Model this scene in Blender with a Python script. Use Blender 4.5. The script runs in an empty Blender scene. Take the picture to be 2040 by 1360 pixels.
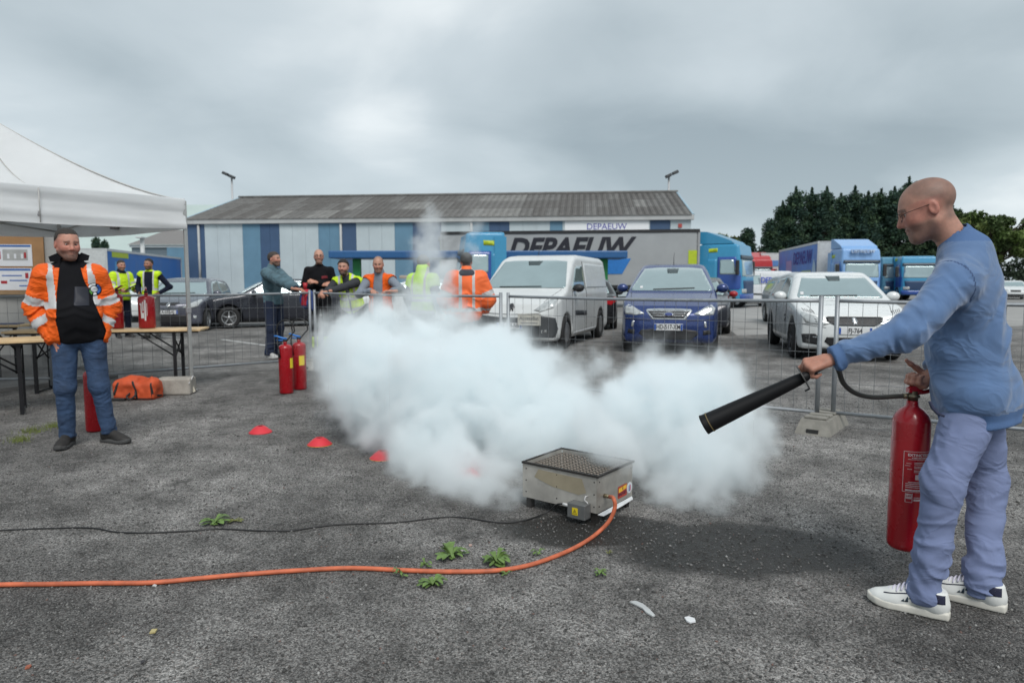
import bpy, bmesh, math, random
import numpy as np
from mathutils import Vector, Matrix, Euler
from mathutils.geometry import delaunay_2d_cdt
random.seed(7); np.random.seed(7)
SC = bpy.context.scene
COL = SC.collection
R = math.radians

# ------------------------------------------------------------------ camera, sky, sun, exposure
FPX = 1360.0; PITCH = R(5.0); CH = 1.35           # focal length in photo pixels, tilt, eye height
cd = bpy.data.cameras.new('camera'); cam = bpy.data.objects.new('camera', cd); COL.objects.link(cam)
cam.location = (0, 0, CH); cam.rotation_euler = (R(90) - PITCH, 0, 0)
cd.sensor_width = 36; cd.lens = 36 * FPX / 2040; cd.clip_start = .05; cd.clip_end = 2500
cd.dof.use_dof = True; cd.dof.focus_distance = 3.3; cd.dof.aperture_fstop = 3.6
SC.camera = cam

world = bpy.data.worlds.new('World'); SC.world = world; world.use_nodes = True
def build_world():
    nt = world.node_tree; nt.nodes.clear(); N = nt.nodes.new; L = nt.links.new
    out = N('ShaderNodeOutputWorld'); bg = N('ShaderNodeBackground'); L(bg.outputs[0], out.inputs[0])
    sky = N('ShaderNodeTexSky'); sky.sky_type = 'NISHITA'; sky.sun_disc = False
    sky.sun_elevation = R(52); sky.sun_rotation = R(166); sky.dust_density = 3
    tc = N('ShaderNodeTexCoord'); sep = N('ShaderNodeSeparateXYZ'); L(tc.outputs['Generated'], sep.inputs[0])
    def math_(op, a, b=None, c=None):
        n = N('ShaderNodeMath'); n.operation = op
        for i, v in enumerate((a, b, c)):
            if v is None: continue
            if isinstance(v, (int, float)): n.inputs[i].default_value = v
            else: L(v, n.inputs[i])
        return n.outputs[0]
    z = math_('ADD', math_('MAXIMUM', sep.outputs[2], 0.0), .26)
    cx = math_('DIVIDE', sep.outputs[0], z); cy = math_('DIVIDE', sep.outputs[1], z)
    comb = N('ShaderNodeCombineXYZ'); L(cx, comb.inputs[0]); L(cy, comb.inputs[1])
    def noise(scale, detail, off, rough=.5, dist=0.):
        mp = N('ShaderNodeMapping'); mp.inputs[1].default_value = off; L(comb.outputs[0], mp.inputs[0])
        n = N('ShaderNodeTexNoise'); n.inputs['Scale'].default_value = scale; n.inputs['Detail'].default_value = detail
        n.inputs['Roughness'].default_value = rough; n.inputs['Distortion'].default_value = dist
        L(mp.outputs[0], n.inputs[0]); return n.outputs[0]
    a = noise(.62, 3, (5.56, 8.35, 3.08), .42, .2); b = noise(1.9, 5, (7.1, -2.2, 3), .5, .3)
    v = math_('ADD', math_('MULTIPLY', a, .80), math_('MULTIPLY', b, .20))
    ramp = N('ShaderNodeValToRGB'); L(v, ramp.inputs[0]); e = ramp.color_ramp.elements
    e[0].position = .385; e[0].color = (.215, .26, .285, 1); e[1].position = .605; e[1].color = (.60, .635, .645, 1)
    m = e.new(.465); m.color = (.31, .36, .385, 1); m = e.new(.535); m.color = (.405, .455, .48, 1)
    hz = math_('POWER', math_('SUBTRACT', 1.0, math_('MAXIMUM', math_('MINIMUM', sep.outputs[2], 1.), 0.)), 9.0)
    mixh = N('ShaderNodeMix'); mixh.data_type = 'RGBA'; L(math_('MULTIPLY', hz, .75), mixh.inputs[0])
    L(ramp.outputs[0], mixh.inputs[6]); mixh.inputs[7].default_value = (.42, .495, .535, 1)
    sk = N('ShaderNodeMix'); sk.data_type = 'RGBA'; sk.blend_type = 'MULTIPLY'; sk.inputs[0].default_value = 1
    L(sky.outputs[0], sk.inputs[6]); sk.inputs[7].default_value = (.9, .95, 1, 1)
    # clouds cover the sky almost wholly: strength .1 on the physical sky, the cloud layer is scaled up to match
    cs = N('ShaderNodeMix'); cs.data_type = 'RGBA'; cs.blend_type = 'MULTIPLY'; cs.inputs[0].default_value = 1
    L(mixh.outputs[2], cs.inputs[6]); cs.inputs[7].default_value = (10, 10, 10, 1)
    fin = N('ShaderNodeMix'); fin.data_type = 'RGBA'; fin.inputs[0].default_value = .93
    L(sk.outputs[2], fin.inputs[6]); L(cs.outputs[2], fin.inputs[7])
    L(fin.outputs[2], bg.inputs[0]); bg.inputs[1].default_value = .1
build_world()
sd_ = bpy.data.lights.new('sun', 'SUN'); sun = bpy.data.objects.new('sun', sd_); COL.objects.link(sun)
sd_.energy = 1.5; sd_.angle = R(30); sd_.color = (1, .97, .93); sun.rotation_euler = (R(38), 0, R(14))
SC.view_settings.view_transform = 'Standard'; SC.view_settings.look = 'None'
SC.view_settings.exposure = 0.62; SC.view_settings.gamma = 1.0; SC.view_settings.use_curve_mapping = False
SC.render.engine = 'CYCLES'
cy_ = SC.cycles; cy_.use_denoising = True; cy_.max_bounces = 24; cy_.diffuse_bounces = 3; cy_.glossy_bounces = 3
cy_.transmission_bounces = 4; cy_.volume_bounces = 22; cy_.transparent_max_bounces = 12; cy_.volume_step_rate = 1.0
cy_.volume_max_steps = 256; cy_.sample_clamp_indirect = 8; cy_.caustics_reflective = False; cy_.caustics_refractive = False

# ------------------------------------------------------------------ where a photo pixel lies in the place
def ray(px, py):
    dx = (px - 1020) / FPX; dy = (py - 680) / FPX
    return np.array([dx, math.cos(PITCH) - dy * math.sin(PITCH), -math.sin(PITCH) - dy * math.cos(PITCH)])
def at(px, py, Y):
    r = ray(px, py); t = Y / r[1]; return np.array([r[0] * t, Y, CH + r[2] * t])
def gnd(px, py, z=0.):
    r = ray(px, py); t = (z - CH) / r[2]; return np.array([r[0] * t, r[1] * t, z])
A = lambda *v: np.array(v, float)
def unit(v): v = np.asarray(v, float); return v / max(np.linalg.norm(v), 1e-9)
def lerp(a, b, t): return np.asarray(a, float) * (1 - t) + np.asarray(b, float) * t

# ------------------------------------------------------------------ materials
_mats = {}
def M(name, c=(.5, .5, .5), rough=.6, metal=0., var=.12, scale=9., bump=0., bscale=60., coat=0., attr=False, spec=.5, trans=0., coord='Object', sheen=0., sub=0., crease=0., cscale=6.):
    if name in _mats: return _mats[name]
    m = bpy.data.materials.new(name); m.use_nodes = True; nt = m.node_tree; N = nt.nodes.new; L = nt.links.new
    b = nt.nodes['Principled BSDF']; tc = N('ShaderNodeTexCoord')
    n = N('ShaderNodeTexNoise'); n.inputs['Scale'].default_value = scale; n.inputs['Detail'].default_value = 6; n.inputs['Roughness'].default_value = .62
    L(tc.outputs[coord], n.inputs[0])
    mr = N('ShaderNodeMapRange'); mr.inputs[1].default_value = .3; mr.inputs[2].default_value = .7
    mr.inputs[3].default_value = 1 - var; mr.inputs[4].default_value = 1 + var; L(n.outputs[0], mr.inputs[0])
    mx = N('ShaderNodeMix'); mx.data_type = 'RGBA'; mx.blend_type = 'MULTIPLY'; mx.inputs[0].default_value = 1
    if attr:
        ca = N('ShaderNodeVertexColor'); ca.layer_name = 'Col'; L(ca.outputs[0], mx.inputs[6])
    else: mx.inputs[6].default_value = (*c, 1)
    L(mr.outputs[0], mx.inputs[7]); L(mx.outputs[2], b.inputs['Base Color'])
    b.inputs['Roughness'].default_value = rough; b.inputs['Metallic'].default_value = metal
    b.inputs['Coat Weight'].default_value = coat; b.inputs['Coat Roughness'].default_value = .06
    b.inputs['Specular IOR Level'].default_value = spec; b.inputs['Transmission Weight'].default_value = trans
    b.inputs['Sheen Weight'].default_value = sheen
    if sub: b.inputs['Subsurface Weight'].default_value = sub; b.inputs['Subsurface Radius'].default_value = (.012, .005, .003); b.inputs['Subsurface Scale'].default_value = 1
    if rough > .15:
        rr = N('ShaderNodeMapRange'); rr.inputs[1].default_value = .3; rr.inputs[2].default_value = .7
        rr.inputs[3].default_value = max(rough - .08, .02); rr.inputs[4].default_value = min(rough + .08, 1); L(n.outputs[0], rr.inputs[0]); L(rr.outputs[0], b.inputs['Roughness'])
    if bump:
        n2 = N('ShaderNodeTexNoise'); n2.inputs['Scale'].default_value = bscale; n2.inputs['Detail'].default_value = 4; L(tc.outputs[coord], n2.inputs[0])
        bp = N('ShaderNodeBump'); bp.inputs['Strength'].default_value = bump; bp.inputs['Distance'].default_value = .004; L(n2.outputs[0], bp.inputs['Height']); L(bp.outputs[0], b.inputs['Normal'])
    if crease:      # fine sharp creases in cloth: folded noise as relief
        mp = N('ShaderNodeMapping'); mp.inputs[2].default_value = (.5, .35, .3); mp.inputs[3].default_value = (1, 1, 1.7); L(tc.outputs[coord], mp.inputs[0])
        n3 = N('ShaderNodeTexNoise'); n3.inputs['Scale'].default_value = cscale; n3.inputs['Detail'].default_value = 2.5; n3.inputs['Distortion'].default_value = .9; L(mp.outputs[0], n3.inputs[0])
        s = N('ShaderNodeMath'); s.operation = 'SUBTRACT'; s.inputs[1].default_value = .5; L(n3.outputs[0], s.inputs[0]); ab = N('ShaderNodeMath'); ab.operation = 'ABSOLUTE'; L(s.outputs[0], ab.inputs[0])
        b3 = N('ShaderNodeBump'); b3.invert = True; b3.inputs['Strength'].default_value = crease; b3.inputs['Distance'].default_value = .10; L(ab.outputs[0], b3.inputs['Height'])
        if bump: L(bp.outputs[0], b3.inputs['Normal'])
        L(b3.outputs[0], b.inputs['Normal'])
    _mats[name] = m; return m

def translucent(m, c, w):
    nt = m.node_tree; b = nt.nodes['Principled BSDF']; o = nt.nodes['Material Output']; t = nt.nodes.new('ShaderNodeBsdfTranslucent'); t.inputs[0].default_value = (*c, 1)
    x = nt.nodes.new('ShaderNodeMixShader'); x.inputs[0].default_value = w; nt.links.new(b.outputs[0], x.inputs[1]); nt.links.new(t.outputs[0], x.inputs[2]); nt.links.new(x.outputs[0], o.inputs[0])

# ------------------------------------------------------------------ objects
def link(o, parent=None):
    COL.objects.link(o)
    if parent is not None: o.parent = parent
    return o
def tag(o, label=None, cat=None, group=None, kind=None):
    for k, v in (('label', label), ('category', cat), ('group', group), ('kind', kind)):
        if v: o[k] = v
    return o
def thing(name, label, cat, loc=(0, 0, 0), rz=0., group=None):
    o = bpy.data.objects.new(name, None); o.empty_display_size = .2; o.location = loc; o.rotation_euler = (0, 0, rz)
    return tag(link(o), label, cat, group)
def mesh_np(name, V, F, mat, smooth=True, cols=None):
    """F: (n,3) or (n,4) array or list of faces"""
    me = bpy.data.meshes.new(name)
    if isinstance(F, np.ndarray):
        n, k = F.shape
        me.vertices.add(len(V)); me.vertices.foreach_set('co', np.asarray(V, np.float32).ravel())
        me.loops.add(n * k); me.loops.foreach_set('vertex_index', F.astype(np.int32).ravel())
        me.polygons.add(n); me.polygons.foreach_set('loop_start', np.arange(0, n * k, k, dtype=np.int32))
        me.update(calc_edges=True)
    else:
        me.from_pydata([tuple(v) for v in V], [], F); me.update()
    if smooth is True: me.polygons.foreach_set('use_smooth', np.ones(len(me.polygons), bool))
    if cols is not None:
        ca = me.color_attributes.new('Col', 'FLOAT_COLOR', 'POINT')
        c = np.ones((len(V), 4), np.float32); c[:, :3] = cols; ca.data.foreach_set('color', c.ravel())
    for m in (mat if isinstance(mat, (list, tuple)) else [mat]): me.materials.append(m)
    return me
def mk(name, V, F, mat, parent=None, smooth=True, cols=None, loc=None):
    V = np.asarray(V, float)
    if loc is not None: V = V - np.asarray(loc)
    o = bpy.data.objects.new(name, mesh_np(name, V, F, mat, smooth, cols))
    if loc is not None and parent is None: o.location = loc
    return link(o, parent)
def copy_tree(o, parent=None):
    c = o.copy(); COL.objects.link(c); c.parent = parent
    for ch in list(o.children): copy_tree(ch, c)
    return c

def frame_of(d, up=(0, 0, 1)):
    d = unit(d); up = np.asarray(up, float)
    if abs(np.dot(d, unit(up))) > .98: up = A(1, 0, 0)
    x = unit(np.cross(up, d)); y = np.cross(d, x); return x, y, d

class MB:
    """collects shapes; build() links them as one mesh object"""
    def __init__(s): s.v = []; s.f = []; s.sm = []
    def add(s, V, F, sm=False):
        b = len(s.v); s.v += [tuple(float(q) for q in v) for v in V]; s.f += [tuple(b + i for i in f) for f in F]; s.sm += [sm] * len(F); return s
    def box(s, c, size, rot=None, bev=0.):
        x, y, z = (q / 2 for q in size)
        if bev <= 0:
            V = np.array([(a, b, d) for a in (-x, x) for b in (-y, y) for d in (-z, z)])
            F = [(0, 1, 3, 2), (4, 6, 7, 5), (0, 4, 5, 1), (2, 3, 7, 6), (0, 2, 6, 4), (1, 5, 7, 3)]
        else:
            bm = bmesh.new(); bmesh.ops.create_cube(bm, size=1)
            for v in bm.verts: v.co = (v.co.x * 2 * x, v.co.y * 2 * y, v.co.z * 2 * z)
            bmesh.ops.bevel(bm, geom=bm.edges[:], offset=bev, segments=2, affect='EDGES', profile=.5)
            bm.verts.ensure_lookup_table(); V = np.array([tuple(v.co) for v in bm.verts]); F = [tuple(v.index for v in f.verts) for f in bm.faces]; bm.free()
        if rot is not None: V = V @ np.array(Matrix(rot).to_3x3() if not isinstance(rot, np.ndarray) else rot).T
        return s.add(V + np.asarray(c, float), F)
    def tube(s, pts, r, n=8, cap=True, sm=True):
        pts = [np.asarray(p, float) for p in pts]; rs = r if isinstance(r, (list, tuple, np.ndarray)) else [r] * len(pts)
        V = []; prev = None
        for i, p in enumerate(pts):
            d = unit(pts[min(i + 1, len(pts) - 1)] - pts[max(i - 1, 0)])
            if prev is None: x, y, _ = frame_of(d)
            else: x = unit(prev - d * np.dot(prev, d)); y = np.cross(d, x)
            prev = x
            for k in range(n):
                a = 2 * math.pi * k / n; V.append(p + rs[i] * (math.cos(a) * x + math.sin(a) * y))
        F = [(i * n + k, i * n + (k + 1) % n, (i + 1) * n + (k + 1) % n, (i + 1) * n + k) for i in range(len(pts) - 1) for k in range(n)]
        s.add(V, F, sm)
        if cap:
            b = len(s.v) - len(V); s.f.append(tuple(b + k for k in reversed(range(n)))); s.f.append(tuple(b + (len(pts) - 1) * n + k for k in range(n))); s.sm += [False, False]
        return s
    def lathe(s, prof, c=(0, 0, 0), axis=(0, 0, 1), n=24, sm=True):
        x, y, d = frame_of(axis); V = []; c = np.asarray(c, float)
        for r, h in prof:
            for k in range(n):
                a = 2 * math.pi * k / n; V.append(c + d * h + max(r, 1e-4) * (math.cos(a) * x + math.sin(a) * y))
        F = [(i * n + k, i * n + (k + 1) % n, (i + 1) * n + (k + 1) % n, (i + 1) * n + k) for i in range(len(prof) - 1) for k in range(n)]
        s.add(V, F, sm); b = len(s.v) - len(V)
        if prof[0][0] > 1e-3: s.f.append(tuple(b + k for k in reversed(range(n)))); s.sm.append(False)
        if prof[-1][0] > 1e-3: s.f.append(tuple(b + (len(prof) - 1) * n + k for k in range(n))); s.sm.append(False)
        return s
    def prism(s, poly, o, U, V_, T):
        """polygon (u,v) in plane o+uU+vV, extruded by vector T"""
        o, U, V_, T = (np.asarray(q, float) for q in (o, U, V_, T)); n = len(poly)
        V = [o + u * U + v * V_ for u, v in poly]; V += [p + T for p in V]
        F = [tuple(reversed(range(n))), tuple(range(n, 2 * n))] + [(k, (k + 1) % n, n + (k + 1) % n, n + k) for k in range(n)]
        if np.dot(np.cross(U, V_), T) * sum(poly[i][0] * poly[(i + 1) % n][1] - poly[(i + 1) % n][0] * poly[i][1] for i in range(n)) < 0: F = [tuple(reversed(f)) for f in F]
        return s.add(V, F)
    def quad(s, a, b, c, d): return s.add([a, b, c, d], [(0, 1, 2, 3)])
    def build(s, name, mat, parent=None, loc=None):
        V = np.array(s.v)
        if loc is not None: V = V - np.asarray(loc)
        me = mesh_np(name, V, s.f, mat, smooth=None)
        me.polygons.foreach_set('use_smooth', np.array(s.sm, bool))
        o = bpy.data.objects.new(name, me)
        if loc is not None and parent is None: o.location = loc
        return link(o, parent)

def text(s, name, size, mat, parent, loc, U, V_, shear=0., ext=.004, bold=0., align='CENTER', sx=1.):
    """lettering as a real, thin extruded mesh; U is the reading direction, V_ up"""
    c = bpy.data.curves.new(name, 'FONT'); c.body = s; c.size = size; c.shear = shear; c.extrude = ext; c.offset = bold
    c.align_x = align; c.align_y = 'CENTER'; c.resolution_u = 3
    tmp = bpy.data.objects.new('tmp', c); COL.objects.link(tmp); dg = bpy.context.evaluated_depsgraph_get()
    me = bpy.data.meshes.new_from_object(tmp.evaluated_get(dg)); bpy.data.objects.remove(tmp); bpy.data.curves.remove(c)
    me.name = name; me.materials.clear(); me.materials.append(mat)
    U = unit(U); V_ = unit(V_); Nn = np.cross(U, V_)
    co = np.empty(len(me.vertices) * 3, np.float32); me.vertices.foreach_get('co', co); co = co.reshape(-1, 3)
    P = np.asarray(loc, float) + co[:, :1] * U * sx + co[:, 1:2] * V_ + co[:, 2:3] * Nn
    me.vertices.foreach_set('co', P.astype(np.float32).ravel()); me.update()
    o = bpy.data.objects.new(name, me); return link(o, parent)

# ------------------------------------------------------------------ distance fields, for bodies, cloth and car bodies
def _h(ix, iy, iz):
    n = (ix * 73856093) ^ (iy * 19349663) ^ (iz * 83492791); n = (n ^ (n >> 13)) * 1274126177
    return ((n ^ (n >> 16)) & 0xffff).astype(np.float32) / 32767.5 - 1
def vnoise(P):
    P = np.asarray(P); i = np.floor(P).astype(np.int64); f = (P - i).astype(np.float32); f = f * f * (3 - 2 * f); o = 0
    for a in (0, 1):
        wx = f[:, 0] if a else 1 - f[:, 0]
        for b in (0, 1):
            wy = f[:, 1] if b else 1 - f[:, 1]
            for c in (0, 1):
                wz = f[:, 2] if c else 1 - f[:, 2]
                o = o + wx * wy * wz * _h(i[:, 0] + a, i[:, 1] + b, i[:, 2] + c)
    return o
def smin(a, b, k):
    if k <= 0: return np.minimum(a, b)
    h = np.maximum(k - np.abs(a - b), 0) / k; return np.minimum(a, b) - h * h * k * .25
def smax(a, b, k): return -smin(-a, -b, k)
def cone(P, a, b, ra, rb):
    a = np.asarray(a, np.float32); d = np.asarray(b, np.float32) - a; q = P - a
    t = np.clip(q @ d / max(float(d @ d), 1e-9), 0, 1); return np.linalg.norm(q - t[:, None] * d, axis=1) - (ra + (rb - ra) * t)
def ell(P, c, r, B=None):
    q = P - np.asarray(c, np.float32)
    if B is not None: q = q @ np.asarray(B, np.float32).T          # rows of B: local axes
    r = np.asarray(r, np.float32); k0 = np.linalg.norm(q / r, axis=1); k1 = np.linalg.norm(q / (r * r), axis=1)
    return np.where(k1 > 1e-9, k0 * (k0 - 1) / np.maximum(k1, 1e-9), -r.min())
def rbox(P, c, half, rad=0., B=None):
    q = P - np.asarray(c, np.float32)
    if B is not None: q = q @ np.asarray(B, np.float32).T
    q = np.abs(q) - (np.asarray(half, np.float32) - rad)
    return np.linalg.norm(np.maximum(q, 0), axis=1) + np.minimum(q.max(axis=1), 0) - rad
def poly2(X, Y, pts):
    pts = np.asarray(pts, np.float32); d = np.full(X.shape, 1e9, np.float32); s = np.zeros(X.shape, bool); n = len(pts)
    for i in range(n):
        ax, ay = pts[i]; bx, by = pts[(i + 1) % n]; ex, ey = bx - ax, by - ay
        wx, wy = X - ax, Y - ay; t = np.clip((wx * ex + wy * ey) / max(ex * ex + ey * ey, 1e-12), 0, 1)
        d = np.minimum(d, (wx - ex * t) ** 2 + (wy - ey * t) ** 2)
        c = (ay > Y) != (by > Y); xi = ax + (Y - ay) * ex / (ey if abs(ey) > 1e-12 else 1e-12); s ^= c & (X < xi)
    d = np.sqrt(d); return np.where(s, -d, d)
def near(P, c, r, fn):
    """evaluates fn only close to c"""
    o = np.full(len(P), .5, np.float32); m = ((P - np.asarray(c, np.float32)) ** 2).sum(1) < r * r
    if m.any(): o[m] = fn(P[m])
    return o
def sdf_mesh(f, lo, hi, h, margin=.02):
    lo = np.asarray(lo, float); hi = np.asarray(hi, float); Bk = 8
    nb = np.maximum(np.ceil((hi - lo) / h / Bk).astype(int), 1); n = nb * Bk
    ax = [lo[i] + (np.arange(nb[i]) * Bk + (Bk - 1) / 2) * h for i in range(3)]
    C = np.stack(np.meshgrid(*ax, indexing='ij'), -1).reshape(-1, 3).astype(np.float32)
    d = np.concatenate([f(c) for c in np.array_split(C, max(1, len(C) // 200000))])
    act = np.abs(d) < Bk * h * .5 * 1.74 * 1.2 + margin
    Dm = np.repeat(np.repeat(np.repeat(d.reshape(nb), Bk, 0), Bk, 1), Bk, 2).astype(np.float32)
    off = np.stack(np.meshgrid(*[np.arange(Bk)] * 3, indexing='ij'), -1).reshape(-1, 3)
    bi = np.argwhere(act.reshape(nb)) * Bk
    if len(bi) == 0: return np.zeros((0, 3)), np.zeros((0, 4), int)
    for ch in np.array_split(bi, max(1, len(bi) * 512 // 400000)):
        I = (ch[:, None, :] + off[None]).reshape(-1, 3)
        Dm[I[:, 0], I[:, 1], I[:, 2]] = f((lo + I * h).astype(np.float32))
    S = Dm < 0; c = np.zeros(n - 1, np.int8)
    for a in (0, 1):
        for b in (0, 1):
            for e in (0, 1): c += S[a:n[0] - 1 + a, b:n[1] - 1 + b, e:n[2] - 1 + e]
    I = np.argwhere((c > 0) & (c < 8)); corners = np.array([(a, b, e) for a in (0, 1) for b in (0, 1) for e in (0, 1)])
    val = np.stack([Dm[I[:, 0] + k[0], I[:, 1] + k[1], I[:, 2] + k[2]] for k in corners], 1)
    acc = np.zeros((len(I), 3)); cnt = np.zeros(len(I))
    for i in range(8):
        for j in range(i + 1, 8):
            if np.abs(corners[i] - corners[j]).sum() != 1: continue
            m = (val[:, i] < 0) != (val[:, j] < 0); t = val[m, i] / (val[m, i] - val[m, j])
            acc[m] += corners[i] + t[:, None] * (corners[j] - corners[i]); cnt[m] += 1
    V = lo + (I + acc / cnt[:, None]) * h
    vid = np.full(n - 1, -1, np.int32); vid[I[:, 0], I[:, 1], I[:, 2]] = np.arange(len(I)); Fs = []
    for ax_ in range(3):
        u, v = [(1, 2), (2, 0), (0, 1)][ax_]
        sl0 = [slice(None)] * 3; sl1 = [slice(None)] * 3; sl0[ax_] = slice(0, -1); sl1[ax_] = slice(1, None)
        E = np.argwhere(S[tuple(sl0)] != S[tuple(sl1)])
        E = E[(E[:, u] > 0) & (E[:, v] > 0) & (E[:, u] < n[u] - 1) & (E[:, v] < n[v] - 1)]
        inside = S[E[:, 0], E[:, 1], E[:, 2]]; q = []
        for du, dv in ((-1, -1), (0, -1), (0, 0), (-1, 0)):
            e = E.copy(); e[:, u] += du; e[:, v] += dv; q.append(vid[e[:, 0], e[:, 1], e[:, 2]])
        q = np.stack(q, 1); q = np.where(inside[:, None], q, q[:, ::-1]); Fs.append(q)
    F = np.concatenate(Fs); F = F[(F >= 0).all(1)]
    return V, F
def sub_mesh(V, F, keep):
    F2 = F[keep]; u, inv = np.unique(F2, return_inverse=True); return V[u], inv.reshape(F2.shape), u
def vnormals(V, F):
    n = np.cross(V[F[:, 2]] - V[F[:, 0]], V[F[:, 3 % F.shape[1]]] - V[F[:, 1]]) if F.shape[1] == 4 else np.cross(V[F[:, 1]] - V[F[:, 0]], V[F[:, 2]] - V[F[:, 0]])
    o = np.zeros_like(V)
    for k in range(F.shape[1]): np.add.at(o, F[:, k], n)
    return o / np.maximum(np.linalg.norm(o, axis=1, keepdims=True), 1e-12)
def fill2d(poly, step):
    """fine triangulation of a 2-D polygon"""
    poly = [np.asarray(p, float) for p in poly]; B = []
    for i, p in enumerate(poly):
        q = poly[(i + 1) % len(poly)]; n = max(1, int(np.linalg.norm(q - p) / step)); B += [p + (q - p) * k / n for k in range(n)]
    n = len(B); B = np.array(B); lo, hi = B.min(0), B.max(0)
    gx, gy = np.meshgrid(np.arange(lo[0] + step / 2, hi[0], step), np.arange(lo[1] + step / 2, hi[1], step)); g = np.stack([gx.ravel(), gy.ravel()], 1)
    if len(g): g = g[poly2(g[:, 0].astype(np.float32), g[:, 1].astype(np.float32), B) < -step * .35]
    pts = [Vector(p) for p in B] + [Vector(p) for p in g]
    r = delaunay_2d_cdt(pts, [(i, (i + 1) % n) for i in range(n)], [], 1, 1e-6)
    P = np.array([tuple(p) for p in r[0]]); F = np.array([f for f in r[2] if len(f) == 3])
    ar = (P[F[:, 1], 0] - P[F[:, 0], 0]) * (P[F[:, 2], 1] - P[F[:, 0], 1]) - (P[F[:, 2], 0] - P[F[:, 0], 0]) * (P[F[:, 1], 1] - P[F[:, 0], 1])
    F[ar < 0] = F[ar < 0][:, ::-1]; return P, F
def conform(f, poly, o, U, V_, step=.04, lift=.004, thick=.01, far=3., max_in=6.):
    """a plate with the outline poly laid on the surface f, seen along -(U x V)"""
    U = unit(U); V_ = unit(V_); Nn = np.cross(U, V_); P2, F = fill2d(poly, step)
    P = (np.asarray(o, float) + P2[:, :1] * U + P2[:, 1:2] * V_ + Nn * far).astype(np.float32); t = np.zeros(len(P), np.float32)
    for _ in range(45):
        d = f(P - t[:, None] * Nn.astype(np.float32)); t = t + np.clip(d, -.2, 2.) * .92
    ok = np.abs(d) < .02; tm = np.median(t[ok]) if ok.any() else far; t = np.where(ok & (t < max_in), t, tm)
    X = P - t[:, None] * Nn + Nn * lift; nv = len(X)
    E = {}
    for a, b, c in F:
        for e in ((a, b), (b, c), (c, a)): E[e] = E.get(e, 0) + 1
    bd = [e for e in E if (e[1], e[0]) not in E]; X2 = X - Nn * (thick + lift)
    V = np.concatenate([X, X2]); Fl = [tuple(q) for q in F] + [(e[1], e[0], e[0] + nv, e[1] + nv) for e in bd]
    return V, Fl
def plate(name, f, poly, o, U, V_, mat, parent, **k):
    V, F = conform(f, poly, o, U, V_, **k); ob = mk(name, V, F, mat, parent, smooth=None)
    nt = len(ob.data.polygons); s = np.array([len(p.vertices) == 3 for p in ob.data.polygons]); ob.data.polygons.foreach_set('use_smooth', s); return ob

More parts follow.
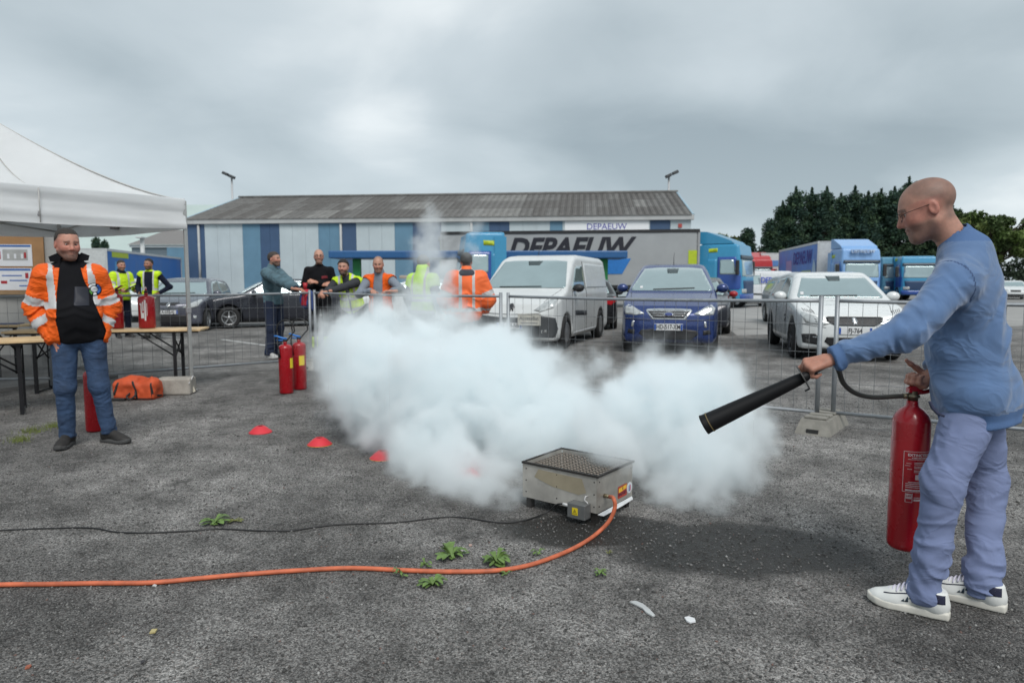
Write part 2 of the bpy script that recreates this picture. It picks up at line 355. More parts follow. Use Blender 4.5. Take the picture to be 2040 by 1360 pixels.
# ------------------------------------------------------------------ ground
def ground_material():
    m = bpy.data.materials.new('gravelly_asphalt'); m.use_nodes = True; nt = m.node_tree; N = nt.nodes.new; L = nt.links.new
    b = nt.nodes['Principled BSDF']; tc = N('ShaderNodeTexCoord'); P = tc.outputs['Object']
    def noise(s, d=4, r=.55, sc=None):
        n = N('ShaderNodeTexNoise'); n.inputs['Scale'].default_value = s; n.inputs['Detail'].default_value = d; n.inputs['Roughness'].default_value = r
        if sc:
            mp = N('ShaderNodeMapping'); mp.inputs[3].default_value = sc; L(P, mp.inputs[0]); L(mp.outputs[0], n.inputs[0])
        else: L(P, n.inputs[0])
        return n.outputs[0]
    def mr(v, a, b_, c, d):
        n = N('ShaderNodeMapRange'); L(v, n.inputs[0])
        for i, q in enumerate((a, b_, c, d)): n.inputs[i + 1].default_value = q
        return n.outputs[0]
    def mix(fac, a, b_, bl='MIX'):
        n = N('ShaderNodeMix'); n.data_type = 'RGBA'; n.blend_type = bl
        for i, v in ((0, fac), (6, a), (7, b_)):
            if isinstance(v, tuple): n.inputs[i].default_value = (*v, 1)
            elif isinstance(v, (int, float)): n.inputs[i].default_value = v
            else: L(v, n.inputs[i])
        return n.outputs[2]
    def mth(op, a, b_):
        n = N('ShaderNodeMath'); n.operation = op
        for i, v in enumerate((a, b_)):
            if isinstance(v, (int, float)): n.inputs[i].default_value = v
            else: L(v, n.inputs[i])
        return n.outputs[0]
    vor = N('ShaderNodeTexVoronoi'); vor.inputs['Scale'].default_value = 165; L(P, vor.inputs[0])
    vor2 = N('ShaderNodeTexVoronoi'); vor2.inputs['Scale'].default_value = 62; L(P, vor2.inputs[0])
    sepc = N('ShaderNodeSeparateColor'); L(vor.outputs['Color'], sepc.inputs[0])
    stone = mr(mth('POWER', sepc.outputs[0], 1.45), 0, 1, .058, .30)
    comb = N('ShaderNodeCombineColor'); [L(stone, comb.inputs[i]) for i in range(3)]
    warm = mix(mr(sepc.outputs[1], .93, 1, 0, .35), comb.outputs[0], (.16, .095, .075))
    tint = mix(1, warm, (1.16, 1.12, 1.075), 'MULTIPLY')
    patch = mr(noise(.55, 5, .6), .36, .68, .60, 1.38); c1 = mix(1, mix(1, tint, patch, 'MULTIPLY'), mr(noise(1.4, 4, .55), .35, .65, .74, 1.24), 'MULTIPLY')
    fine = mr(noise(4.5, 6, .7), .33, .66, .60, 1.30); c2 = mix(1, c1, fine, 'MULTIPLY')
    dark = mr(noise(1.9, 7, .72), .585, .68, 0, .7); c3 = mix(dark, c2, (.022, .021, .02))
    # damp patch beside the fire tray
    sp = N('ShaderNodeSeparateXYZ'); L(P, sp.inputs[0])
    w = mth('MULTIPLY', mth('SUBTRACT', noise(2.6, 5, .6), .5), 1.6)
    def stain(cx, cy, rx, ry):
        dx = mth('DIVIDE', mth('SUBTRACT', sp.outputs[0], cx), rx); dy = mth('DIVIDE', mth('SUBTRACT', sp.outputs[1], cy), ry)
        q = mth('ADD', mth('ADD', mth('MULTIPLY', dx, dx), mth('MULTIPLY', dy, dy)), w); return mr(q, .70, 1.15, 1, 0)
    s1 = stain(1.14, 3.36, .68, .36); s2 = stain(.42, 3.62, .55, .25)
    wet = mth('MAXIMUM', s1, s2)
    c4 = mix(mth('MULTIPLY', wet, .93), c3, (.020, .018, .016))
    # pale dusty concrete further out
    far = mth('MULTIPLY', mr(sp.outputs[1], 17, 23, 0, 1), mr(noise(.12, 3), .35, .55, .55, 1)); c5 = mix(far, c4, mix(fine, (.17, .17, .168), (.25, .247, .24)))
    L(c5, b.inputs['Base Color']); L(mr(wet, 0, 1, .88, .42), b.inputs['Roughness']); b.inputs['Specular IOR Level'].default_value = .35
    hgt = mth('ADD', mth('MULTIPLY', mth('SUBTRACT', 1.0, vor.outputs['Distance']), .7), mth('MULTIPLY', mth('SUBTRACT', 1.0, vor2.outputs['Distance']), .8))
    hgt = mth('ADD', hgt, mth('MULTIPLY', noise(6, 5), 2.2))
    bp = N('ShaderNodeBump'); bp.inputs['Strength'].default_value = .9; bp.inputs['Distance'].default_value = .009; L(hgt, bp.inputs['Height']); L(bp.outputs[0], b.inputs['Normal'])
    return m
MG = ground_material()
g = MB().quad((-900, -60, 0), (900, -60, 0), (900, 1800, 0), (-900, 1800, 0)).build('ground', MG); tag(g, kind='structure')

def scatter_gravel():
    rng = np.random.default_rng(3); n = 52000
    # denser towards the viewer, where single chips can be told apart
    Y = 1.55 + 6.6 * rng.random(n) ** 1.9; X = (rng.random(n) * 2 - 1) * (Y * .80 + .25)
    s = (.0026 + .0034 * rng.random(n) ** 2) * (1 + .35 * (rng.random(n) > .96)) * (1 + .06 * Y)
    base = np.array([(1, 0, 0), (-1, 0, 0), (0, 1, 0), (0, -1, 0), (0, 0, 1), (0, 0, -1)], float)
    Fb = np.array([(0, 2, 4), (2, 1, 4), (1, 3, 4), (3, 0, 4), (2, 0, 5), (1, 2, 5), (3, 1, 5), (0, 3, 5)])
    a = rng.random(n) * 6.28; ca, sa = np.cos(a), np.sin(a)
    V = base[None] * (1 + .5 * (rng.random((n, 6, 1)) - .5)) * (s[:, None, None] * np.stack([.8 + .6 * rng.random(n), .8 + .5 * rng.random(n), .45 + .5 * rng.random(n)], 1)[:, None])
    V = V + (rng.random((n, 6, 3)) - .5) * s[:, None, None] * .5
    Vx = V[..., 0] * ca[:, None] - V[..., 1] * sa[:, None] + X[:, None]; Vy = V[..., 0] * sa[:, None] + V[..., 1] * ca[:, None] + Y[:, None]
    P = np.stack([Vx, Vy, V[..., 2] + s[:, None] * .22], -1).reshape(-1, 3)
    F = (Fb[None] + (np.arange(n) * 6)[:, None, None]).reshape(-1, 3)
    g_ = .045 + .22 * rng.random(n) ** 1.6; g_[rng.random(n) > .988] = .36
    c = np.stack([g_, g_ * .98, g_ * .95], 1); red = rng.random(n) > .992; c[red] = (.16, .10, .085)
    o = mk('gravel', P, F, M('stone_chips', rough=.85, attr=True, var=.1, scale=90), None, smooth=None, cols=np.repeat(c, 6, 0))
    tag(o, 'loose grey stone chips strewn over the worn asphalt', 'gravel', kind='stuff')
scatter_gravel()

# faded parking lines behind the fence
mline = M('faded_road_paint', (.42, .42, .41), .8, var=.45, scale=7)
for k, (p, q, wd) in enumerate(((gnd(440, 676), gnd(545, 690), .11), (gnd(300, 668), gnd(352, 672), .1), (gnd(1470, 655), gnd(1520, 655), .14))):
    d = unit(q - p); s = A(-d[1], d[0], 0) * wd / 2; z = A(0, 0, .004)
    tag(MB().quad(p - s + z, q - s + z, q + s + z, p + s + z).build('parking_line', mline), kind='structure')
# pale concrete apron on the right, beyond the cars
ap = [gnd(1468, 668, .004), gnd(2300, 640, .004), A(60, 44, .004), A(12, 44, .004)]
tag(MB().quad(*ap).build('concrete_apron', M('pale_concrete', (.30, .295, .285), .85, var=.16, scale=.8, bump=.3)), kind='structure')
# low kerb step along the block wall on the left
k0, k1 = gnd(-160, 800), gnd(235, 753)
kd = unit(k1 - k0); kn = A(-kd[1], kd[0], 0)
tag(MB().prism([(0, 0), (np.linalg.norm(k1 - k0), 0), (np.linalg.norm(k1 - k0), 3.2), (0, 3.2)], k0 + A(0, 0, .001), kd, kn, (0, 0, .045)).build('pavement', M('worn_concrete_slab', (.16, .155, .15), .9, var=.25, scale=3, bump=.5)), kind='structure')

# ------------------------------------------------------------------ warehouse
EZ = A(0, 0, 1)
def build_warehouse():
    pL = at(372, 442, 62.); pR = at(1377, 430, 57.5)            # the two eave corners
    zE = (pL[2] + pR[2]) / 2; o = A(pL[0], pL[1], 0); d = unit(A(pR[0] - pL[0], pR[1] - pL[1], 0)); n = A(d[1], -d[0], 0)   # n faces the yard
    Ln = float(np.linalg.norm((pR - pL)[:2])); dep = 20.; zr = zE + 3.1
    T = thing('warehouse', 'long warehouse clad in white and blue panels under a grey corrugated roof', 'warehouse', tuple(o), math.atan2(d[1], d[0]))
    loc = lambda X: A(np.dot(X - o, d), np.dot(X - o, -n), X[2])   # local: x along the front, y back
    def u(px):                                                     # photo column -> metres along the front
        r = ray(px, 560); q = np.array([[r[0], -d[0]], [r[1], -d[1]]]); s = np.linalg.solve(q, o[:2]); return float(s[1])
    mw = M('white_cladding', (.46, .53, .56), .6, var=.07, scale=.6); ml = M('light_blue_cladding', (.115, .23, .33), .6, var=.1, scale=.6); mdk = M('dark_blue_cladding', (.045, .09, .175), .6, var=.1, scale=.6)
    mgrey = M('grey_trim', (.42, .43, .43), .6, var=.1, scale=1.5); mroof = [M('roof_sheet_%s' % t, c, .9, var=.3, scale=1.3) for t, c in (('mossy', (.115, .11, .105)), ('grey', (.145, .142, .137)), ('pale', (.20, .198, .19)))]
    MB().box((Ln / 2, dep / 2 + .05, zE / 2), (Ln - .02, dep - .1, zE - .1)).build('wall_core', mw, T)
    seq = [(371, 412, mdk), (412, 487, mw), (487, 522, ml), (522, 560, mdk), (560, 637, mw), (637, 682, ml), (682, 712, mdk), (712, 788, mw), (788, 824, ml), (824, 880, mdk), (880, 940, mw), (940, 975, ml), (975, 1015, mdk), (1015, 1095, mw), (1095, 1120, ml), (1120, 1293, mw), (1293, 1333, mdk), (1333, 1378, mw)]
    for a, b, m in seq:
        x0, x1 = max(u(a), 0), min(u(b), Ln)
        k = max(1, round((x1 - x0) / 1.15)); w = (x1 - x0) / k
        for i in range(k): MB().box((x0 + (i + .5) * w, -.03, zE / 2 - .05), (w - .012, .06, zE - .3), bev=.01).build('wall_panel', m, T)
    for px in (401, 682, 940):
        MB().tube([(u(px), -.14, .1), (u(px), -.14, zE - .35)], .11, 8).build('downpipe', mgrey, T)
    MB().box((Ln / 2, -.17, zE - .08), (Ln + .4, .34, .42), bev=.03).build('gutter', mgrey, T)
    # gable ends
    for x, s in ((0, -1), (Ln, 1)):
        MB().prism([(0, 0), (dep, 0), (dep / 2, zr - zE - .12)], (x - s * .3, 0, zE - .06), (0, 1, 0), (0, 0, 1), (s * .3, 0, 0)).build('gable', mw, T)
        MB().tube([(x + s * .12, -.3, zE + .1), (x + s * .12, dep / 2, zr + .12), (x + s * .12, dep + .3, zE + .1)], .12, 6).build('barge_board', M('barge_blue', (.30, .42, .50), .5), T)
    # corrugated sheets, each its own piece
    rf = MB().prism([(-.1, 0), (dep / 2, zr - zE - .14), (dep + .1, 0), (dep / 2, zr - zE - .35)], (.1, 0, zE - .02), (0, 1, 0), (0, 0, 1), (Ln - .2, 0, 0)).build('roof', mroof[0], T)
    nc, nr = 40, 3; w = Ln / nc; sl = math.hypot(dep / 2 + .4, zr - zE) / nr; ang = math.atan2(zr - zE, dep / 2 + .4); V = []; F = []; seg = 14
    for i in range(seg + 1):
        z = .05 * math.cos(i / seg * 2 * math.pi * 6 + .4)
        for j, t in enumerate((0, 1)): V.append(((i / seg) * w * 1.005, t * sl * 1.03 * math.cos(ang), t * sl * 1.03 * math.sin(ang) + z)); V.append(((i / seg) * w * 1.005, t * sl * 1.03 * math.cos(ang), t * sl * 1.03 * math.sin(ang) + z - .03))
    for i in range(seg):
        a, b = i * 4, (i + 1) * 4; F += [(a, b, b + 2, a + 2), (a + 1, a + 3, b + 3, b + 1), (a, a + 1, b + 1, b)]
    mes = [mesh_np('roof_sheet', V, F, m, smooth=None) for m in mroof]; rng = random.Random(5)
    for i in range(nc):
        for j in range(nr):
            wgt = rng.random(); m = 0 if wgt < .55 else 1
            if i in (22, 23, 24, 25, 26) and j in (0, 1, 2): m = 2 if (i > 22 and j != 1) else 1
            if (i, j) in ((17, 1), (18, 1), (36, 1), (10, 0), (11, 0), (12, 1), (7, 0)): m = 2
            s = bpy.data.objects.new('roof_sheet', mes[m]); s.location = (i * w, -.4 + j * sl * math.cos(ang), zE + .12 + j * sl * math.sin(ang) + .012 * j); link(s, rf)
    MB().tube([(-.2, dep / 2, zr + .2), (Ln + .2, dep / 2, zr + .2)], .16, 8).build('ridge_cap', mroof[1], T)
    # sign above the trailer: lettering over an arc
    sg = u(1207); MB().box((sg, -.085, zE - 1.25), (u(1290) - u(1124), .05, 1.9)).build('sign_board', M('sign_white', (.78, .80, .82), .4, var=.04), T)
    mb = M('sign_blue', (.05, .05, .36), .5); ux = sg
    text('DEPAEUW', 'sign_lettering', .72, mb, T, (ux, -.125, zE - .80), (1, 0, 0), EZ)
    arc = [(ux + 2.2 * math.cos(a), -.13, zE - 2.6 + 1.55 * math.sin(a)) for a in np.linspace(.15, math.pi - .15, 22)]
    MB().tube([p for p in arc if p[2] < zE - 1.45 and p[0] < ux], .07, 6).build('sign_arc', M('sign_red', (.30, .06, .10), .5), T)
    MB().tube([p for p in arc if p[2] < zE - 1.45 and p[0] > ux], .07, 6).build('sign_arc', M('sign_red'), T)
    MB().box((Ln - .9, -.1, zE - .75), (.3, .1, .3)).build('alarm_box', M('alarm_red', (.4, .06, .05), .5), T)
build_warehouse()

def floodlight(px0, py0, pxt, pyt, Y, s, label):
    b = at(px0, py0, Y); t = at(pxt, pyt, Y); base = A(b[0], Y, 0)
    T = thing('floodlight_mast', label, 'floodlight', tuple(base), 0, 'floodlight masts behind the warehouse')
    m = M('galvanised_pole', (.45, .46, .47), .5, metal=.3); h = t[2]
    MB().tube([(0, 0, 0), (0, 0, h)], [.16, .10], 8).build('pole', m, T)
    MB().tube([(-.25, 0, h), (.25, 0, h)], .05, 6).build('cross_arm', m, T)
    for k in (-1, 1):
        MB().box((k * .34 + s * .25, -.15, h + .12 + .16 * k * s), (.62, .5, .3), Matrix.Rotation(R(-24 * s), 3, 'Y'), bev=.05).build('lamp_head', M('lamp_housing', (.05, .055, .06), .5), T)
floodlight(463, 396, 458, 352, 74, -1, 'floodlight mast with dark lamp heads behind the left end of the warehouse roof')
floodlight(1332, 388, 1334, 350, 70, 1, 'pale floodlight mast behind the right end of the warehouse roof')

# ------------------------------------------------------------------ far sheds on the left
def shed(label, px0, px1, pytop, Y, dep, hr, mw, mr, door=None):
    a, b = at(px0, pytop, Y), at(px1, pytop, Y); w = b[0] - a[0]; h = a[2]
    T = thing('shed', label, 'shed', (a[0], Y, 0)); MB().box((w / 2, dep / 2, h / 2), (w, dep, h)).build('wall', mw, T)
    MB().prism([(-.4, h), (dep / 2, h + hr), (dep + .4, h), (dep / 2, h + hr - .25)], (-.3, 0, .02), (0, 1, 0), (0, 0, 1), (w + .6, 0, 0)).build('roof', mr, T)
    MB().box((w / 2, -.1, h - .15), (w + .3, .2, .3)).build('fascia', M('pale_fascia', (.5, .55, .58), .6), T)
    if door: MB().box((w * door, -.06, h * .42), (w * .3, .12, h * .8)).build('shutter_door', M('shutter_grey', (.13, .17, .20), .6), T)
    return T, w, h
shed('long grey shed with a pale green roof far left behind the tent', 60, 420, 508, 150, 40, 13, M('shed_grey', (.25, .30, .33), .7), M('pale_green_roof', (.42, .50, .48), .8, var=.06, scale=.2))
T_, w_, h_ = shed('low shed with a grey roof and blue corner beside the warehouse', 262, 366, 488, 82, 18, 2.4, M('shed_slate', (.12, .16, .19), .7), M('shed_roof', (.20, .19, .185), .85, var=.2), .55)
MB().box((w_ - .9, -.08, h_ * .48), (2.1, .2, h_ * .96)).build('corner_panel', M('light_blue_cladding'), T_)
lp = at(283, 475, 60); T_ = thing('lamp_post', 'slim pale post standing in front of the far sheds', 'lamp post', (lp[0], 60, 0))
MB().tube([(0, 0, 0), (0, 0, lp[2])], [.22, .17], 10).build('pole', M('pale_post', (.5, .52, .52), .6), T_); MB().box((0, -.2, lp[2] + .06), (.5, .8, .14), bev=.03).build('lamp_head', M('pale_post'), T_)

# ------------------------------------------------------------------ trees
mbark = M('bark', (.06, .045, .035), .9)
def leaf_cloud(C, S, n, size, rng, cols, hang=0.):
    """n small leaf faces spread round the clump centres C with radii S"""
    k = rng.integers(0, len(C), n); v = rng.normal(size=(n, 3)); v /= np.linalg.norm(v, axis=1, keepdims=True)
    P = C[k] + v * S[k] * (rng.random((n, 1)) ** .45)
    a = rng.normal(size=(n, 3)); a[:, 2] -= hang; a /= np.linalg.norm(a, axis=1, keepdims=True); b = np.cross(a, rng.normal(size=(n, 3))); b /= np.linalg.norm(b, axis=1, keepdims=True)
    s = size * (.6 + .8 * rng.random((n, 1))); V = np.stack([P - a * s, P + b * s * .45, P + a * s, P - b * s * .45], 1).reshape(-1, 3)
    F = np.arange(n * 4).reshape(n, 4); c = np.asarray(cols)[rng.integers(0, len(cols), len(C))][k] * (.75 + .5 * rng.random((n, 1)))
    return V, F, np.repeat(c, 4, 0)
mneedle = M('conifer_needles', rough=.8, attr=True, var=.2, scale=3); mleaf = M('broad_leaves', rough=.7, attr=True, var=.2, scale=3)
def conifer(label, px, pytop, Y, wpx, seed, group):
    rng = np.random.default_rng(seed); t = at(px, pytop, Y); h = t[2]; r = wpx * Y / FPX / 2
    T = thing('conifer_tree', label, 'tree', (t[0], Y, 0), 0, group)
    tr = MB().tube([(0, 0, 0), (.05, 0, h * .5), (0, 0, h * .97)], [.28, .16, .03], 7); C = []; S = []
    lv = 15
    for i in range(lv):
        z = h * (.04 + .90 * i / lv); rr = r * 1.25 * (1.06 - i / lv) ** .68 * (.62 + .66 * rng.random()); m = 7
        for k in range(m):
            a = k / m * 6.28 + i * 1.1 + rng.random(); q = A(math.cos(a) * rr, math.sin(a) * rr, z - .5 + 1.0 * rng.random())
            tr.tube([(0, 0, z - .3), q * A(.7, .7, 1)], [.05, .015], 4, cap=False)
            for f in (.45, .85): C.append(q * A(f, f, 1) + A(0, 0, .35 * f)); S.append((.62 * r / 2.3 + .25, .62 * r / 2.3 + .25, .62))
    for k in range(5): C.append(A(0, 0, h * (.90 + .022 * k))); S.append((.30 - .05 * k, .30 - .05 * k, .26))
    tr.build('trunk', mbark, T)
    V, F, c = leaf_cloud(np.array(C), np.array(S), 12000, .18, rng, [(.018, .046, .026), (.026, .062, .032), (.042, .080, .036), (.018, .050, .036)], -.4)
    mk('crown', V, F, mneedle, T, smooth=None, cols=c)
conif = [(1537, 438, 92, 46), (1560, 402, 93, 56), (1586, 372, 92, 66), (1618, 374, 94, 60), (1648, 372, 91, 62), (1676, 386, 93, 58), (1704, 370, 95, 62), (1730, 382, 92, 56), (1756, 376, 94, 60), (1783, 372, 92, 60), (1812, 352, 93, 58), (1842, 380, 95, 56), (1870, 395, 93, 56), (1898, 410, 94, 52)]
words = ['first and lowest, at the left edge of the row', 'second from the left of the row', 'third from the left of the row', 'fourth from the left of the row', 'fifth from the left of the row', 'sixth from the left of the row', 'seventh from the left of the row', 'eighth from the left of the row', 'ninth from the left of the row', 'tenth from the left, just left of the bald man', 'tallest, its tip just above the bald forehead', 'behind the bald head of the man', 'hidden mostly behind the bald man', 'rightmost of the row, by the bald man\'s nape']
for k, (x, y, Y, w) in enumerate(conif): conifer('dark conifer ' + words[k], x, y, Y, w, 40 + k, 'row of dark conifers behind the trucks')
conifer('small dark conifer between the blue lorry cab and the tall conifer row', 1490, 455, 98, 46, 70, None)
conifer('thin dark conifer tip beyond the blue trailer, left one', 191, 472, 135, 22, 71, 'conifer tips far left')
conifer('dark conifer tip beyond the blue trailer, right one', 208, 478, 135, 26, 72, 'conifer tips far left')
def broadleaf(label, px, pytop, Y, wpx, seed, n, cols, leaf=.26):
    rng = np.random.default_rng(seed); t = at(px, pytop, Y); h = t[2]; r = wpx * Y / FPX / 2
    T = thing('broadleaf_tree', label, 'tree', (t[0], Y, 0)); tr = MB(); zb = h * .28; tr.tube([(0, 0, 0), (.1, 0, zb), (0, .1, h * .6)], [.32, .24, .1], 8); C = []; S = []
    for i in range(46):
        v = rng.normal(size=3); v /= np.linalg.norm(v); f = rng.random() ** .4; q = A(v[0] * r * f, v[1] * r * f, zb + (h - zb) * (.5 + .46 * v[2] * f))
        s = r * (.13 + .13 * rng.random()); C.append(q); S.append((s, s, s * .75)); tr.tube([(0, 0, zb + (q[2] - zb) * .25), lerp((0, 0, q[2]), q, .55) - A(0, 0, .4), q], [.09, .05, .015], 5, cap=False)
    tr.build('trunk', mbark, T); V, F, c = leaf_cloud(np.array(C), np.array(S), n, leaf, rng, cols)
    mk('crown', V, F, mleaf, T, smooth=None, cols=c)
gl = [(.065, .11, .022), (.09, .14, .028), (.05, .085, .02), (.12, .16, .04)]
broadleaf('spreading leafy green tree at the right edge behind the bald man', 1992, 398, 78, 175, 5, 13000, gl)
broadleaf('darker leafy tree just behind the bald man\'s collar', 1925, 435, 96, 90, 6, 6500, [(.02, .04, .018), (.03, .05, .02)])
broadleaf('yellowish green tree behind the blue lorry cab', 1455, 456, 105, 74, 7, 5000, [(.10, .13, .03), (.13, .15, .04), (.07, .10, .025)], .3)
def hedge_row():
    rng = np.random.default_rng(9); C = []; S = []
    for k in range(90): C.append(A(30 + k * .62, 100 + 2 * rng.random(), 1.3 + 3.2 * rng.random())); S.append((1.1, 1.1, 1.0))
    V, F, c = leaf_cloud(np.array(C), np.array(S), 11000, .30, rng, [(.012, .026, .014), (.02, .036, .018)])
    tag(mk('hedge', V, F, mneedle, None, smooth=None, cols=c), 'dense dark hedge under the row of conifers', 'hedge', kind='stuff')
hedge_row()

# ------------------------------------------------------------------ cycle shelter: blue roof on green posts
def shelter():
    Y = 31.; a = at(655, 507, Y); b = at(1250, 507, Y); z = a[2]; L_ = b[0] - a[0]
    T = thing('bike_shelter', 'long low shelter with a flat blue roof on green posts', 'shelter', (a[0], Y, 0))
    MB().box((L_ / 2, 1.0, z), (L_, 2.2, .34), bev=.05).build('roof', M('shelter_blue', (.02, .10, .26), .45, var=.1), T)
    for px in (706, 1206, 950):
        x = at(px, 560, Y)[0] - a[0]; MB().box((x, .6, z / 2 - .09), (.36, .22, z - .18), bev=.02).build('post', M('shelter_green', (.01, .19, .05), .5), T)
shelter()

# ------------------------------------------------------------------ fence panels
mgalv = M('galvanised_steel', (.30, .32, .34), .5, metal=.45, var=.14, scale=14)
def fence_panel(p0, p1, label, h=1.22):
    p0 = A(p0[0], p0[1], 0); p1 = A(p1[0], p1[1], 0); d = p1 - p0; L_ = np.linalg.norm(d)
    T = thing('mesh_fence', label, 'fence', tuple(p0), math.atan2(d[1], d[0]), 'temporary mesh fence panels')
    for x in (.025, L_ - .025): MB().tube([(x, 0, .05), (x, 0, h)], .021, 10).build('post', mgalv, T)
    n = 14
    MB().tube([(.03 + (L_ - .06) * i / n, 0, h - .045 - .014 * math.sin(math.pi * i / n)) for i in range(n + 1)], .0165, 8).build('top_rail', mgalv, T)
    MB().tube([(.03, 0, .14), (L_ - .03, 0, .14)], .0165, 8).build('bottom_rail', mgalv, T)
    w = MB(); k = int(L_ / .117)
    for i in range(1, k): x = L_ * i / k; w.tube([(x, .004, .14), (x, .004, h - .06)], .0022, 4, cap=False)
    for z in (.42, .70, .96): w.tube([(.03, -.003, z), (L_ - .03, -.003, z)], .0022, 4, cap=False)
    w.build('wire_mesh', M('mesh_wire', (.22, .23, .24), .5, metal=.5), T)
    return T
fR = gnd(1632, 851); fM = A(-.10, 8.25, 0); fL = A(-3.12, 10.75, 0); fLL = A(-5.72, 8.55, 0); fRR = A(5.6, 4.75, 0)
dd = unit(fR - fM)
fence_panel(fM + dd * .04, fR, 'mesh fence panel in front of the blue car and the white van')
fence_panel(fR + A(.10, .01, 0), fRR, 'mesh fence panel running right, behind the man in the blue sweatshirt')
fence_panel(fL, fM - dd * .02, 'mesh fence panel the men in hi-vis lean on, left of the van')
fence_panel(fLL, fL - A(.03, .03, 0), 'mesh fence panel between the tent and the two blue-handled extinguishers')
fence_panel(A(-9.0, 8.0, 0), fLL - A(.05, .02, 0), 'mesh fence panel behind the man in the orange jacket')
mblk = M('cast_concrete', (.235, .225, .20), .85, var=.2, scale=12, bump=.7, bscale=120)
def fence_foot(c, ang, label):
    T = thing('ballast_block', label, 'ballast block', (c[0], c[1], 0), ang, 'concrete fence feet'); b = MB(); prof = lambda l, w0, w1, z0, z1: None
    L0, L1, W0, W1, h = .36, .29, .15, .115, .125
    V = [(-L0, -W0, 0), (L0, -W0, 0), (L0, W0, 0), (-L0, W0, 0), (-L1, -W1, h), (L1, -W1, h), (L1, W1, h), (-L1, W1, h)]
    b.add(V, [(3, 2, 1, 0), (4, 5, 6, 7), (0, 1, 5, 4), (1, 2, 6, 5), (2, 3, 7, 6), (3, 0, 4, 7)]); b.build('block', mblk, T)
    for x in (-.22, -.07, .08, .22): MB().box((x, 0, h + .012), (.085, .19, .024), bev=.008).build('ridge', mblk, T)
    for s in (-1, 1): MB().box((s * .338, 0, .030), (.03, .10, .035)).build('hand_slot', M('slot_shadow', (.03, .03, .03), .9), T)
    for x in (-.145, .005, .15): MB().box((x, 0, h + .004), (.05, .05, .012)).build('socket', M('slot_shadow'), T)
fence_foot(gnd(1638, 853), R(52), 'grey concrete fence foot on the gravel left of the held extinguisher')
fence_foot(fM, R(70), 'concrete fence foot inside the smoke, below the white van'); fence_foot(fL, R(80), 'concrete fence foot behind the two blue-handled extinguishers')

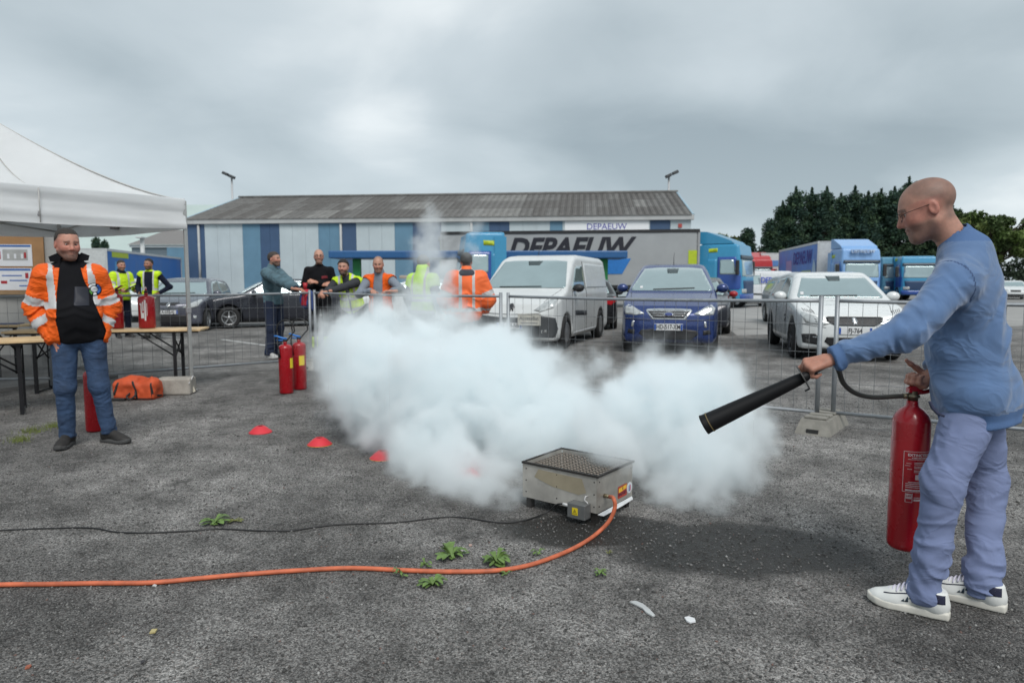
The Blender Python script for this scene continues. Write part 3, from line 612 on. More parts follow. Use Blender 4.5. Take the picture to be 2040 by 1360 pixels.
# ------------------------------------------------------------------ fire training tray
def fire_tray():
    o = A(.474, 3.70, 0); u = unit(A(-.79, .61, 0)); v = A(.61, .79, 0); LU, LV, z0, z1 = .51, .41, .065, .275
    T = thing('fire_tray', 'square stainless steel fire training tray with a mesh top', 'fire tray', tuple(o), math.atan2(v[1], v[0]))
    # local: x along v (right face), y along u (left face)
    ms = M('brushed_stainless', (.52, .50, .46), .42, metal=.5, var=.2, scale=7, bump=.08); mdk = M('burnt_steel', (.035, .032, .03), .6, metal=.3, var=.3)
    mst = M('heat_stained_steel', (.46, .40, .29), .45, metal=.5, var=.12, scale=6); t = .006
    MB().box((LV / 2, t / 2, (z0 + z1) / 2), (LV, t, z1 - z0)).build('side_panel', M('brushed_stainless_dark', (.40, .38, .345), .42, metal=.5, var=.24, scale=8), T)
    MB().box((t / 2 - .002, LU / 2 + t, (z0 + z1) / 2), (t, LU, z1 - z0)).build('side_panel', ms, T)
    MB().box((LV / 2, LU, (z0 + z1) / 2 - .001), (LV - .002, t, z1 - z0)).build('side_panel', ms, T)
    MB().box((LV - t / 2, LU / 2, (z0 + z1) / 2 - .001), (t - .001, LU - .02, z1 - z0)).build('side_panel', ms, T)
    MB().box((LV / 2, LU / 2, z0 + .02), (LV - .016, LU - .016, .01)).build('floor_plate', mdk, T)
    r = MB()
    for c, s in (((LV / 2, -.003, z1), (LV + .02, .012, .012)), ((LV / 2, LU + .003, z1), (LV + .02, .012, .012)), ((-.004, LU / 2, z1 + .0005), (.012, LU - .01, .012)), ((LV + .004, LU / 2, z1 + .0005), (.012, LU - .01, .012))): r.box(c, s)
    r.build('rim', mdk, T)
    # expanded metal top
    g_ = MB(); nu, nv = 13, 22; zt = z1 - .022
    for i in range(nu + 1):
        for s in (0, 1):
            pts = [(max(.01, min(LV - .01, LV * (i + (.5 if (k + s) % 2 else 0)) / nu)), .012 + (LU - .024) * k / nv, zt + .004 * (k % 2)) for k in range(nv + 1)]
            if s == 0 or i < nu: g_.tube(pts, .0028, 4, cap=False, sm=False)
    g_.build('mesh_grate', M('scorched_mesh', (.12, .105, .09), .5, metal=.6, var=.3, scale=20), T)
    for x, y in ((.03, .03), (LV - .03, .03), (.03, LU - .03), (LV - .03, LU - .03)): MB().box((x, y, z0 / 2 + .005), (.035, .035, z0 + .01)).build('leg', mdk, T)
    for y in (.02, .27, .49):
        for z in (.10, .17, .24): MB().lathe([(.0045, 0), (.003, .003)], (-.002, y, z), (-1, 0, 0), 8).build('rivet', mdk, T)
    for z in (.10, .24):
        for x in (.02, .39): MB().lathe([(.0045, 0), (.003, .003)], (x, 0, z), (0, -1, 0), 8).build('rivet', mdk, T)
    # heat stain as a thin discoloured plate on the left face
    MB().prism([(.07, .17), (.10, .245), (.40, .25), (.43, .20), (.30, .165), (.12, .15)], (-.0032, 0, 0), (0, 1, 0), (0, 0, 1), (-.0006, 0, 0)).build('heat_stain', mst, T)
    # junction box on the left face, near the front corner
    J = MB().box((-.034, .098, .075), (.066, .115, .085), bev=.004).build('junction_box', M('grey_enamel', (.20, .205, .205), .42, metal=.5, var=.1, scale=12), T)
    MB().box((-.069, .103, .075), (.003, .036, .04)).build('warning_sticker', M('warning_yellow', (.72, .56, .02), .5, var=.04), J)
    MB().prism([(-.014, -.012), (.014, -.012), (0, .014)], (-.0712, .103, .074), (0, 1, 0), (0, 0, 1), (-.0006, 0, 0)).build('warning_triangle', M('print_black', (.02, .02, .02), .6), J)
    MB().prism([(-.009, -.009), (.009, -.009), (0, .009)], (-.0719, .103, .0735), (0, 1, 0), (0, 0, 1), (-.0006, 0, 0)).build('warning_triangle', M('warning_yellow'), J)
    MB().prism([(-.0015, -.006), (.0015, -.006), (.002, .004), (-.002, .004)], (-.0726, .103, .0745), (0, 1, 0), (0, 0, 1), (-.0006, 0, 0)).build('warning_mark', M('print_black'), J)
    MB().tube([(-.034, .155, .085), (-.034, .205, .09)], [.010, .008], 10).build('cable_gland', M('white_plastic', (.6, .6, .6), .5), T)
    MB().tube([(-.002, .06, .155), (-.03, .06, .158), (-.035, .062, .14), (-.025, .05, .125), (-.025, .045, .118)], .0035, 6).build('sensor_wire', M('white_plastic'), T)
    MB().tube([(.075, -.001, .15), (.075, -.04, .15)], [.012, .010], 10).build('hose_fitting', M('brass', (.35, .30, .2), .4, metal=.9), T)
    # stickers on the right face
    S = MB().box((.285, -.0022, .125), (.105, .0016, .07)).build('maker_sticker', M('sticker_red', (.45, .05, .03), .5, var=.1), T)
    MB().prism([(-.046, -.004), (.046, .006), (.046, .028), (-.046, .022)], (.285, -.0032, .127), (1, 0, 0), (0, 0, 1), (0, -.0006, 0)).build('flame_band', M('sticker_yellow', (.85, .50, .03), .5, var=.15, scale=30), S)
    text('BADGET', 'sticker_text', .026, M('sticker_ink', (.10, .02, .05), .6), S, (.285, -.0042, .112), (1, 0, 0), EZ, ext=.0004, bold=.0006)
    MB().prism([(-.006, -.008), (.006, -.008), (.003, .002), (0, .012), (-.004, .002)], (.285, -.0042, .143), (1, 0, 0), (0, 0, 1), (0, -.0006, 0)).build('flame_mark', M('sticker_ink'), S)
    Rr = MB().lathe([(.033, 0), (.033, .0016)], (.372, -.001, .125), (0, -1, 0), 28).build('round_sticker', M('sticker_white', (.75, .76, .78), .5), T)
    MB().lathe([(.024, 0), (.024, .0006)], (.372, -.003, .125), (0, -1, 0), 24).build('sticker_disc', M('sticker_pale', (.6, .65, .72), .5), Rr)
    MB().prism([(-.012, -.018), (-.002, -.02), (-.004, .018), (-.01, .014)], (.372, -.0042, .125), (1, 0, 0), (0, 0, 1), (0, -.0005, 0)).build('sticker_blue_band', M('flag_blue', (.03, .08, .35), .5), Rr)
    MB().prism([(.003, -.02), (.012, -.014), (.011, .014), (.005, .018)], (.372, -.0042, .125), (1, 0, 0), (0, 0, 1), (0, -.0005, 0)).build('sticker_red_band', M('flag_red', (.55, .03, .04), .5), Rr)
    MB().add([(.0, -.004, .062), (.40, -.004, .066), (.40, -.012, .050), (.26, -.016, .046), (.05, -.012, .042), (.0, -.004, .058), (.40, -.004, .06), (.40, -.012, .047), (.26, -.016, .043), (.05, -.012, .039)], [(0, 4, 3, 2, 1), (5, 6, 7, 8, 9), (4, 0, 5, 9), (3, 4, 9, 8), (2, 3, 8, 7)]).build('bent_foil_strip', M('bright_foil', (.75, .76, .77), .35, metal=.3), T)
    W = Matrix.Translation(Vector(o)) @ Matrix.Rotation(math.atan2(v[1], v[0]), 4, 'Z')
    return lambda x, y, z: np.array(W @ Vector((x, y, z)))
TRAY = fire_tray()
def catmull(P, k=8):
    P = [np.asarray(p, float) for p in P]; P = [2 * P[0] - P[1]] + P + [2 * P[-1] - P[-2]]; o = []
    for i in range(1, len(P) - 2):
        for j in range(k):
            t = j / k; o.append(.5 * (2 * P[i] + (P[i + 1] - P[i - 1]) * t + (2 * P[i - 1] - 5 * P[i] + 4 * P[i + 1] - P[i + 2]) * t * t + (3 * P[i] - P[i - 1] - 3 * P[i + 1] + P[i + 2]) * t ** 3))
    return o + [P[-2]]
hz = .0125
hp = [TRAY(.075, -.035, .15), at(1222, 992, 3.585), at(1225, 1010, 3.565), at(1213, 1038, 3.56)] + [gnd(x, y, hz) for x, y in ((1188, 1063), (1155, 1085), (1110, 1106), (1050, 1126), (985, 1136), (900, 1138), (820, 1136), (700, 1131), (590, 1136), (480, 1144), (390, 1152), (300, 1160), (200, 1161), (90, 1163), (0, 1164), (-90, 1168), (-200, 1180))]
o = MB().tube(catmull(hp), .0108, 12).build('gas_hose', M('orange_rubber', (.52, .13, .06), .6, var=.28, scale=14), loc=hp[6]); tag(o, 'orange rubber gas hose running from the fire tray across the gravel', 'hose')
cz = .0045
cp = [TRAY(-.034, .20, .09), TRAY(-.036, .25, .075), TRAY(-.05, .31, .02)] + [gnd(x, y, cz) for x, y in ((1040, 1037), (990, 1040), (930, 1031), (880, 1030), (790, 1040), (680, 1044), (625, 1050), (570, 1057), (500, 1056), (440, 1053), (380, 1057), (290, 1061), (230, 1059), (180, 1051), (90, 1052), (0, 1056), (-120, 1060))]
o = MB().tube(catmull(cp), .0047, 8).build('power_cable', M('black_cable', (.012, .012, .013), .5, var=.05), loc=cp[5]); tag(o, 'thin black power cable running left from the junction box', 'cable')

# ------------------------------------------------------------------ marker cones
mred = M('cone_red', (.62, .03, .045), .5, var=.06)
for px, py, lab in ((519, 861, 'red disc cone on the gravel, left of the two clear of the smoke'), (637, 885, 'red disc cone with a yellow rim, nearest the smoke\'s left edge'), (763, 912, 'disc cone peeping out of the smoke at its left edge'), (930, 948, 'disc cone hidden inside the white smoke')):
    p = gnd(px, py); T = thing('disc_cone', lab, 'marker cone', tuple(p), 0, 'red disc cones on the gravel')
    MB().lathe([(.100, .0), (.102, .004), (.096, .010), (.088, .016), (.060, .042), (.036, .058), (.026, .060), (.025, .052), (.034, .052), (.086, .010), (.097, 0)], n=32).build('cone', mred, T)
    if px != 519: MB().lathe([(.1015, .0005), (.104, .002), (.1015, .0035)], n=32).build('rim', M('rim_yellow', (.75, .42, .04), .5), T)

# ------------------------------------------------------------------ fire extinguishers
mx = M('extinguisher_red', (.33, .004, .010), .28, var=.07, scale=5, coat=.3); mblack = M('black_rubber', (.012, .012, .013), .5, var=.1); mbrass = M('valve_brass', (.22, .19, .13), .45, metal=.8)
mblue = M('lever_blue', (.02, .16, .50), .45, var=.05); myel = M('label_yellow', (.80, .62, .03), .5, var=.05); mwht = M('label_white', (.72, .72, .72), .5, var=.05)
def patch(mb, r, a0, a1, z0, z1, lift=.0012, n=8):
    V = []; 
    for i in range(n + 1):
        a = a0 + (a1 - a0) * i / n
        for z in (z0, z1):
            for q in (lift, .0): V.append(((r + q) * math.cos(a), (r + q) * math.sin(a), z))
    F = []
    for i in range(n): a, b = 4 * i, 4 * i + 4; F += [(a, b, b + 2, a + 2), (a + 1, a, a + 2, a + 3)] if False else [(a, b, b + 2, a + 2)]
    return mb.add(V, F, True)
def ext_body(T, r, h, neck=.022, sh=.05, flat=False):
    p = [(r * .55, 0), (r * .93, .003), (r, .018), (r, h - sh)]
    p += [(r * math.cos(a) ** .8 if flat else r * .25 + r * .75 * math.cos(a), h - sh + sh * math.sin(a)) for a in np.linspace(.15, 1.45, 7)] + [(neck, h + .004), (neck, h + .03)]
    MB().lathe(p, n=36).build('cylinder', mx, T)
    MB().lathe([(neck * 1.02, h + .028), (neck * 1.15, h + .032), (neck * 1.15, h + .05), (neck * .8, h + .055)], n=16).build('valve', mbrass if not flat else mblack, T)
def lever_ext(label, loc, r, h, rz, hose=True, lev=None, lab=True, loop=.19, group=None, laba=2.6, rot=None):
    T = thing('fire_extinguisher', label, 'extinguisher', tuple(loc), rz, group)
    if rot is not None: T.rotation_euler = rot
    ext_body(T, r, h, flat=True); z = h + .05
    lm = lev or mx
    MB().tube([(.02, 0, z + .012), (-.03, 0, z + .02), (-.10, 0, z + .045), (-.13, 0, z + .048)], [.012, .014, .011, .008], 8).build('lever', lm, T)
    MB().tube([(.02, 0, z), (-.05, 0, z - .006), (-.105, 0, z - .002)], .008, 8).build('carry_handle', lm, T)
    if hose:
        pts = [A(.02, 0, z - .012), A(.07, .02, z + .06)] + [A(.0 + loop * .55 * math.cos(a), .03, z + .12 + loop * .62 * math.sin(a)) for a in np.linspace(-.2, 3.5, 12)] + [A(-r * .9, -.06, z - .03), A(-r * .72, -r * .86, h - .06)]
        MB().tube(catmull(pts, 4), .0085, 8).build('hose', mblack, T)
        MB().tube([A(-r * .72, -r * .88, h - .05), A(-r * .60, -r * .96, h - .16)], [.010, .016], 10).build('nozzle', mblack, T)
    if lab:
        m = MB(); patch(m, r, laba - .42, laba + .42, h * .52, h * .72); m.build('label', myel, T)
    return T
pE1, pE2 = gnd(571, 783), gnd(598, 775)
lever_ext('red extinguisher with blue lever, the nearer of the pair by the smoke', pE1, .083, .60, R(3), lev=mblue, laba=-.25, group='blue-levered extinguishers by the smoke')
lever_ext('red extinguisher with blue lever and yellow label, the farther of the pair', pE2, .083, .60, R(-8), lev=mblue, laba=-.75, group='blue-levered extinguishers by the smoke')
pE3 = gnd(190, 858); T = lever_ext('tall red extinguisher standing behind the legs of the orange-jacket man', pE3, .075, .56, R(120), hose=True, loop=.10, lab=False)

# ------------------------------------------------------------------ tent
def tent():
    c0 = A(-3.955, 8.35, 0); fd = A(-.66, -.75, 0) * 3.0; sd = A(-.85, .52, 0) * 3.0; C = [c0, c0 + fd, c0 + fd + sd, c0 + sd]; ctr = c0 + fd / 2 + sd / 2
    T = thing('canopy_tent', 'white pop-up canopy tent with aluminium legs at the left edge', 'tent', tuple(ctr)); zt, zv, zp = 2.325, 1.985, 3.36; Lc = lambda p: p - ctr
    mc = M('canopy_fabric', (.86, .875, .885), .7, var=.05, scale=1.5, bump=.25, bscale=9); translucent(mc, (.86, .88, .89), .42); ma = M('tent_aluminium', (.42, .42, .41), .4, metal=.7, var=.08)
    peak = A(0, 0, zp)
    for k in range(4):
        a, b = Lc(C[k]), Lc(C[(k + 1) % 4]); nu, nv = 24, 12; V = []
        for j in range(nv + 1):
            t = j / nv
            for i in range(nu + 1):
                s = i / nu; e = lerp(a, b, s) + A(0, 0, zt); p = lerp(e, peak, t)
                # cloth hangs between the ribs, so the slope is hollow
                z = zt + (zp - zt) * (t ** 1.5 * .92 + .08 * t); z -= .05 * math.sin(math.pi * s) * math.sin(math.pi * t) + .012 * math.sin(s * 9 + t * 5)
                V.append((p[0], p[1], z))
        F = [(j * (nu + 1) + i, j * (nu + 1) + i + 1, (j + 1) * (nu + 1) + i + 1, (j + 1) * (nu + 1) + i) for j in range(nv) for i in range(nu)]
        n0 = len(V); V += [(x, y, z - .006) for x, y, z in V]; F += [tuple(n0 + q for q in reversed(f)) for f in F]
        mk('roof_panel', V, np.array(F), mc, T)
        out = unit(np.cross(b - a, EZ)); out = out if np.dot(out, (a + b) / 2) > 0 else -out; V = []; nu, nv = 44, 10
        for j in range(nv + 1):
            t = j / nv
            for i in range(nu + 1):
                s = i / nu; p = lerp(a, b, s) + out * (.012 + .010 * math.sin(t * 9 + s * 3) + .006 * math.sin(t * 23 + s * 7 + math.sin(s * 5)) + .012 * math.sin(s * 21 + t * 2) * t + .014 * t)
                V.append((p[0], p[1], zt + .02 - (zt - zv + .02 + .028 * math.sin(math.pi * s)) * t))
        F = [(j * (nu + 1) + i, j * (nu + 1) + i + 1, (j + 1) * (nu + 1) + i + 1, (j + 1) * (nu + 1) + i) for j in range(nv) for i in range(nu)]
        n0 = len(V); V2 = [(x - out[0] * .004, y - out[1] * .004, z) for x, y, z in V]; F += [tuple(n0 + q for q in reversed(f)) for f in F]
        mk('valance', V + V2, np.array(F), mc, T)
        MB().box((a[0], a[1], 1.16), (.042, .042, 2.32), Matrix.Rotation(R(40), 3, 'Z'), bev=.005).build('leg', ma, T)
        MB().box((a[0], a[1], .02), (.11, .11, .012), Matrix.Rotation(R(40), 3, 'Z')).build('foot_plate', ma, T)
        MB().box((a[0], a[1], 1.0), (.055, .055, .07), Matrix.Rotation(R(40), 3, 'Z'), bev=.006).build('leg_collar', M('grey_plastic', (.25, .25, .26), .5), T)
        # scissor truss along the edge, and the seam cords
        q = lerp(a, b, .5)
        for (s0, z0_, s1, z1_) in ((0, 2.24, .5, 2.06), (0, 2.06, .5, 2.24), (.5, 2.24, 1, 2.06), (.5, 2.06, 1, 2.24)):
            p0, p1 = lerp(a, b, s0) * .985 + A(0, 0, z0_), lerp(a, b, s1) * .985 + A(0, 0, z1_); MB().tube([p0, p1], .012, 6).build('truss_bar', ma, T)
        MB().box(tuple(q * .985 + A(0, 0, 2.06)), (.09, .09, .05), bev=.008).build('truss_joint', M('grey_plastic'), T)
        MB().tube([q * .97 + A(0, 0, 2.15), A(0, 0, 2.45)], .012, 6).build('truss_bar', ma, T)
        seam = [lerp(a, (0, 0, 0), t) + A(0, 0, zt + (zp - zt) * (t ** 1.5 * .92 + .08 * t) + .006) for t in np.linspace(0, 1, 14)]; MB().tube(seam, .007, 5).build('seam', M('seam_cord', (.45, .44, .42), .7), T)
        seam = [lerp(q, (0, 0, 0), t) + A(0, 0, zt + (zp - zt) * (t ** 1.5 * .92 + .08 * t) - .05 * math.sin(math.pi * t) + .004) for t in np.linspace(0, 1, 14)]; MB().tube(seam, .006, 5).build('seam', M('seam_cord'), T)
        MB().tube([q + out * .034 + A(0, 0, zt), q + out * .04 + A(0, 0, zv - .02)], .005, 5).build('seam', M('seam_cord'), T)
    MB().tube([(0, 0, 2.3), (0, 0, zp - .03)], .02, 8).build('centre_pole', ma, T)
    return C
TC = tent()
# concrete block tied to the tent leg, paper tag
pb = gnd(343, 787); T = thing('concrete_block', 'pale concrete block weighing down the tent leg', 'concrete block', (pb[0], pb[1] + .1, 0), R(8))
bm_ = MB().box((0, 0, .10), (.40, .24, .20), bev=.022).build('block', M('weathered_concrete', (.34, .315, .28), .9, var=.25, scale=9, bump=.8, bscale=70), T)
MB().tube([(.19, -.13, .14), (.20, .0, .215), (.19, .13, .14)], .006, 6).build('tie_strap', M('white_plastic'), T)
tp = gnd(381, 782) + A(.03, -.06, .16); o = MB().add([(0, 0, 0), (.055, -.01, -.13), (.02, -.02, -.15), (-.01, -.01, -.11), (0, .004, 0), (.055, -.006, -.13), (.02, -.016, -.15), (-.01, -.006, -.11)], [(0, 3, 2, 1), (4, 5, 6, 7), (0, 1, 5, 4), (1, 2, 6, 5), (2, 3, 7, 6), (3, 0, 4, 7)]).build('paper_tag', M('cream_card', (.66, .62, .52), .7)); o.location = tp; tag(o, 'small cream paper tag hanging at the foot of the tent leg', 'tag')

# ------------------------------------------------------------------ wall, notice board, tables
pw = gnd(142, 736); wd = unit(A(-1, -.10, 0)); T = thing('block_wall', 'pale grey rendered wall behind the tent', 'wall', tuple(pw), math.atan2(wd[1], wd[0]))
MB().box((3, -.15, 1.22), (6, .3, 2.4)).build('wall', M('grey_render', (.36, .36, .35), .9, var=.14, scale=2.2, bump=.5, bscale=30), T)
MB().box((3, -.14, .12), (5.98, .36, .24)).build('base_course', M('damp_render', (.24, .235, .23), .9, var=.25, scale=4, bump=.6), T)
wl = lambda x, y, z: pw + wd * x + A(-wd[1], wd[0], 0) * y + A(0, 0, z)
def board():
    # ray to the wall face (local y = 0 side that faces the camera)
    nrm = A(-wd[1], wd[0], 0)
    if nrm[1] > 0: nrm = -nrm
    face = pw + nrm * 0.0; 
    def hit(px, py, off=.0):
        r = ray(px, py); c = A(0, 0, CH); p0 = pw + nrm * off; t = np.dot(p0 - c, nrm) / np.dot(r, nrm); return c + r * t
    yl = np.dot(nrm, A(-wd[1], wd[0], 0))         # +1 when nrm is local +y
    off = .04 if yl > 0 else .34
    a = hit(84, 455, off); b = hit(-60, 586, off); U = unit(A(a[0] - b[0], a[1] - b[1], 0)); Wd = np.linalg.norm((a - b)[:2]); o = A(b[0], b[1], 0)
    T = thing('notice_board', 'plywood notice board with two training posters on the wall', 'notice board', (o[0], o[1], b[2]), math.atan2(U[1], U[0]))
    H = a[2] - b[2] + .25
    MB().box((Wd / 2, .012, H / 2), (Wd, .02, H)).build('board', M('plywood', (.34, .19, .085), .65, var=.22, scale=2.5), T)
    MB().box((Wd / 2, -.012, .02), (Wd + .04, .05, .05)).build('ledge', M('plywood_edge', (.30, .2, .11), .7), T)
    mp = M('poster_paper', (.66, .68, .72), .6, var=.04); mbl = M('poster_blue', (.05, .14, .40), .6); mgr = M('poster_grey', (.36, .37, .37), .6); mrd = M('poster_red', (.35, .02, .03), .6)
    for k, (y0, y1) in enumerate(((487, 530), (534, 578))):
        p = hit(62, y0, off + .01); q = hit(-60, y1, off + .01); x1 = np.dot(p - o, U); x0 = np.dot(q - o, U); z0 = q[2] - b[2]; z1 = p[2] - b[2]; w = x1 - x0; h = z1 - z0; X = lambda s: x0 + w * s; Z = lambda s: z0 + h * s
        Pq = MB().box(((x0 + x1) / 2, -.002, (z0 + z1) / 2), (w, .004, h)).build('poster', mp, T)
        MB().box((X(.5), -.0052, Z(.93)), (w * .97, .002, h * .09)).build('poster_header', mbl, Pq)
        if k == 0:
            MB().box((X(.73), -.0052, Z(.52)), (w * .40, .002, h * .50)).build('poster_panel', mgr, Pq)
            for s in (.62, .73, .84): MB().box((X(s), -.0072, Z(.46)), (w * .035, .002, h * .22)).build('poster_icon', mp, Pq)
            MB().box((X(.47), -.0052, Z(.5)), (w * .05, .002, h * .35)).build('poster_icon', mrd, Pq); MB().box((X(.89), -.0072, Z(.50)), (w * .035, .002, h * .26)).build('poster_icon', mrd, Pq)
        else:
            for s, z, l in ((.68, .66, .32), (.78, .44, .28), (.86, .2, .14)): MB().box((X(s), -.0052, Z(z)), (w * l, .002, h * .05)).build('poster_line', mbl, Pq)
            MB().box((X(.92), -.0052, Z(.66)), (w * .05, .002, h * .24)).build('poster_icon', mrd, Pq); MB().box((X(.55), -.0052, Z(.36)), (w * .1, .002, h * .13)).build('poster_icon', mrd, Pq)
board()
mtop = M('pale_pine', (.62, .44, .24), .5, var=.18, scale=5); mleg = M('black_steel', (.014, .014, .016), .45, metal=.3)
def beer_table(label, pe, ang, L_=2.2, w=.5, h=.76):
    """right-hand end centre at pe; runs to local -x"""
    T = thing('trestle_table', label, 'table', tuple(pe), ang, 'folding trestle tables')
    for k in range(3): MB().box((-L_ / 2, -w / 2 + w / 3 * (k + .5), h - .013), (L_, w / 3 - .003, .026), bev=.004).build('board', mtop, T)
    for s in (-1, 1): MB().box((-L_ / 2, s * (w / 2 - .03), h - .035), (L_ - .06, .02, .02)).build('rail', mleg, T)
    for x in (-.32, -L_ + .32):
        for s in (-1, 1): MB().box((x, s * (w / 2 - .06), (h - .03) / 2), (.035, .035, h - .03)).build('leg', mleg, T)
        MB().tube([(x, -w / 2 + .06, .02), (x, w / 2 - .06, .02)], .012, 6).build('foot_bar', mleg, T)
        MB().tube([(x, -w / 2 + .06, h - .1), (x, w / 2 - .06, h - .38)], .010, 6).build('cross_brace', mleg, T); MB().tube([(x, w / 2 - .06, h - .1), (x, -w / 2 + .06, h - .38)], .010, 6).build('cross_brace', mleg, T)
        for s in (-1, 1): MB().tube([(x, s * (w / 2 - .07), h - .34), (x + (-.42 if x > -L_ / 2 else .42), s * (w / 2 - .07), h - .045)], .010, 6).build('folding_brace', mleg, T)
    return T
t1 = at(408, 656, 8.75); beer_table('pale wooden folding table with two standing extinguishers by the tent leg', (t1[0], t1[1], 0), R(12))
t2 = at(112, 676, 7.25); beer_table('pale wooden folding table at the left edge with an extinguisher lying on it', (t2[0], t2[1], 0), R(33), w=.6)
t3 = at(58, 634, 9.5); beer_table('wooden folding table farther back against the wall with a blue folder', (t3[0], t3[1], 0), R(4))
o = MB().box((0, 0, .006), (.42, .30, .012), bev=.002).build('folder', M('folder_blue', (.06, .085, .17), .5)); o.location = (t3[0] - .35, t3[1] - .02, .76); o.rotation_euler = (0, 0, R(20)); tag(o, 'dark blue folder lying on the table by the wall', 'folder')
def on_table(px, py, Y): p = at(px, py, Y); return A(p[0], Y, .761)
lever_ext('slim tall red extinguisher with a yellow label on the table, beside the orange sleeve', on_table(236, 658, 8.62), .068, .44, R(150), hose=False, laba=2.6, group='extinguishers standing on the table')
T = lever_ext('stout red extinguisher with white print standing on the table', on_table(294, 655, 8.68), .098, .42, R(-60), hose=False, lab=False, group='extinguishers standing on the table')
# white print wrapped on the stout one
m = MB()
for k, (a0, a1, z0, z1) in enumerate(((-.95, -.80, .30, .315), (-.75, -.35, .13, .20), (-.78, -.62, .20, .32), (-.30, -.12, .10, .36), (-.52, -.40, .22, .34), (-.04, .02, .16, .32))): patch(m, .098, a0, a1, z0, z1, n=5)
m.build('white_print', mwht, T)
q2 = at(48, 662, 7.02); T = lever_ext('red extinguisher with a yellow label lying on its side on the left table', (q2[0] - .34, q2[1], .761 + .083), .08, .52, 0, hose=False, lab=False, rot=(R(90), 0, R(-78)))
m = MB(); patch(m, .08, 2.35, 3.3, .20, .33); m.build('label', myel, T); m = MB(); patch(m, .08, 2.3, 3.0, .06, .19); m.build('label', mwht, T)

# ------------------------------------------------------------------ orange tool bag
def bag():
    p = gnd(268, 797); base = A(p[0], p[1] + .12, 0)
    def f(P):
        q = P - base.astype(np.float32); n = vnoise(q * 9) * .012 + vnoise(q * 22) * .007
        d = rbox(q, (-.02, 0, .10), (.235, .13, .11), .05); d = smin(d, ell(q, (-.06, .0, .19), (.15, .12, .085)), .06); d = smin(d, ell(q, (.16, -.02, .15), (.09, .1, .10)), .04)
        d = smin(d, cone(q, (.14, -.05, .16), (.175, -.06, .255), .03, .012), .04)
        d = smax(d, -cone(q, (.05, -.16, .22), (.07, .1, .25), .03, .02), .03); return d + n
    T = thing('tool_bag', 'slumped orange canvas bag on the gravel beside the concrete block', 'bag', tuple(base))
    V, F = sdf_mesh(f, base + A(-.34, -.24, .0), base + A(.34, .24, .36), .011); mk('bag_body', V - base, F, M('orange_canvas', (.52, .075, .02), .65, var=.18, scale=8), T)
    g_ = lambda P: f(P + base.astype(np.float32))
    mbp = M('black_webbing', (.02, .02, .02), .7)
    for poly in ([(-.24, .06), (-.21, .06), (-.16, .20), (-.18, .21)], [(.02, .01), (.045, .01), (.03, .13), (.0, .22), (-.02, .22), (.01, .12)], [(.20, .02), (.22, .02), (.205, .2), (.19, .2)], [(-.25, .012), (.20, .012), (.20, .024), (-.25, .024)]):
        plate('strap', g_, poly, (0, 0, 0), (1, 0, 0), EZ, mbp, T, step=.02, far=.6, lift=.003, thick=.006)
    MB().tube(catmull([(-.05, -.12, .08), (-.06, -.17, .05), (-.02, -.18, .02), (.03, -.16, .06), (.02, -.13, .10)], 5), .010, 6).build('handle', mbp, T)
    MB().box((-.18, -.16, .018), (.20, .05, .028), bev=.01).build('strap', mbp, T)
bag()

# ------------------------------------------------------------------ weeds, litter
def weed(label, px, py, wpx, seed, n=16, tall=.4, dry=0.):
    p = gnd(px, py); s = wpx * p[1] / FPX / 2; rng = random.Random(seed); T = thing('weed', label, 'weed', tuple(p), 0, 'weeds growing through the gravel')
    m = M('weed_leaf', (.12, .20, .05), .6, var=.35, scale=25) if not dry else M('weed_leaf_dry', (.16, .17, .05), .7, var=.3, scale=25)
    for k in range(int(n * 1.7)):
        a = rng.random() * 6.28; l = s * (.40 + .72 * rng.random()); w = l * (.12 + .10 * rng.random()); el = (.08 + tall * rng.random()); d = A(math.cos(a), math.sin(a), 0); sd = A(-d[1], d[0], 0); V = []
        prof = [(0, .12, 0), (.3, .5, .75), (.55, .95, 1.05), (.75, 1.0, 1.0), (.9, .6, .8), (1, .06, .62)]
        for t, ww, hh in prof:
            c = d * l * t + A(0, 0, .004 + el * l * hh + .004 * rng.random()); V += [c + sd * w * ww + A(0, 0, .15 * w), c - A(0, 0, .0), c - sd * w * ww + A(0, 0, .15 * w)]
        F = []
        for i in range(len(prof) - 1): b = 3 * i; F += [(b, b + 3, b + 4, b + 1), (b + 1, b + 4, b + 5, b + 2)]
        mk('leaf', V, np.array(F), m, T)
for i, (lab, x, y, w, n, tl) in enumerate((('broad green weed rosette just below the orange hose', 862, 1168, 62, 20, .5), ('leafy green weed clump against the hose, under the tray', 988, 1122, 66, 22, .6), ('spreading weed behind the hose, left of the clump', 900, 1110, 74, 18, .5), ('small two-leaf weed standing in front of the hose', 799, 1148, 34, 6, .9), ('tiny weed behind the hose between the small weed and spreading weed', 846, 1128, 40, 7, .5), ('small star-shaped weed in front of the hose below the clump', 1008, 1147, 34, 7, .35), ('tiny weed by the hose where it bends to the tray', 1072, 1104, 30, 7, .5), ('single bright weed right of the hose, alone on the gravel', 1196, 1145, 38, 10, .6), ('low green weed patch by the black cable on the left', 428, 1044, 58, 18, .4), ('small dry tuft beside the cable weed patch', 468, 1040, 34, 10, .3), ('pale dry sprig near the bare gravel right of the hose', 1212, 1104, 18, 7, .9))):
    weed(lab, x, y, w, 20 + i, n, tl, dry=1. if 'dry' in lab else 0.)
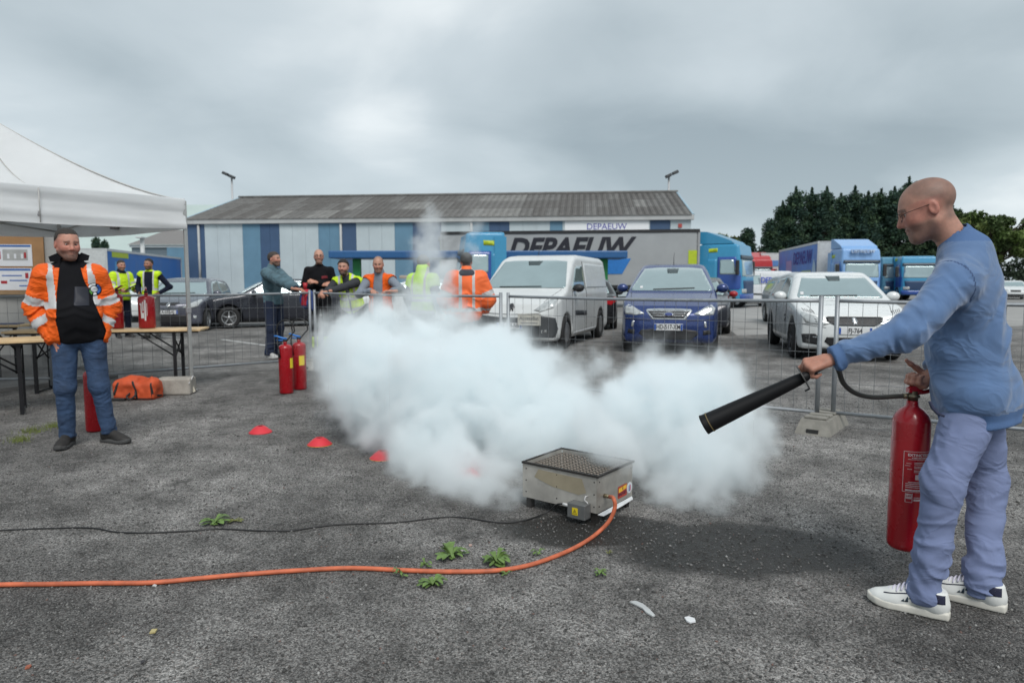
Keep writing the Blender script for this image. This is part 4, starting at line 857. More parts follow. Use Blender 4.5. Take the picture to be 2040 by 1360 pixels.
def tuft(label, px, py, wpx, seed):
    p = gnd(px, py); s = wpx * p[1] / FPX / 2; rng = np.random.default_rng(seed); n = 130; V = []; F = []
    T = thing('grass_tuft', label, 'grass tuft', tuple(p), 0, 'grass tufts at the left edge')
    for k in range(n):
        b = A(rng.normal() * s * .6, rng.normal() * s * .5, 0); d = A(rng.normal() * .5, rng.normal() * .5, 1); l = .035 + .03 * rng.random(); w = .002; t = b + d * l; i = len(V); V += [b - A(w, 0, 0), b + A(w, 0, 0), t]; F.append((i, i + 1, i + 2))
    mk('blades', V, np.array(F), M('tuft_green', (.14, .17, .04), .7, var=.4, scale=20), T, smooth=None)['kind'] = 'stuff'
tuft('yellowish grass tuft left of the orange-jacket man\'s shoes', 38, 878, 40, 1); tuft('small grass tuft nearer the front of the left table', 66, 860, 44, 2); tuft('sparse grass tuft beside the orange-jacket man\'s right shoe', 108, 850, 34, 3)
def scrap(name, label, cat, px, py, poly, mat, h=.006):
    p = gnd(px, py); k = p[1] / FPX; q = [(u * k, -v * k * 2.1) for u, v in poly]; o = MB().prism(q, (0, 0, .004), (1, 0, 0), (0, 1, 0), (0, 0, h)).build(name, mat); o.location = p; tag(o, label, cat)
scrap('plastic_scrap', 'torn translucent plastic scrap on the gravel in the foreground', 'litter', 1280, 1215, [(-22, -14), (-8, -16), (4, -10), (14, 2), (20, 14), (14, 16), (4, 8), (0, 0), (-12, -8)], M('milky_plastic', (.45, .46, .46), .4))
scrap('paper_scrap', 'small white paper scrap right of the plastic scrap', 'litter', 1375, 1237, [(-10, -4), (0, -6), (10, -2), (9, 4), (-4, 6), (-9, 3)], M('scrap_white', (.7, .71, .72), .6))
scrap('paper_scrap', 'tiny yellowed scrap on the gravel at lower left', 'litter', 305, 1260, [(-6, -3), (5, -4), (7, 2), (-3, 4)], M('scrap_yellow', (.45, .38, .18), .6))
def pebble(label, px, py, r, c, seed):
    p = gnd(px, py); R_ = r * p[1] / FPX; rng = np.random.default_rng(seed); bm = bmesh.new(); bmesh.ops.create_icosphere(bm, subdivisions=1, radius=R_)
    for v in bm.verts: v.co = v.co * (.75 + .5 * rng.random()); v.co.z = v.co.z * .7 + R_ * .45
    me = bpy.data.meshes.new('pebble'); bm.to_mesh(me); bm.free(); me.materials.append(M('pebble_%d' % seed, c, .8)); o = bpy.data.objects.new('pebble', me); o.location = p; link(o); tag(o, label, 'stone')
pebble('small pale stone touching the orange hose at left', 308, 1168, 5, (.5, .5, .49), 1); pebble('reddish brick chip at the lower left', 56, 1330, 7, (.30, .10, .06), 2); pebble('dark stone in the lower left foreground', 285, 1320, 6, (.04, .04, .045), 3); pebble('pink stone between the weeds and the tray', 937, 1087, 4, (.48, .34, .30), 4); pebble('grey stone in front of the weeds', 932, 1216, 7, (.25, .25, .25), 5)

# ------------------------------------------------------------------ people
def pose(base, fdir, h=1.78, **ov):
    """joints of a standing person; each override is (left, forward, up) in metres for a height of 1.78"""
    F_ = unit(A(fdir[0], fdir[1], 0)); L_ = A(-F_[1], F_[0], 0); s = h / 1.78; base = A(base[0], base[1], 0)
    d = dict(pel=(0, 0, .95), nk=(0, -.01, 1.49), hc=(0, .03, 1.665), shL=(.185, 0, 1.435), shR=(-.185, 0, 1.435), elL=(.26, -.03, 1.15), elR=(-.26, -.03, 1.15), wrL=(.26, .09, .92), wrR=(-.26, .09, .92),
             hiL=(.095, 0, .92), hiR=(-.095, 0, .92), knL=(.11, .02, .50), knR=(-.11, .02, .50), anL=(.12, -.03, .085), anR=(-.12, -.03, .085))
    look = ov.pop('look', (0, 1, -.06)); toe = ov.pop('toe', (.25, .25)); d.update(ov)
    J = {k: base + s * (v[0] * L_ + v[1] * F_ + v[2] * EZ) for k, v in d.items()}
    J['hf'] = unit(look[0] * L_ + look[1] * F_ + look[2] * EZ); J['s'] = s; J['base'] = base
    J['ftL'] = unit(F_ * math.cos(toe[0]) + L_ * math.sin(toe[0])); J['ftR'] = unit(F_ * math.cos(toe[1]) - L_ * math.sin(toe[1])); return J

def head_frame(J):
    f = unit(J['hf']); u = unit(EZ - f * np.dot(f, EZ) + J.get('hlean', A(0, 0, 0))); u = unit(u - f * np.dot(u, f)); r = np.cross(f, u); return np.array([r, f, u])
def head_sdf(q, jaw=1., nose=1.):
    """q: local right, forward, up in metres from the head centre"""
    S = lambda x: x * np.array([1, 1, 1], np.float32)
    ax = np.abs(q[:, :1]); m = np.concatenate([ax, q[:, 1:]], 1)              # mirrored
    d = ell(q, (0, -.012, .040), (.0745, .098, .083)); d = smin(d, ell(q, (0, .030, -.022), (.060, .064, .090)), .05)
    d = smin(d, ell(q, (0, .066, -.092), (.030 * jaw, .024, .022)), .035); d = smin(d, cone(m, (.050 * jaw, .0, -.050), (.016, .066, -.095), .017, .015), .03)
    d = smin(d, ell(m, (.036, .062, -.022), (.026, .026, .028)), .03)
    d = smin(d, cone(m, (.008, .085, .026), (.038, .070, .028), .010, .008), .016)
    d = smax(d, -ell(m, (.031, .101, .006), (.019, .020, .012)), .014)
    d = smin(d, cone(q, (0, .086, .018), (0, .090 + .018 * nose, -.026), .0085, .0125), .012); d = smin(d, ell(m, (.012, .094, -.031), (.009, .011, .008)), .008)
    d = smin(d, ell(q, (0, .089, -.055), (.023, .0095, .0058)), .008); d = smin(d, ell(q, (0, .087, -.067), (.020, .010, .0065)), .007)
    d = smax(d, -ell(q, (0, .1015, -.0607), (.024, .009, .0016)), .004)
    e = ell(m, (.077, -.012, -.004), (.0075, .0185, .029)); e = smax(e, -ell(m, (.086, -.008, .0), (.006, .010, .017)), .005); d = smin(d, e, .008)
    return d
def skin_cols(q, tone, stub=.0, scalp=.0, hair=(.05, .04, .035), sc_line=.0):
    tone = np.asarray(tone, float); c = np.tile(tone, (len(q), 1)); x, y, z = q.T; n = vnoise(q * 60) * .5 + .5
    red = np.exp(-((np.abs(x) - .04) ** 2 / .0006 + (y - .07) ** 2 / .002 + (z + .02) ** 2 / .0012)) + .9 * np.exp(-(x ** 2 / .0003 + (y - .11) ** 2 / .0006 + (z + .03) ** 2 / .0006)) + .7 * np.exp(-((np.abs(x) - .08) ** 2 / .0003)) * (np.abs(z) < .04)
    c *= 1 - np.clip(red, 0, 1)[:, None] * np.array([.0, .28, .26])
    lip = np.exp(-(x ** 2 / .0005 + (z + .061) ** 2 / .00008)) * (y > .07); c = c * (1 - lip[:, None] * .35) + lip[:, None] * .35 * np.array([.36, .12, .10])
    eye = np.exp(-((np.abs(x) - .031) ** 2 / .00020 + (z - .006) ** 2 / .00003)) * (y > .06); c *= 1 - .75 * eye[:, None]
    brow = ((np.abs(np.abs(x) - .031) < .020) & (np.abs(z - .027 + .2 * (np.abs(x) - .03)) < .006) & (y > .055)); c[brow] = c[brow] * .45 + np.asarray(hair) * .4
    beard = np.clip((-.034 - z + .35 * (y - .06).clip(-.2, 0) * 0) / .016, 0, 1) * np.clip((y + .012) / .02, 0, 1) * (z > -.135) * (1 - lip)
    c = c * (1 - (beard * stub * (.75 + .25 * n))[:, None]) + (beard * stub * (.75 + .25 * n))[:, None] * np.asarray(hair)
    sl = np.clip((z - (.014 + .62 * y) + sc_line) / .03, 0, 1) * np.clip(1 - (y - .02 + sc_line) / .05, 0, 1); sl = np.maximum(sl, np.clip((-.03 - y) / .03, 0, 1) * np.clip((z + .075) / .02, 0, 1)) * scalp * (.8 + .2 * n)
    return c * (1 - sl[:, None]) + sl[:, None] * np.asarray(hair)

def rot_about(v, k, a): v = np.asarray(v, float); return v * math.cos(a) + np.cross(k, v) * math.sin(a) + k * np.dot(k, v) * (1 - math.cos(a))
def hand_chain(wr, d, n, side, curls, thumb, s=1., spread=.06):
    """list of tapered segments; d: towards the knuckles, n: out of the palm, side: +1 when the thumb lies along d x n"""
    d = unit(d); n = unit(n - d * np.dot(n, d)); sd = np.cross(d, n) * side; seg = []
    wid = [.028, .009, -.010, -.028]; lens = [(.040, .025, .020), (.044, .028, .021), (.041, .026, .020), (.032, .020, .018)]; kn = [.086, .090, .086, .078]
    for i in range(4):
        seg.append((wr + d * .012 * s + sd * wid[i] * .55 * s, wr + d * kn[i] * s + sd * wid[i] * s - n * .002, .0165 * s, .0115 * s))
        p = wr + d * kn[i] * s + sd * wid[i] * s - n * .002; dirv = unit(d + sd * (wid[i] / .03) * spread); ax = np.cross(dirv, n); ax = unit(ax); a = 0.; r = [.0098, .0088, .0080, .0066]
        for j in range(3):
            a += curls[i][j]; dv = rot_about(dirv, ax, a); q = p + dv * lens[i][j] * s; seg.append((p, q, r[j] * s, r[j + 1] * s)); p = q
    seg.append((wr + d * .02 * s + sd * .012 * s, wr + d * .075 * s - sd * .012 * s, .017 * s, .014 * s))
    t0 = wr + d * .022 * s + sd * .024 * s + n * .006; tv = [unit(t[0] * d + t[1] * sd + t[2] * n) for t in thumb]; p = t0; ln = (.042, .033, .026); r = (.0150, .0118, .0100, .0078)
    for j in range(3): q = p + tv[min(j, len(tv) - 1)] * ln[j] * s; seg.append((p, q, r[j] * s, r[j + 1] * s)); p = q
    seg.append((wr - d * .07 * s, wr + d * .02 * s, .027 * s, .022 * s))
    return seg
def seg_mesh(seg, h, k=.010):
    P = np.array([q for sg in seg for q in sg[:2]]); lo = P.min(0) - .03; hi = P.max(0) + .03
    def f(X):
        d = None
        for a, b, ra, rb in seg: e = cone(X, a, b, ra, rb); d = e if d is None else smin(d, e, k)
        return d
    return sdf_mesh(f, lo, hi, h, .0)
GRIP = [(1.0, 1.25, .9)] * 4; RELAX = [(.35, .5, .35), (.4, .55, .4), (.45, .6, .4), (.5, .6, .4)]

def torso_frame(J):
    z = unit(J['nk'] - J['pel']); l = J['shL'] - J['shR']; l = unit(l - z * np.dot(l, z)); f = np.cross(l, z); return np.array([l, f, z])   # rows: left, fwd, up
def torso_d(P, J, inf, fat=0., k=.07, chest=1.):
    B = torso_frame(J); s = J['s']; pel, nk = J['pel'], J['nk']; hips = unit(J['hiL'] - J['hiR']); Bp = np.array([hips, np.cross(hips, EZ), EZ])
    d = ell(P, lerp(pel, nk, .64), A(.160 * chest, .108, .205) * s + inf, B)
    d = smin(d, ell(P, lerp(pel, nk, .28) + B[1] * fat * .6, A(.142 + fat * .5, .100 + fat, .175) * s + inf, B), k); d = smin(d, ell(P, pel, A(.160, .112, .125) * s + inf, Bp), k)
    c = lerp(pel, nk, .90)
    for q in ('shL', 'shR'): d = smin(d, cone(P, c + (nk - c) * .5, lerp(J[q], c, .10) - EZ * .012, .060 * s + inf * .7, .048 * s + inf * .9), k * .8)
    return d
def along_noise(P, a, b, fa=16., fp=5., seed=0.):
    """cloth creases that run mostly across a limb: soft swells with sharp ridges on them"""
    dv = unit(b - a).astype(np.float32); t = (P - a.astype(np.float32)) @ dv; q = P - t[:, None] * dv; w = vnoise(P * 5 + seed) * 1.5 + q[:, 0] * 7 - q[:, 1] * 5
    n1 = vnoise(np.stack([t * fa * .8 + w, q[:, 0] * fp + q[:, 2] * fp, q[:, 1] * fp + seed], 1)); n2 = vnoise(np.stack([t * fa * 1.5 - 1.4 * w + 3 + q[:, 0] * 9, q[:, 0] * fp * 1.4 - q[:, 2] * fp, q[:, 1] * fp * 1.4 + seed + 7], 1))
    return .55 * n1 + 1.5 * (.28 - np.abs(n2))
def arm_d(P, J, sd, inf, folds=.0, r=(.056, .046, .043, .034), k=.03, seed=0.):
    s = J['s']; sh, el, wr = J['sh' + sd], J['el' + sd], J['wr' + sd]
    d = smin(cone(P, sh, el, r[0] * s + inf, r[1] * s + inf), cone(P, el, wr, r[2] * s + inf, r[3] * s + inf * .8), k)
    if folds:
        ne = np.exp(-((P - el.astype(np.float32)) ** 2).sum(1) / .012); nw = np.exp(-((P - lerp(wr, el, .2).astype(np.float32)) ** 2).sum(1) / .008)
        amp = folds * (.45 + 1.0 * ne + .8 * nw); a1 = along_noise(P, sh, el, 17, 6, 3.1 + seed); a2 = along_noise(P, el, wr, 19, 6, 8.4 + seed)
        w = np.clip(((P - el.astype(np.float32)) @ unit(unit(wr - el) + unit(el - sh)).astype(np.float32)) / .10 + .5, 0, 1); d = d - amp * (a1 * (1 - w) + a2 * w)
    return d
def leg_d(P, J, sd, inf, folds=0., r=(.088, .064, .060, .046), seed=0.):
    s = J['s']; hi, kn, an = J['hi' + sd], J['kn' + sd], J['an' + sd]
    d = smin(cone(P, hi, kn, r[0] * s + inf, r[1] * s + inf), cone(P, kn, an, r[2] * s + inf, r[3] * s + inf), .04)
    if folds:
        nk_ = np.exp(-((P - kn.astype(np.float32)) ** 2).sum(1) / .020); na = np.exp(-((P - lerp(an, kn, .16).astype(np.float32)) ** 2).sum(1) / .014)
        amp = folds * (.35 + .9 * nk_ + 1.5 * na); a1 = along_noise(P, hi, kn, 12, 5, 1.7 + seed); a2 = along_noise(P, kn, an, 17, 5, 5.2 + seed)
        w = np.clip(((P - kn.astype(np.float32)) @ unit(unit(an - kn) + unit(kn - hi)).astype(np.float32)) / .14 + .5, 0, 1); d = d - amp * (a1 * (1 - w) + a2 * w)
    return d
def plane(P, p, n): return (P - np.asarray(p, np.float32)) @ np.asarray(unit(n), np.float32)
def bbox(J, keys, pad): q = np.array([J[k] for k in keys]); return q.min(0) - pad, q.max(0) + pad

def person(label, J, tone, hair, h=.012, stub=.0, scalp=.0, top=None, outer=None, legs=None, shoes=None, hands=None, fat=0., jaw=1., group=None, hair_mesh=None, hood=None, skin_top=False, sc_line=0., chest=1.):
    base = J['base']; s = J['s']; B = head_frame(J); hc = J['hc']; hb = B.astype(np.float32); hs = J.get('hs', 1.0) * s * 1.02
    hq = lambda P: ((P - hc.astype(np.float32)) @ hb.T) / hs
    nk = J['nk']; nb = hc + B.T @ A(0, -.028, -.055) * hs
    def fh(P): return smin(head_sdf(hq(P), jaw) * hs, cone(P, nb, nk - EZ * .05, .054 * s, .060 * s), .03)
    hh = min(h * .55, .0065); lo = np.minimum(hc - .17 * s, nk - .13); hi = np.maximum(hc + .17 * s, nk + .08); V, F = sdf_mesh(fh, lo, hi, hh, .0)
    cols = skin_cols(hq(V.astype(np.float32)).astype(float), tone, stub, scalp, hair, sc_line); VV, FF, CC = [V], [F], [cols]
    def fb(P):
        d = torso_d(P, J, -.02, fat, .06)
        for q in 'LR': d = smin(smin(d, arm_d(P, J, q, -.016), .02), leg_d(P, J, q, -.016), .02)
        return d
    lo, hi = bbox(J, ('nk', 'pel', 'shL', 'shR', 'elL', 'elR', 'wrL', 'wrR', 'knL', 'knR', 'anL', 'anR'), .14); V, F = sdf_mesh(fb, lo, hi, max(h * 1.6, .018)); VV.append(V); FF.append(F); CC.append(np.tile(np.asarray(tone) * A(1, .92, .9), (len(V), 1)))
    for sd, spec in (hands or {}).items():
        sg = spec['seg']; V, F = seg_mesh(sg, min(h * .4, .0048)); c = np.tile(np.asarray(tone) * A(1., .90, .86), (len(V), 1)); VV.append(V); FF.append(F); CC.append(c)
    n = 0; F2 = []
    for V, F in zip(VV, FF): F2.append(F + n); n += len(V)
    T = mk('person', np.concatenate(VV), np.concatenate(F2), M('skin', rough=.55, attr=True, var=.15, scale=38, sub=.12, bump=.25, bscale=260), None, cols=np.concatenate(CC), loc=base); tag(T, label, 'person', group)
    for sx in (-1, 1):      # eyes
        p = hc + B.T @ A(sx * .031, .0738, .006) * hs; MB().lathe([(.0125 * math.sin(a), -.0125 * math.cos(a)) for a in np.linspace(0, math.pi, 9)], p - base, B[1], 12).build('eye', M('eye_white', (.42, .38, .35), .3), T)
        MB().lathe([(.0058, .0118), (.003, .0127), (.0005, .0129)], p - base, unit(B[1] + J.get('gaze', A(0, 0, 0))), 10).build('iris', M('iris', (.03, .022, .015), .2), T)
    # hair
    if hair_mesh:
        a0, a1, a2, th = hair_mesh       # hairline z = a0 + a1*y, temple recess a2, thickness
        def f2(P):
            q = hq(P); d = ell(q, (0, -.012, .040), (.0745 + th, .098 + th, .083 + th)) + vnoise(q * 90) * .002; d = smin(d, ell(q, (0, -.045, -.01), (.062, .055, .06)), .03)
            cut = (a0 + a1 * q[:, 1] - q[:, 2]) * .8 + np.maximum(np.abs(q[:, 0]) - .03, 0) * a2 * (q[:, 1] > .02); return smax(d, cut, .008) * hs
        V, F = sdf_mesh(f2, hc - .16 * s, hc + .16 * s, hh, .0); mk('hair', V - base, F, M('hair_%d%d' % (int(hair[0] * 1000), int(hair[1] * 1000)), hair, .75, var=.3, scale=90, bump=.5, bscale=220), T)
    fs = {}
    # trousers
    if legs:
        fo = legs.get('folds', .008); inf = legs.get('inf', .012); hem = legs.get('hem', .06); rr = legs.get('r', (.086, .063, .060, .053))
        Bt = torso_frame(J); wz = lerp(J['pel'], J['nk'], legs.get('waist', .12))
        def fl(P):
            d = torso_d(P, J, inf, fat * .7, .06); d = smax(d, plane(P, wz, Bt[2]), .02); dl = None
            for i, q in enumerate('LR'):
                e = leg_d(P, J, q, inf, fo, rr, 4. * i); an = J['an' + q]; e = smax(e, -plane(P, an - unit(an - J['kn' + q]) * (-.0) + A(0, 0, hem - .085), EZ), .006); dl = e if dl is None else smin(dl, e, .015)
            low = plane(P, J['pel'] - EZ * .13, -EZ); return smax(smin(smax(d, low, .05), dl, .05) - vnoise(P * 11) * .003, plane(P, wz, Bt[2]), .01)
        lo, hi = bbox(J, ('pel', 'hiL', 'hiR', 'knL', 'knR', 'anL', 'anR'), .22); hi[2] = wz[2] + .05; lo[2] = -.01
        V, F = sdf_mesh(fl, lo, hi, legs.get('h', h)); Tr = mk('trousers', V - base, F, legs['mat'], T); fs['legs'] = (Tr, fl)
        for nm, mask, mt in legs.get('split', []):
            c = V[F].mean(1); kp = mask(c, J)
            if kp.any():
                N_ = vnormals(V, F); Vs, Fs, u = sub_mesh(V, F, kp); mk(nm, Vs + N_[u] * .004 - base, Fs, mt, Tr)
    # garments on the upper body
    def garment(g, name):
        inf = g.get('inf', .014); fo = g.get('folds', .006); hemp = lerp(J['pel'], J['nk'], g.get('hem', -.08)); Bt = torso_frame(J); sl = g.get('sleeve', 1.); front = g.get('front'); ft = g.get('fat', fat)
        c0 = nk.astype(np.float32)
        def f(P):
            tl_ = Bt.astype(np.float32); qq = (P - c0) @ tl_.T; tn = vnoise(P * np.array([5, 5, 8], np.float32) + 3) * fo * .8 + (.28 - np.abs(vnoise(np.stack([qq[:, 0] * 3 + 2, qq[:, 1] * 5, qq[:, 2] * 11 + np.abs(qq[:, 0]) * 8 + qq[:, 1] * 7 + vnoise(P * 4) * 1.2], 1) + 5))) * fo * 3.4 * np.clip((-.10 - qq[:, 2]) / .25, .22, 1)
            d = torso_d(P, J, inf, ft, .07, g.get('chest', chest)) - tn
            if g.get('hip'):
                qh = (P - J['pel'].astype(np.float32)) @ Bt.astype(np.float32).T; ra, rb = .172 + g['hip'], .118 + g['hip'] * .8; tp = 1 - .10 * np.clip((-.06 - qh[:, 2]) / .05, 0, 1); d = smin(d, smax((np.hypot(qh[:, 0] / ra, qh[:, 1] / rb) - tp) * rb - tn, qh[:, 2] - .06, .08), .06)
            d = smax(d, -plane(P, hemp, Bt[2]), .012); drop = g.get('arms', 'LR')
            for i, q in enumerate('LR'):
                a, b = J['el' + q], J['wr' + q]; sh = J['sh' + q]
                e = arm_d(P, J, q, inf, fo * g.get('sf', 1.4), g.get('r', (.053, .045, .043, .037)), .035, 6. * i)
                if sl >= 1: e = smax(e, plane(P, lerp(a, b, g.get('cuff', .98)), b - a), .008)
                elif sl > 0: e = smax(e, plane(P, lerp(sh, a, sl), a - sh), .008)
                else: e = smax(e, plane(P, lerp(sh, a, .10), a - sh), .008)
                d = smin(d, e, g.get('ka', .045))
            if sl == 0:
                for q in 'LR': d = smax(d, -(arm_d(P, J, q, .020) ), .012) if g.get('cutarm', True) else d
            cz = g.get('collar', .03)
            if cz: d = smin(d, cone(P, nk - EZ * .02, nk + (nb - nk) * (cz / .1) , .070 * s + g.get('cr', .0), .064 * s + g.get('cr', 0.)), .025)
            d = smax(d, -cone(P, nk + EZ * .005, nb, .056 * s, .056 * s), .006)
            if front is not None:
                q = (P - J['pel'].astype(np.float32)) @ Bt.astype(np.float32).T; w = poly2(q[:, 0], q[:, 2], front); d = smax(d, -np.maximum(w, .02 - q[:, 1]), .01)
            for c, r in g.get('cut', []): d = smax(d, -(np.linalg.norm(P - np.asarray(c, np.float32), axis=1) - r), .01)
            return d
        lo, hi = bbox(J, ('nk', 'pel', 'shL', 'shR', 'elL', 'elR', 'wrL', 'wrR'), .18); hi[2] = max(hi[2] - .02, nk[2] + .12)
        V, F = sdf_mesh(f, lo, hi, h); N_ = vnormals(V, F); C = V[F].mean(1); keep = np.ones(len(F), bool); subs = []
        for nm, mask, mt in g.get('split', []):
            kp = mask(C, J, Bt) & keep; keep &= ~kp; subs.append((nm, kp, mt))
        o = mk(name, *(sub_mesh(V, F, keep)[:2] if not keep.all() else (V, F)), g['mat'], T, loc=None); o.data.transform(Matrix.Translation(Vector(-base)))
        for nm, kp, mt in subs:
            if kp.any(): Vs, Fs, u = sub_mesh(V, F, kp); mk(nm, Vs - base, Fs, mt, o)
        return o, f
    if top: fs['top'] = garment(top, top.get('name', 'sweater'))
    if outer: fs['outer'] = garment(outer, outer.get('name', 'jacket'))
    # shoes
    if shoes:
        for q in 'LR':
            an = J['an' + q]; d = J['ft' + q]; p = A(an[0], an[1], 0); l = np.cross(EZ, d); Bf = np.array([d, l, EZ]); sc = s * shoes.get('size', 1.)
            out = [(-.075, -.026), (-.078, .0), (-.075, .026), (-.03, .033), (.05, .038), (.12, .046), (.165, .040), (.195, .018), (.198, .0), (.19, -.022), (.16, -.041), (.11, -.045), (.05, -.036), (-.03, -.033)]
            loc_ = lambda P: ((P - p.astype(np.float32)) @ Bf.astype(np.float32).T) / sc
            def fu(P):
                r_ = loc_(P); dd = ell(r_, (-.028, 0, .045), (.052, .038, .052)); dd = smin(dd, ell(r_, (.125, 0, .030), (.075, .046, .036)), .045); dd = smin(dd, cone(r_, (-.01, 0, .085), (.10, 0, .048), .040, .034), .03)
                dd = smin(dd, cone(r_, (-.030, 0, .06), (-.025, 0, .11), .042, .044), .02); dd = smax(dd, -(r_[:, 2] - .02), .004); return smax(dd, r_[:, 2] - .115 - .18 * np.minimum(r_[:, 0], 0), .006) * sc
            def fsole(P):
                r_ = loc_(P); w = poly2(r_[:, 0], r_[:, 1], out) - .004; return smax(w, np.abs(r_[:, 2] - .017 - .012 * np.clip((r_[:, 0] - .12) / .08, 0, 1) ** 2) - .016, .006) * sc
            hv = min(h, .007); rad = .26 * sc; V, F = sdf_mesh(fu, p - A(rad, rad, .01), p + A(rad, rad, .17), hv, .0); sh = mk('shoe', V - base, F, shoes['mat'], T)
            V, F = sdf_mesh(fsole, p - A(rad, rad, .02), p + A(rad, rad, .07), hv, .0); mk('sole', V - base, F, shoes['sole'], sh)
            if shoes.get('extra'): shoes['extra'](sh, q, p - base, Bf, sc, lambda P: fu(P + base.astype(np.float32)))
    return T, fs, hq, B

def ik(a, b, l1, l2, hint):
    d = b - a; L_ = np.linalg.norm(d); L2 = min(L_, (l1 + l2) * .999); x = (l1 * l1 - l2 * l2 + L2 * L2) / (2 * L2); y = math.sqrt(max(l1 * l1 - x * x, 0)); u = unit(d); h = unit(np.asarray(hint, float) - u * np.dot(hint, u)); return a + u * x * (L_ / L2) + h * y
mrefl = M('reflective_tape', (.50, .50, .50), .35, var=.08, scale=20)
def hv_mask(torso=(), straps=(), arms=(), lo=-1., hi=9.):
    def m(C, J, Bt):
        q = (C - J['pel']) @ Bt.T; Cf = C.astype(np.float32); dT = torso_d(Cf, J, .0); r = np.zeros(len(C), bool); best = np.full(len(C), 9.); par = np.zeros(len(C))
        for s in 'LR':
            for i, (a, b) in enumerate((('sh', 'el'), ('el', 'wr'))):
                A_, B_ = J[a + s], J[b + s]; d = cone(Cf, A_, B_, .055, .045); t = np.clip((C - A_) @ (B_ - A_) / ((B_ - A_) @ (B_ - A_)), 0, 1); k = d < best; par[k] = (t + i)[k]; best = np.minimum(best, d)
        arm = best < dT - .004
        for t0, t1 in arms: r |= arm & (par > t0) & (par < t1)
        for z0, z1 in torso: r |= ~arm & (q[:, 2] > z0) & (q[:, 2] < z1)
        for x0, x1, z0 in straps: r |= ~arm & (np.abs(q[:, 0]) > x0) & (np.abs(q[:, 0]) < x1) & (q[:, 2] > z0)
        return r
    return m
def collar_mask(r, z):
    def m(C, J, Bt): d = C - J['nk']; return (np.linalg.norm(d - np.outer(d @ EZ, EZ), axis=1) < r) & (d[:, 2] > z)
    return m
SK = A(.50, .27, .195); SK2 = A(.46, .25, .18); SK3 = A(.36, .19, .13)
m_black = M('black_cloth', (.007, .007, .009), .9, var=.25, scale=12, spec=.2); m_navy = M('navy_cloth', (.009, .012, .026), .9, var=.2, scale=12, spec=.2); m_jean = M('blue_denim', (.030, .060, .125), .85, var=.4, scale=6, bump=.2, bscale=300, crease=.28, cscale=6)
m_djean = M('dark_denim', (.015, .024, .055), .85, var=.3, scale=8); m_or = M('hivis_orange', (.80, .115, .008), .6, var=.10, scale=10, spec=.3, crease=.45, cscale=6); m_yl = M('hivis_yellow', (.55, .78, .02), .6, var=.08, scale=10, spec=.3, crease=.4, cscale=6); m_grey = M('grey_cloth', (.14, .15, .17), .85, var=.15); m_char = M('charcoal_cloth', (.03, .033, .04), .85, var=.2)
m_shoe = M('dark_shoe', (.02, .018, .017), .7, var=.3, scale=20); m_sole = M('dark_sole', (.06, .06, .06), .8, var=.2)

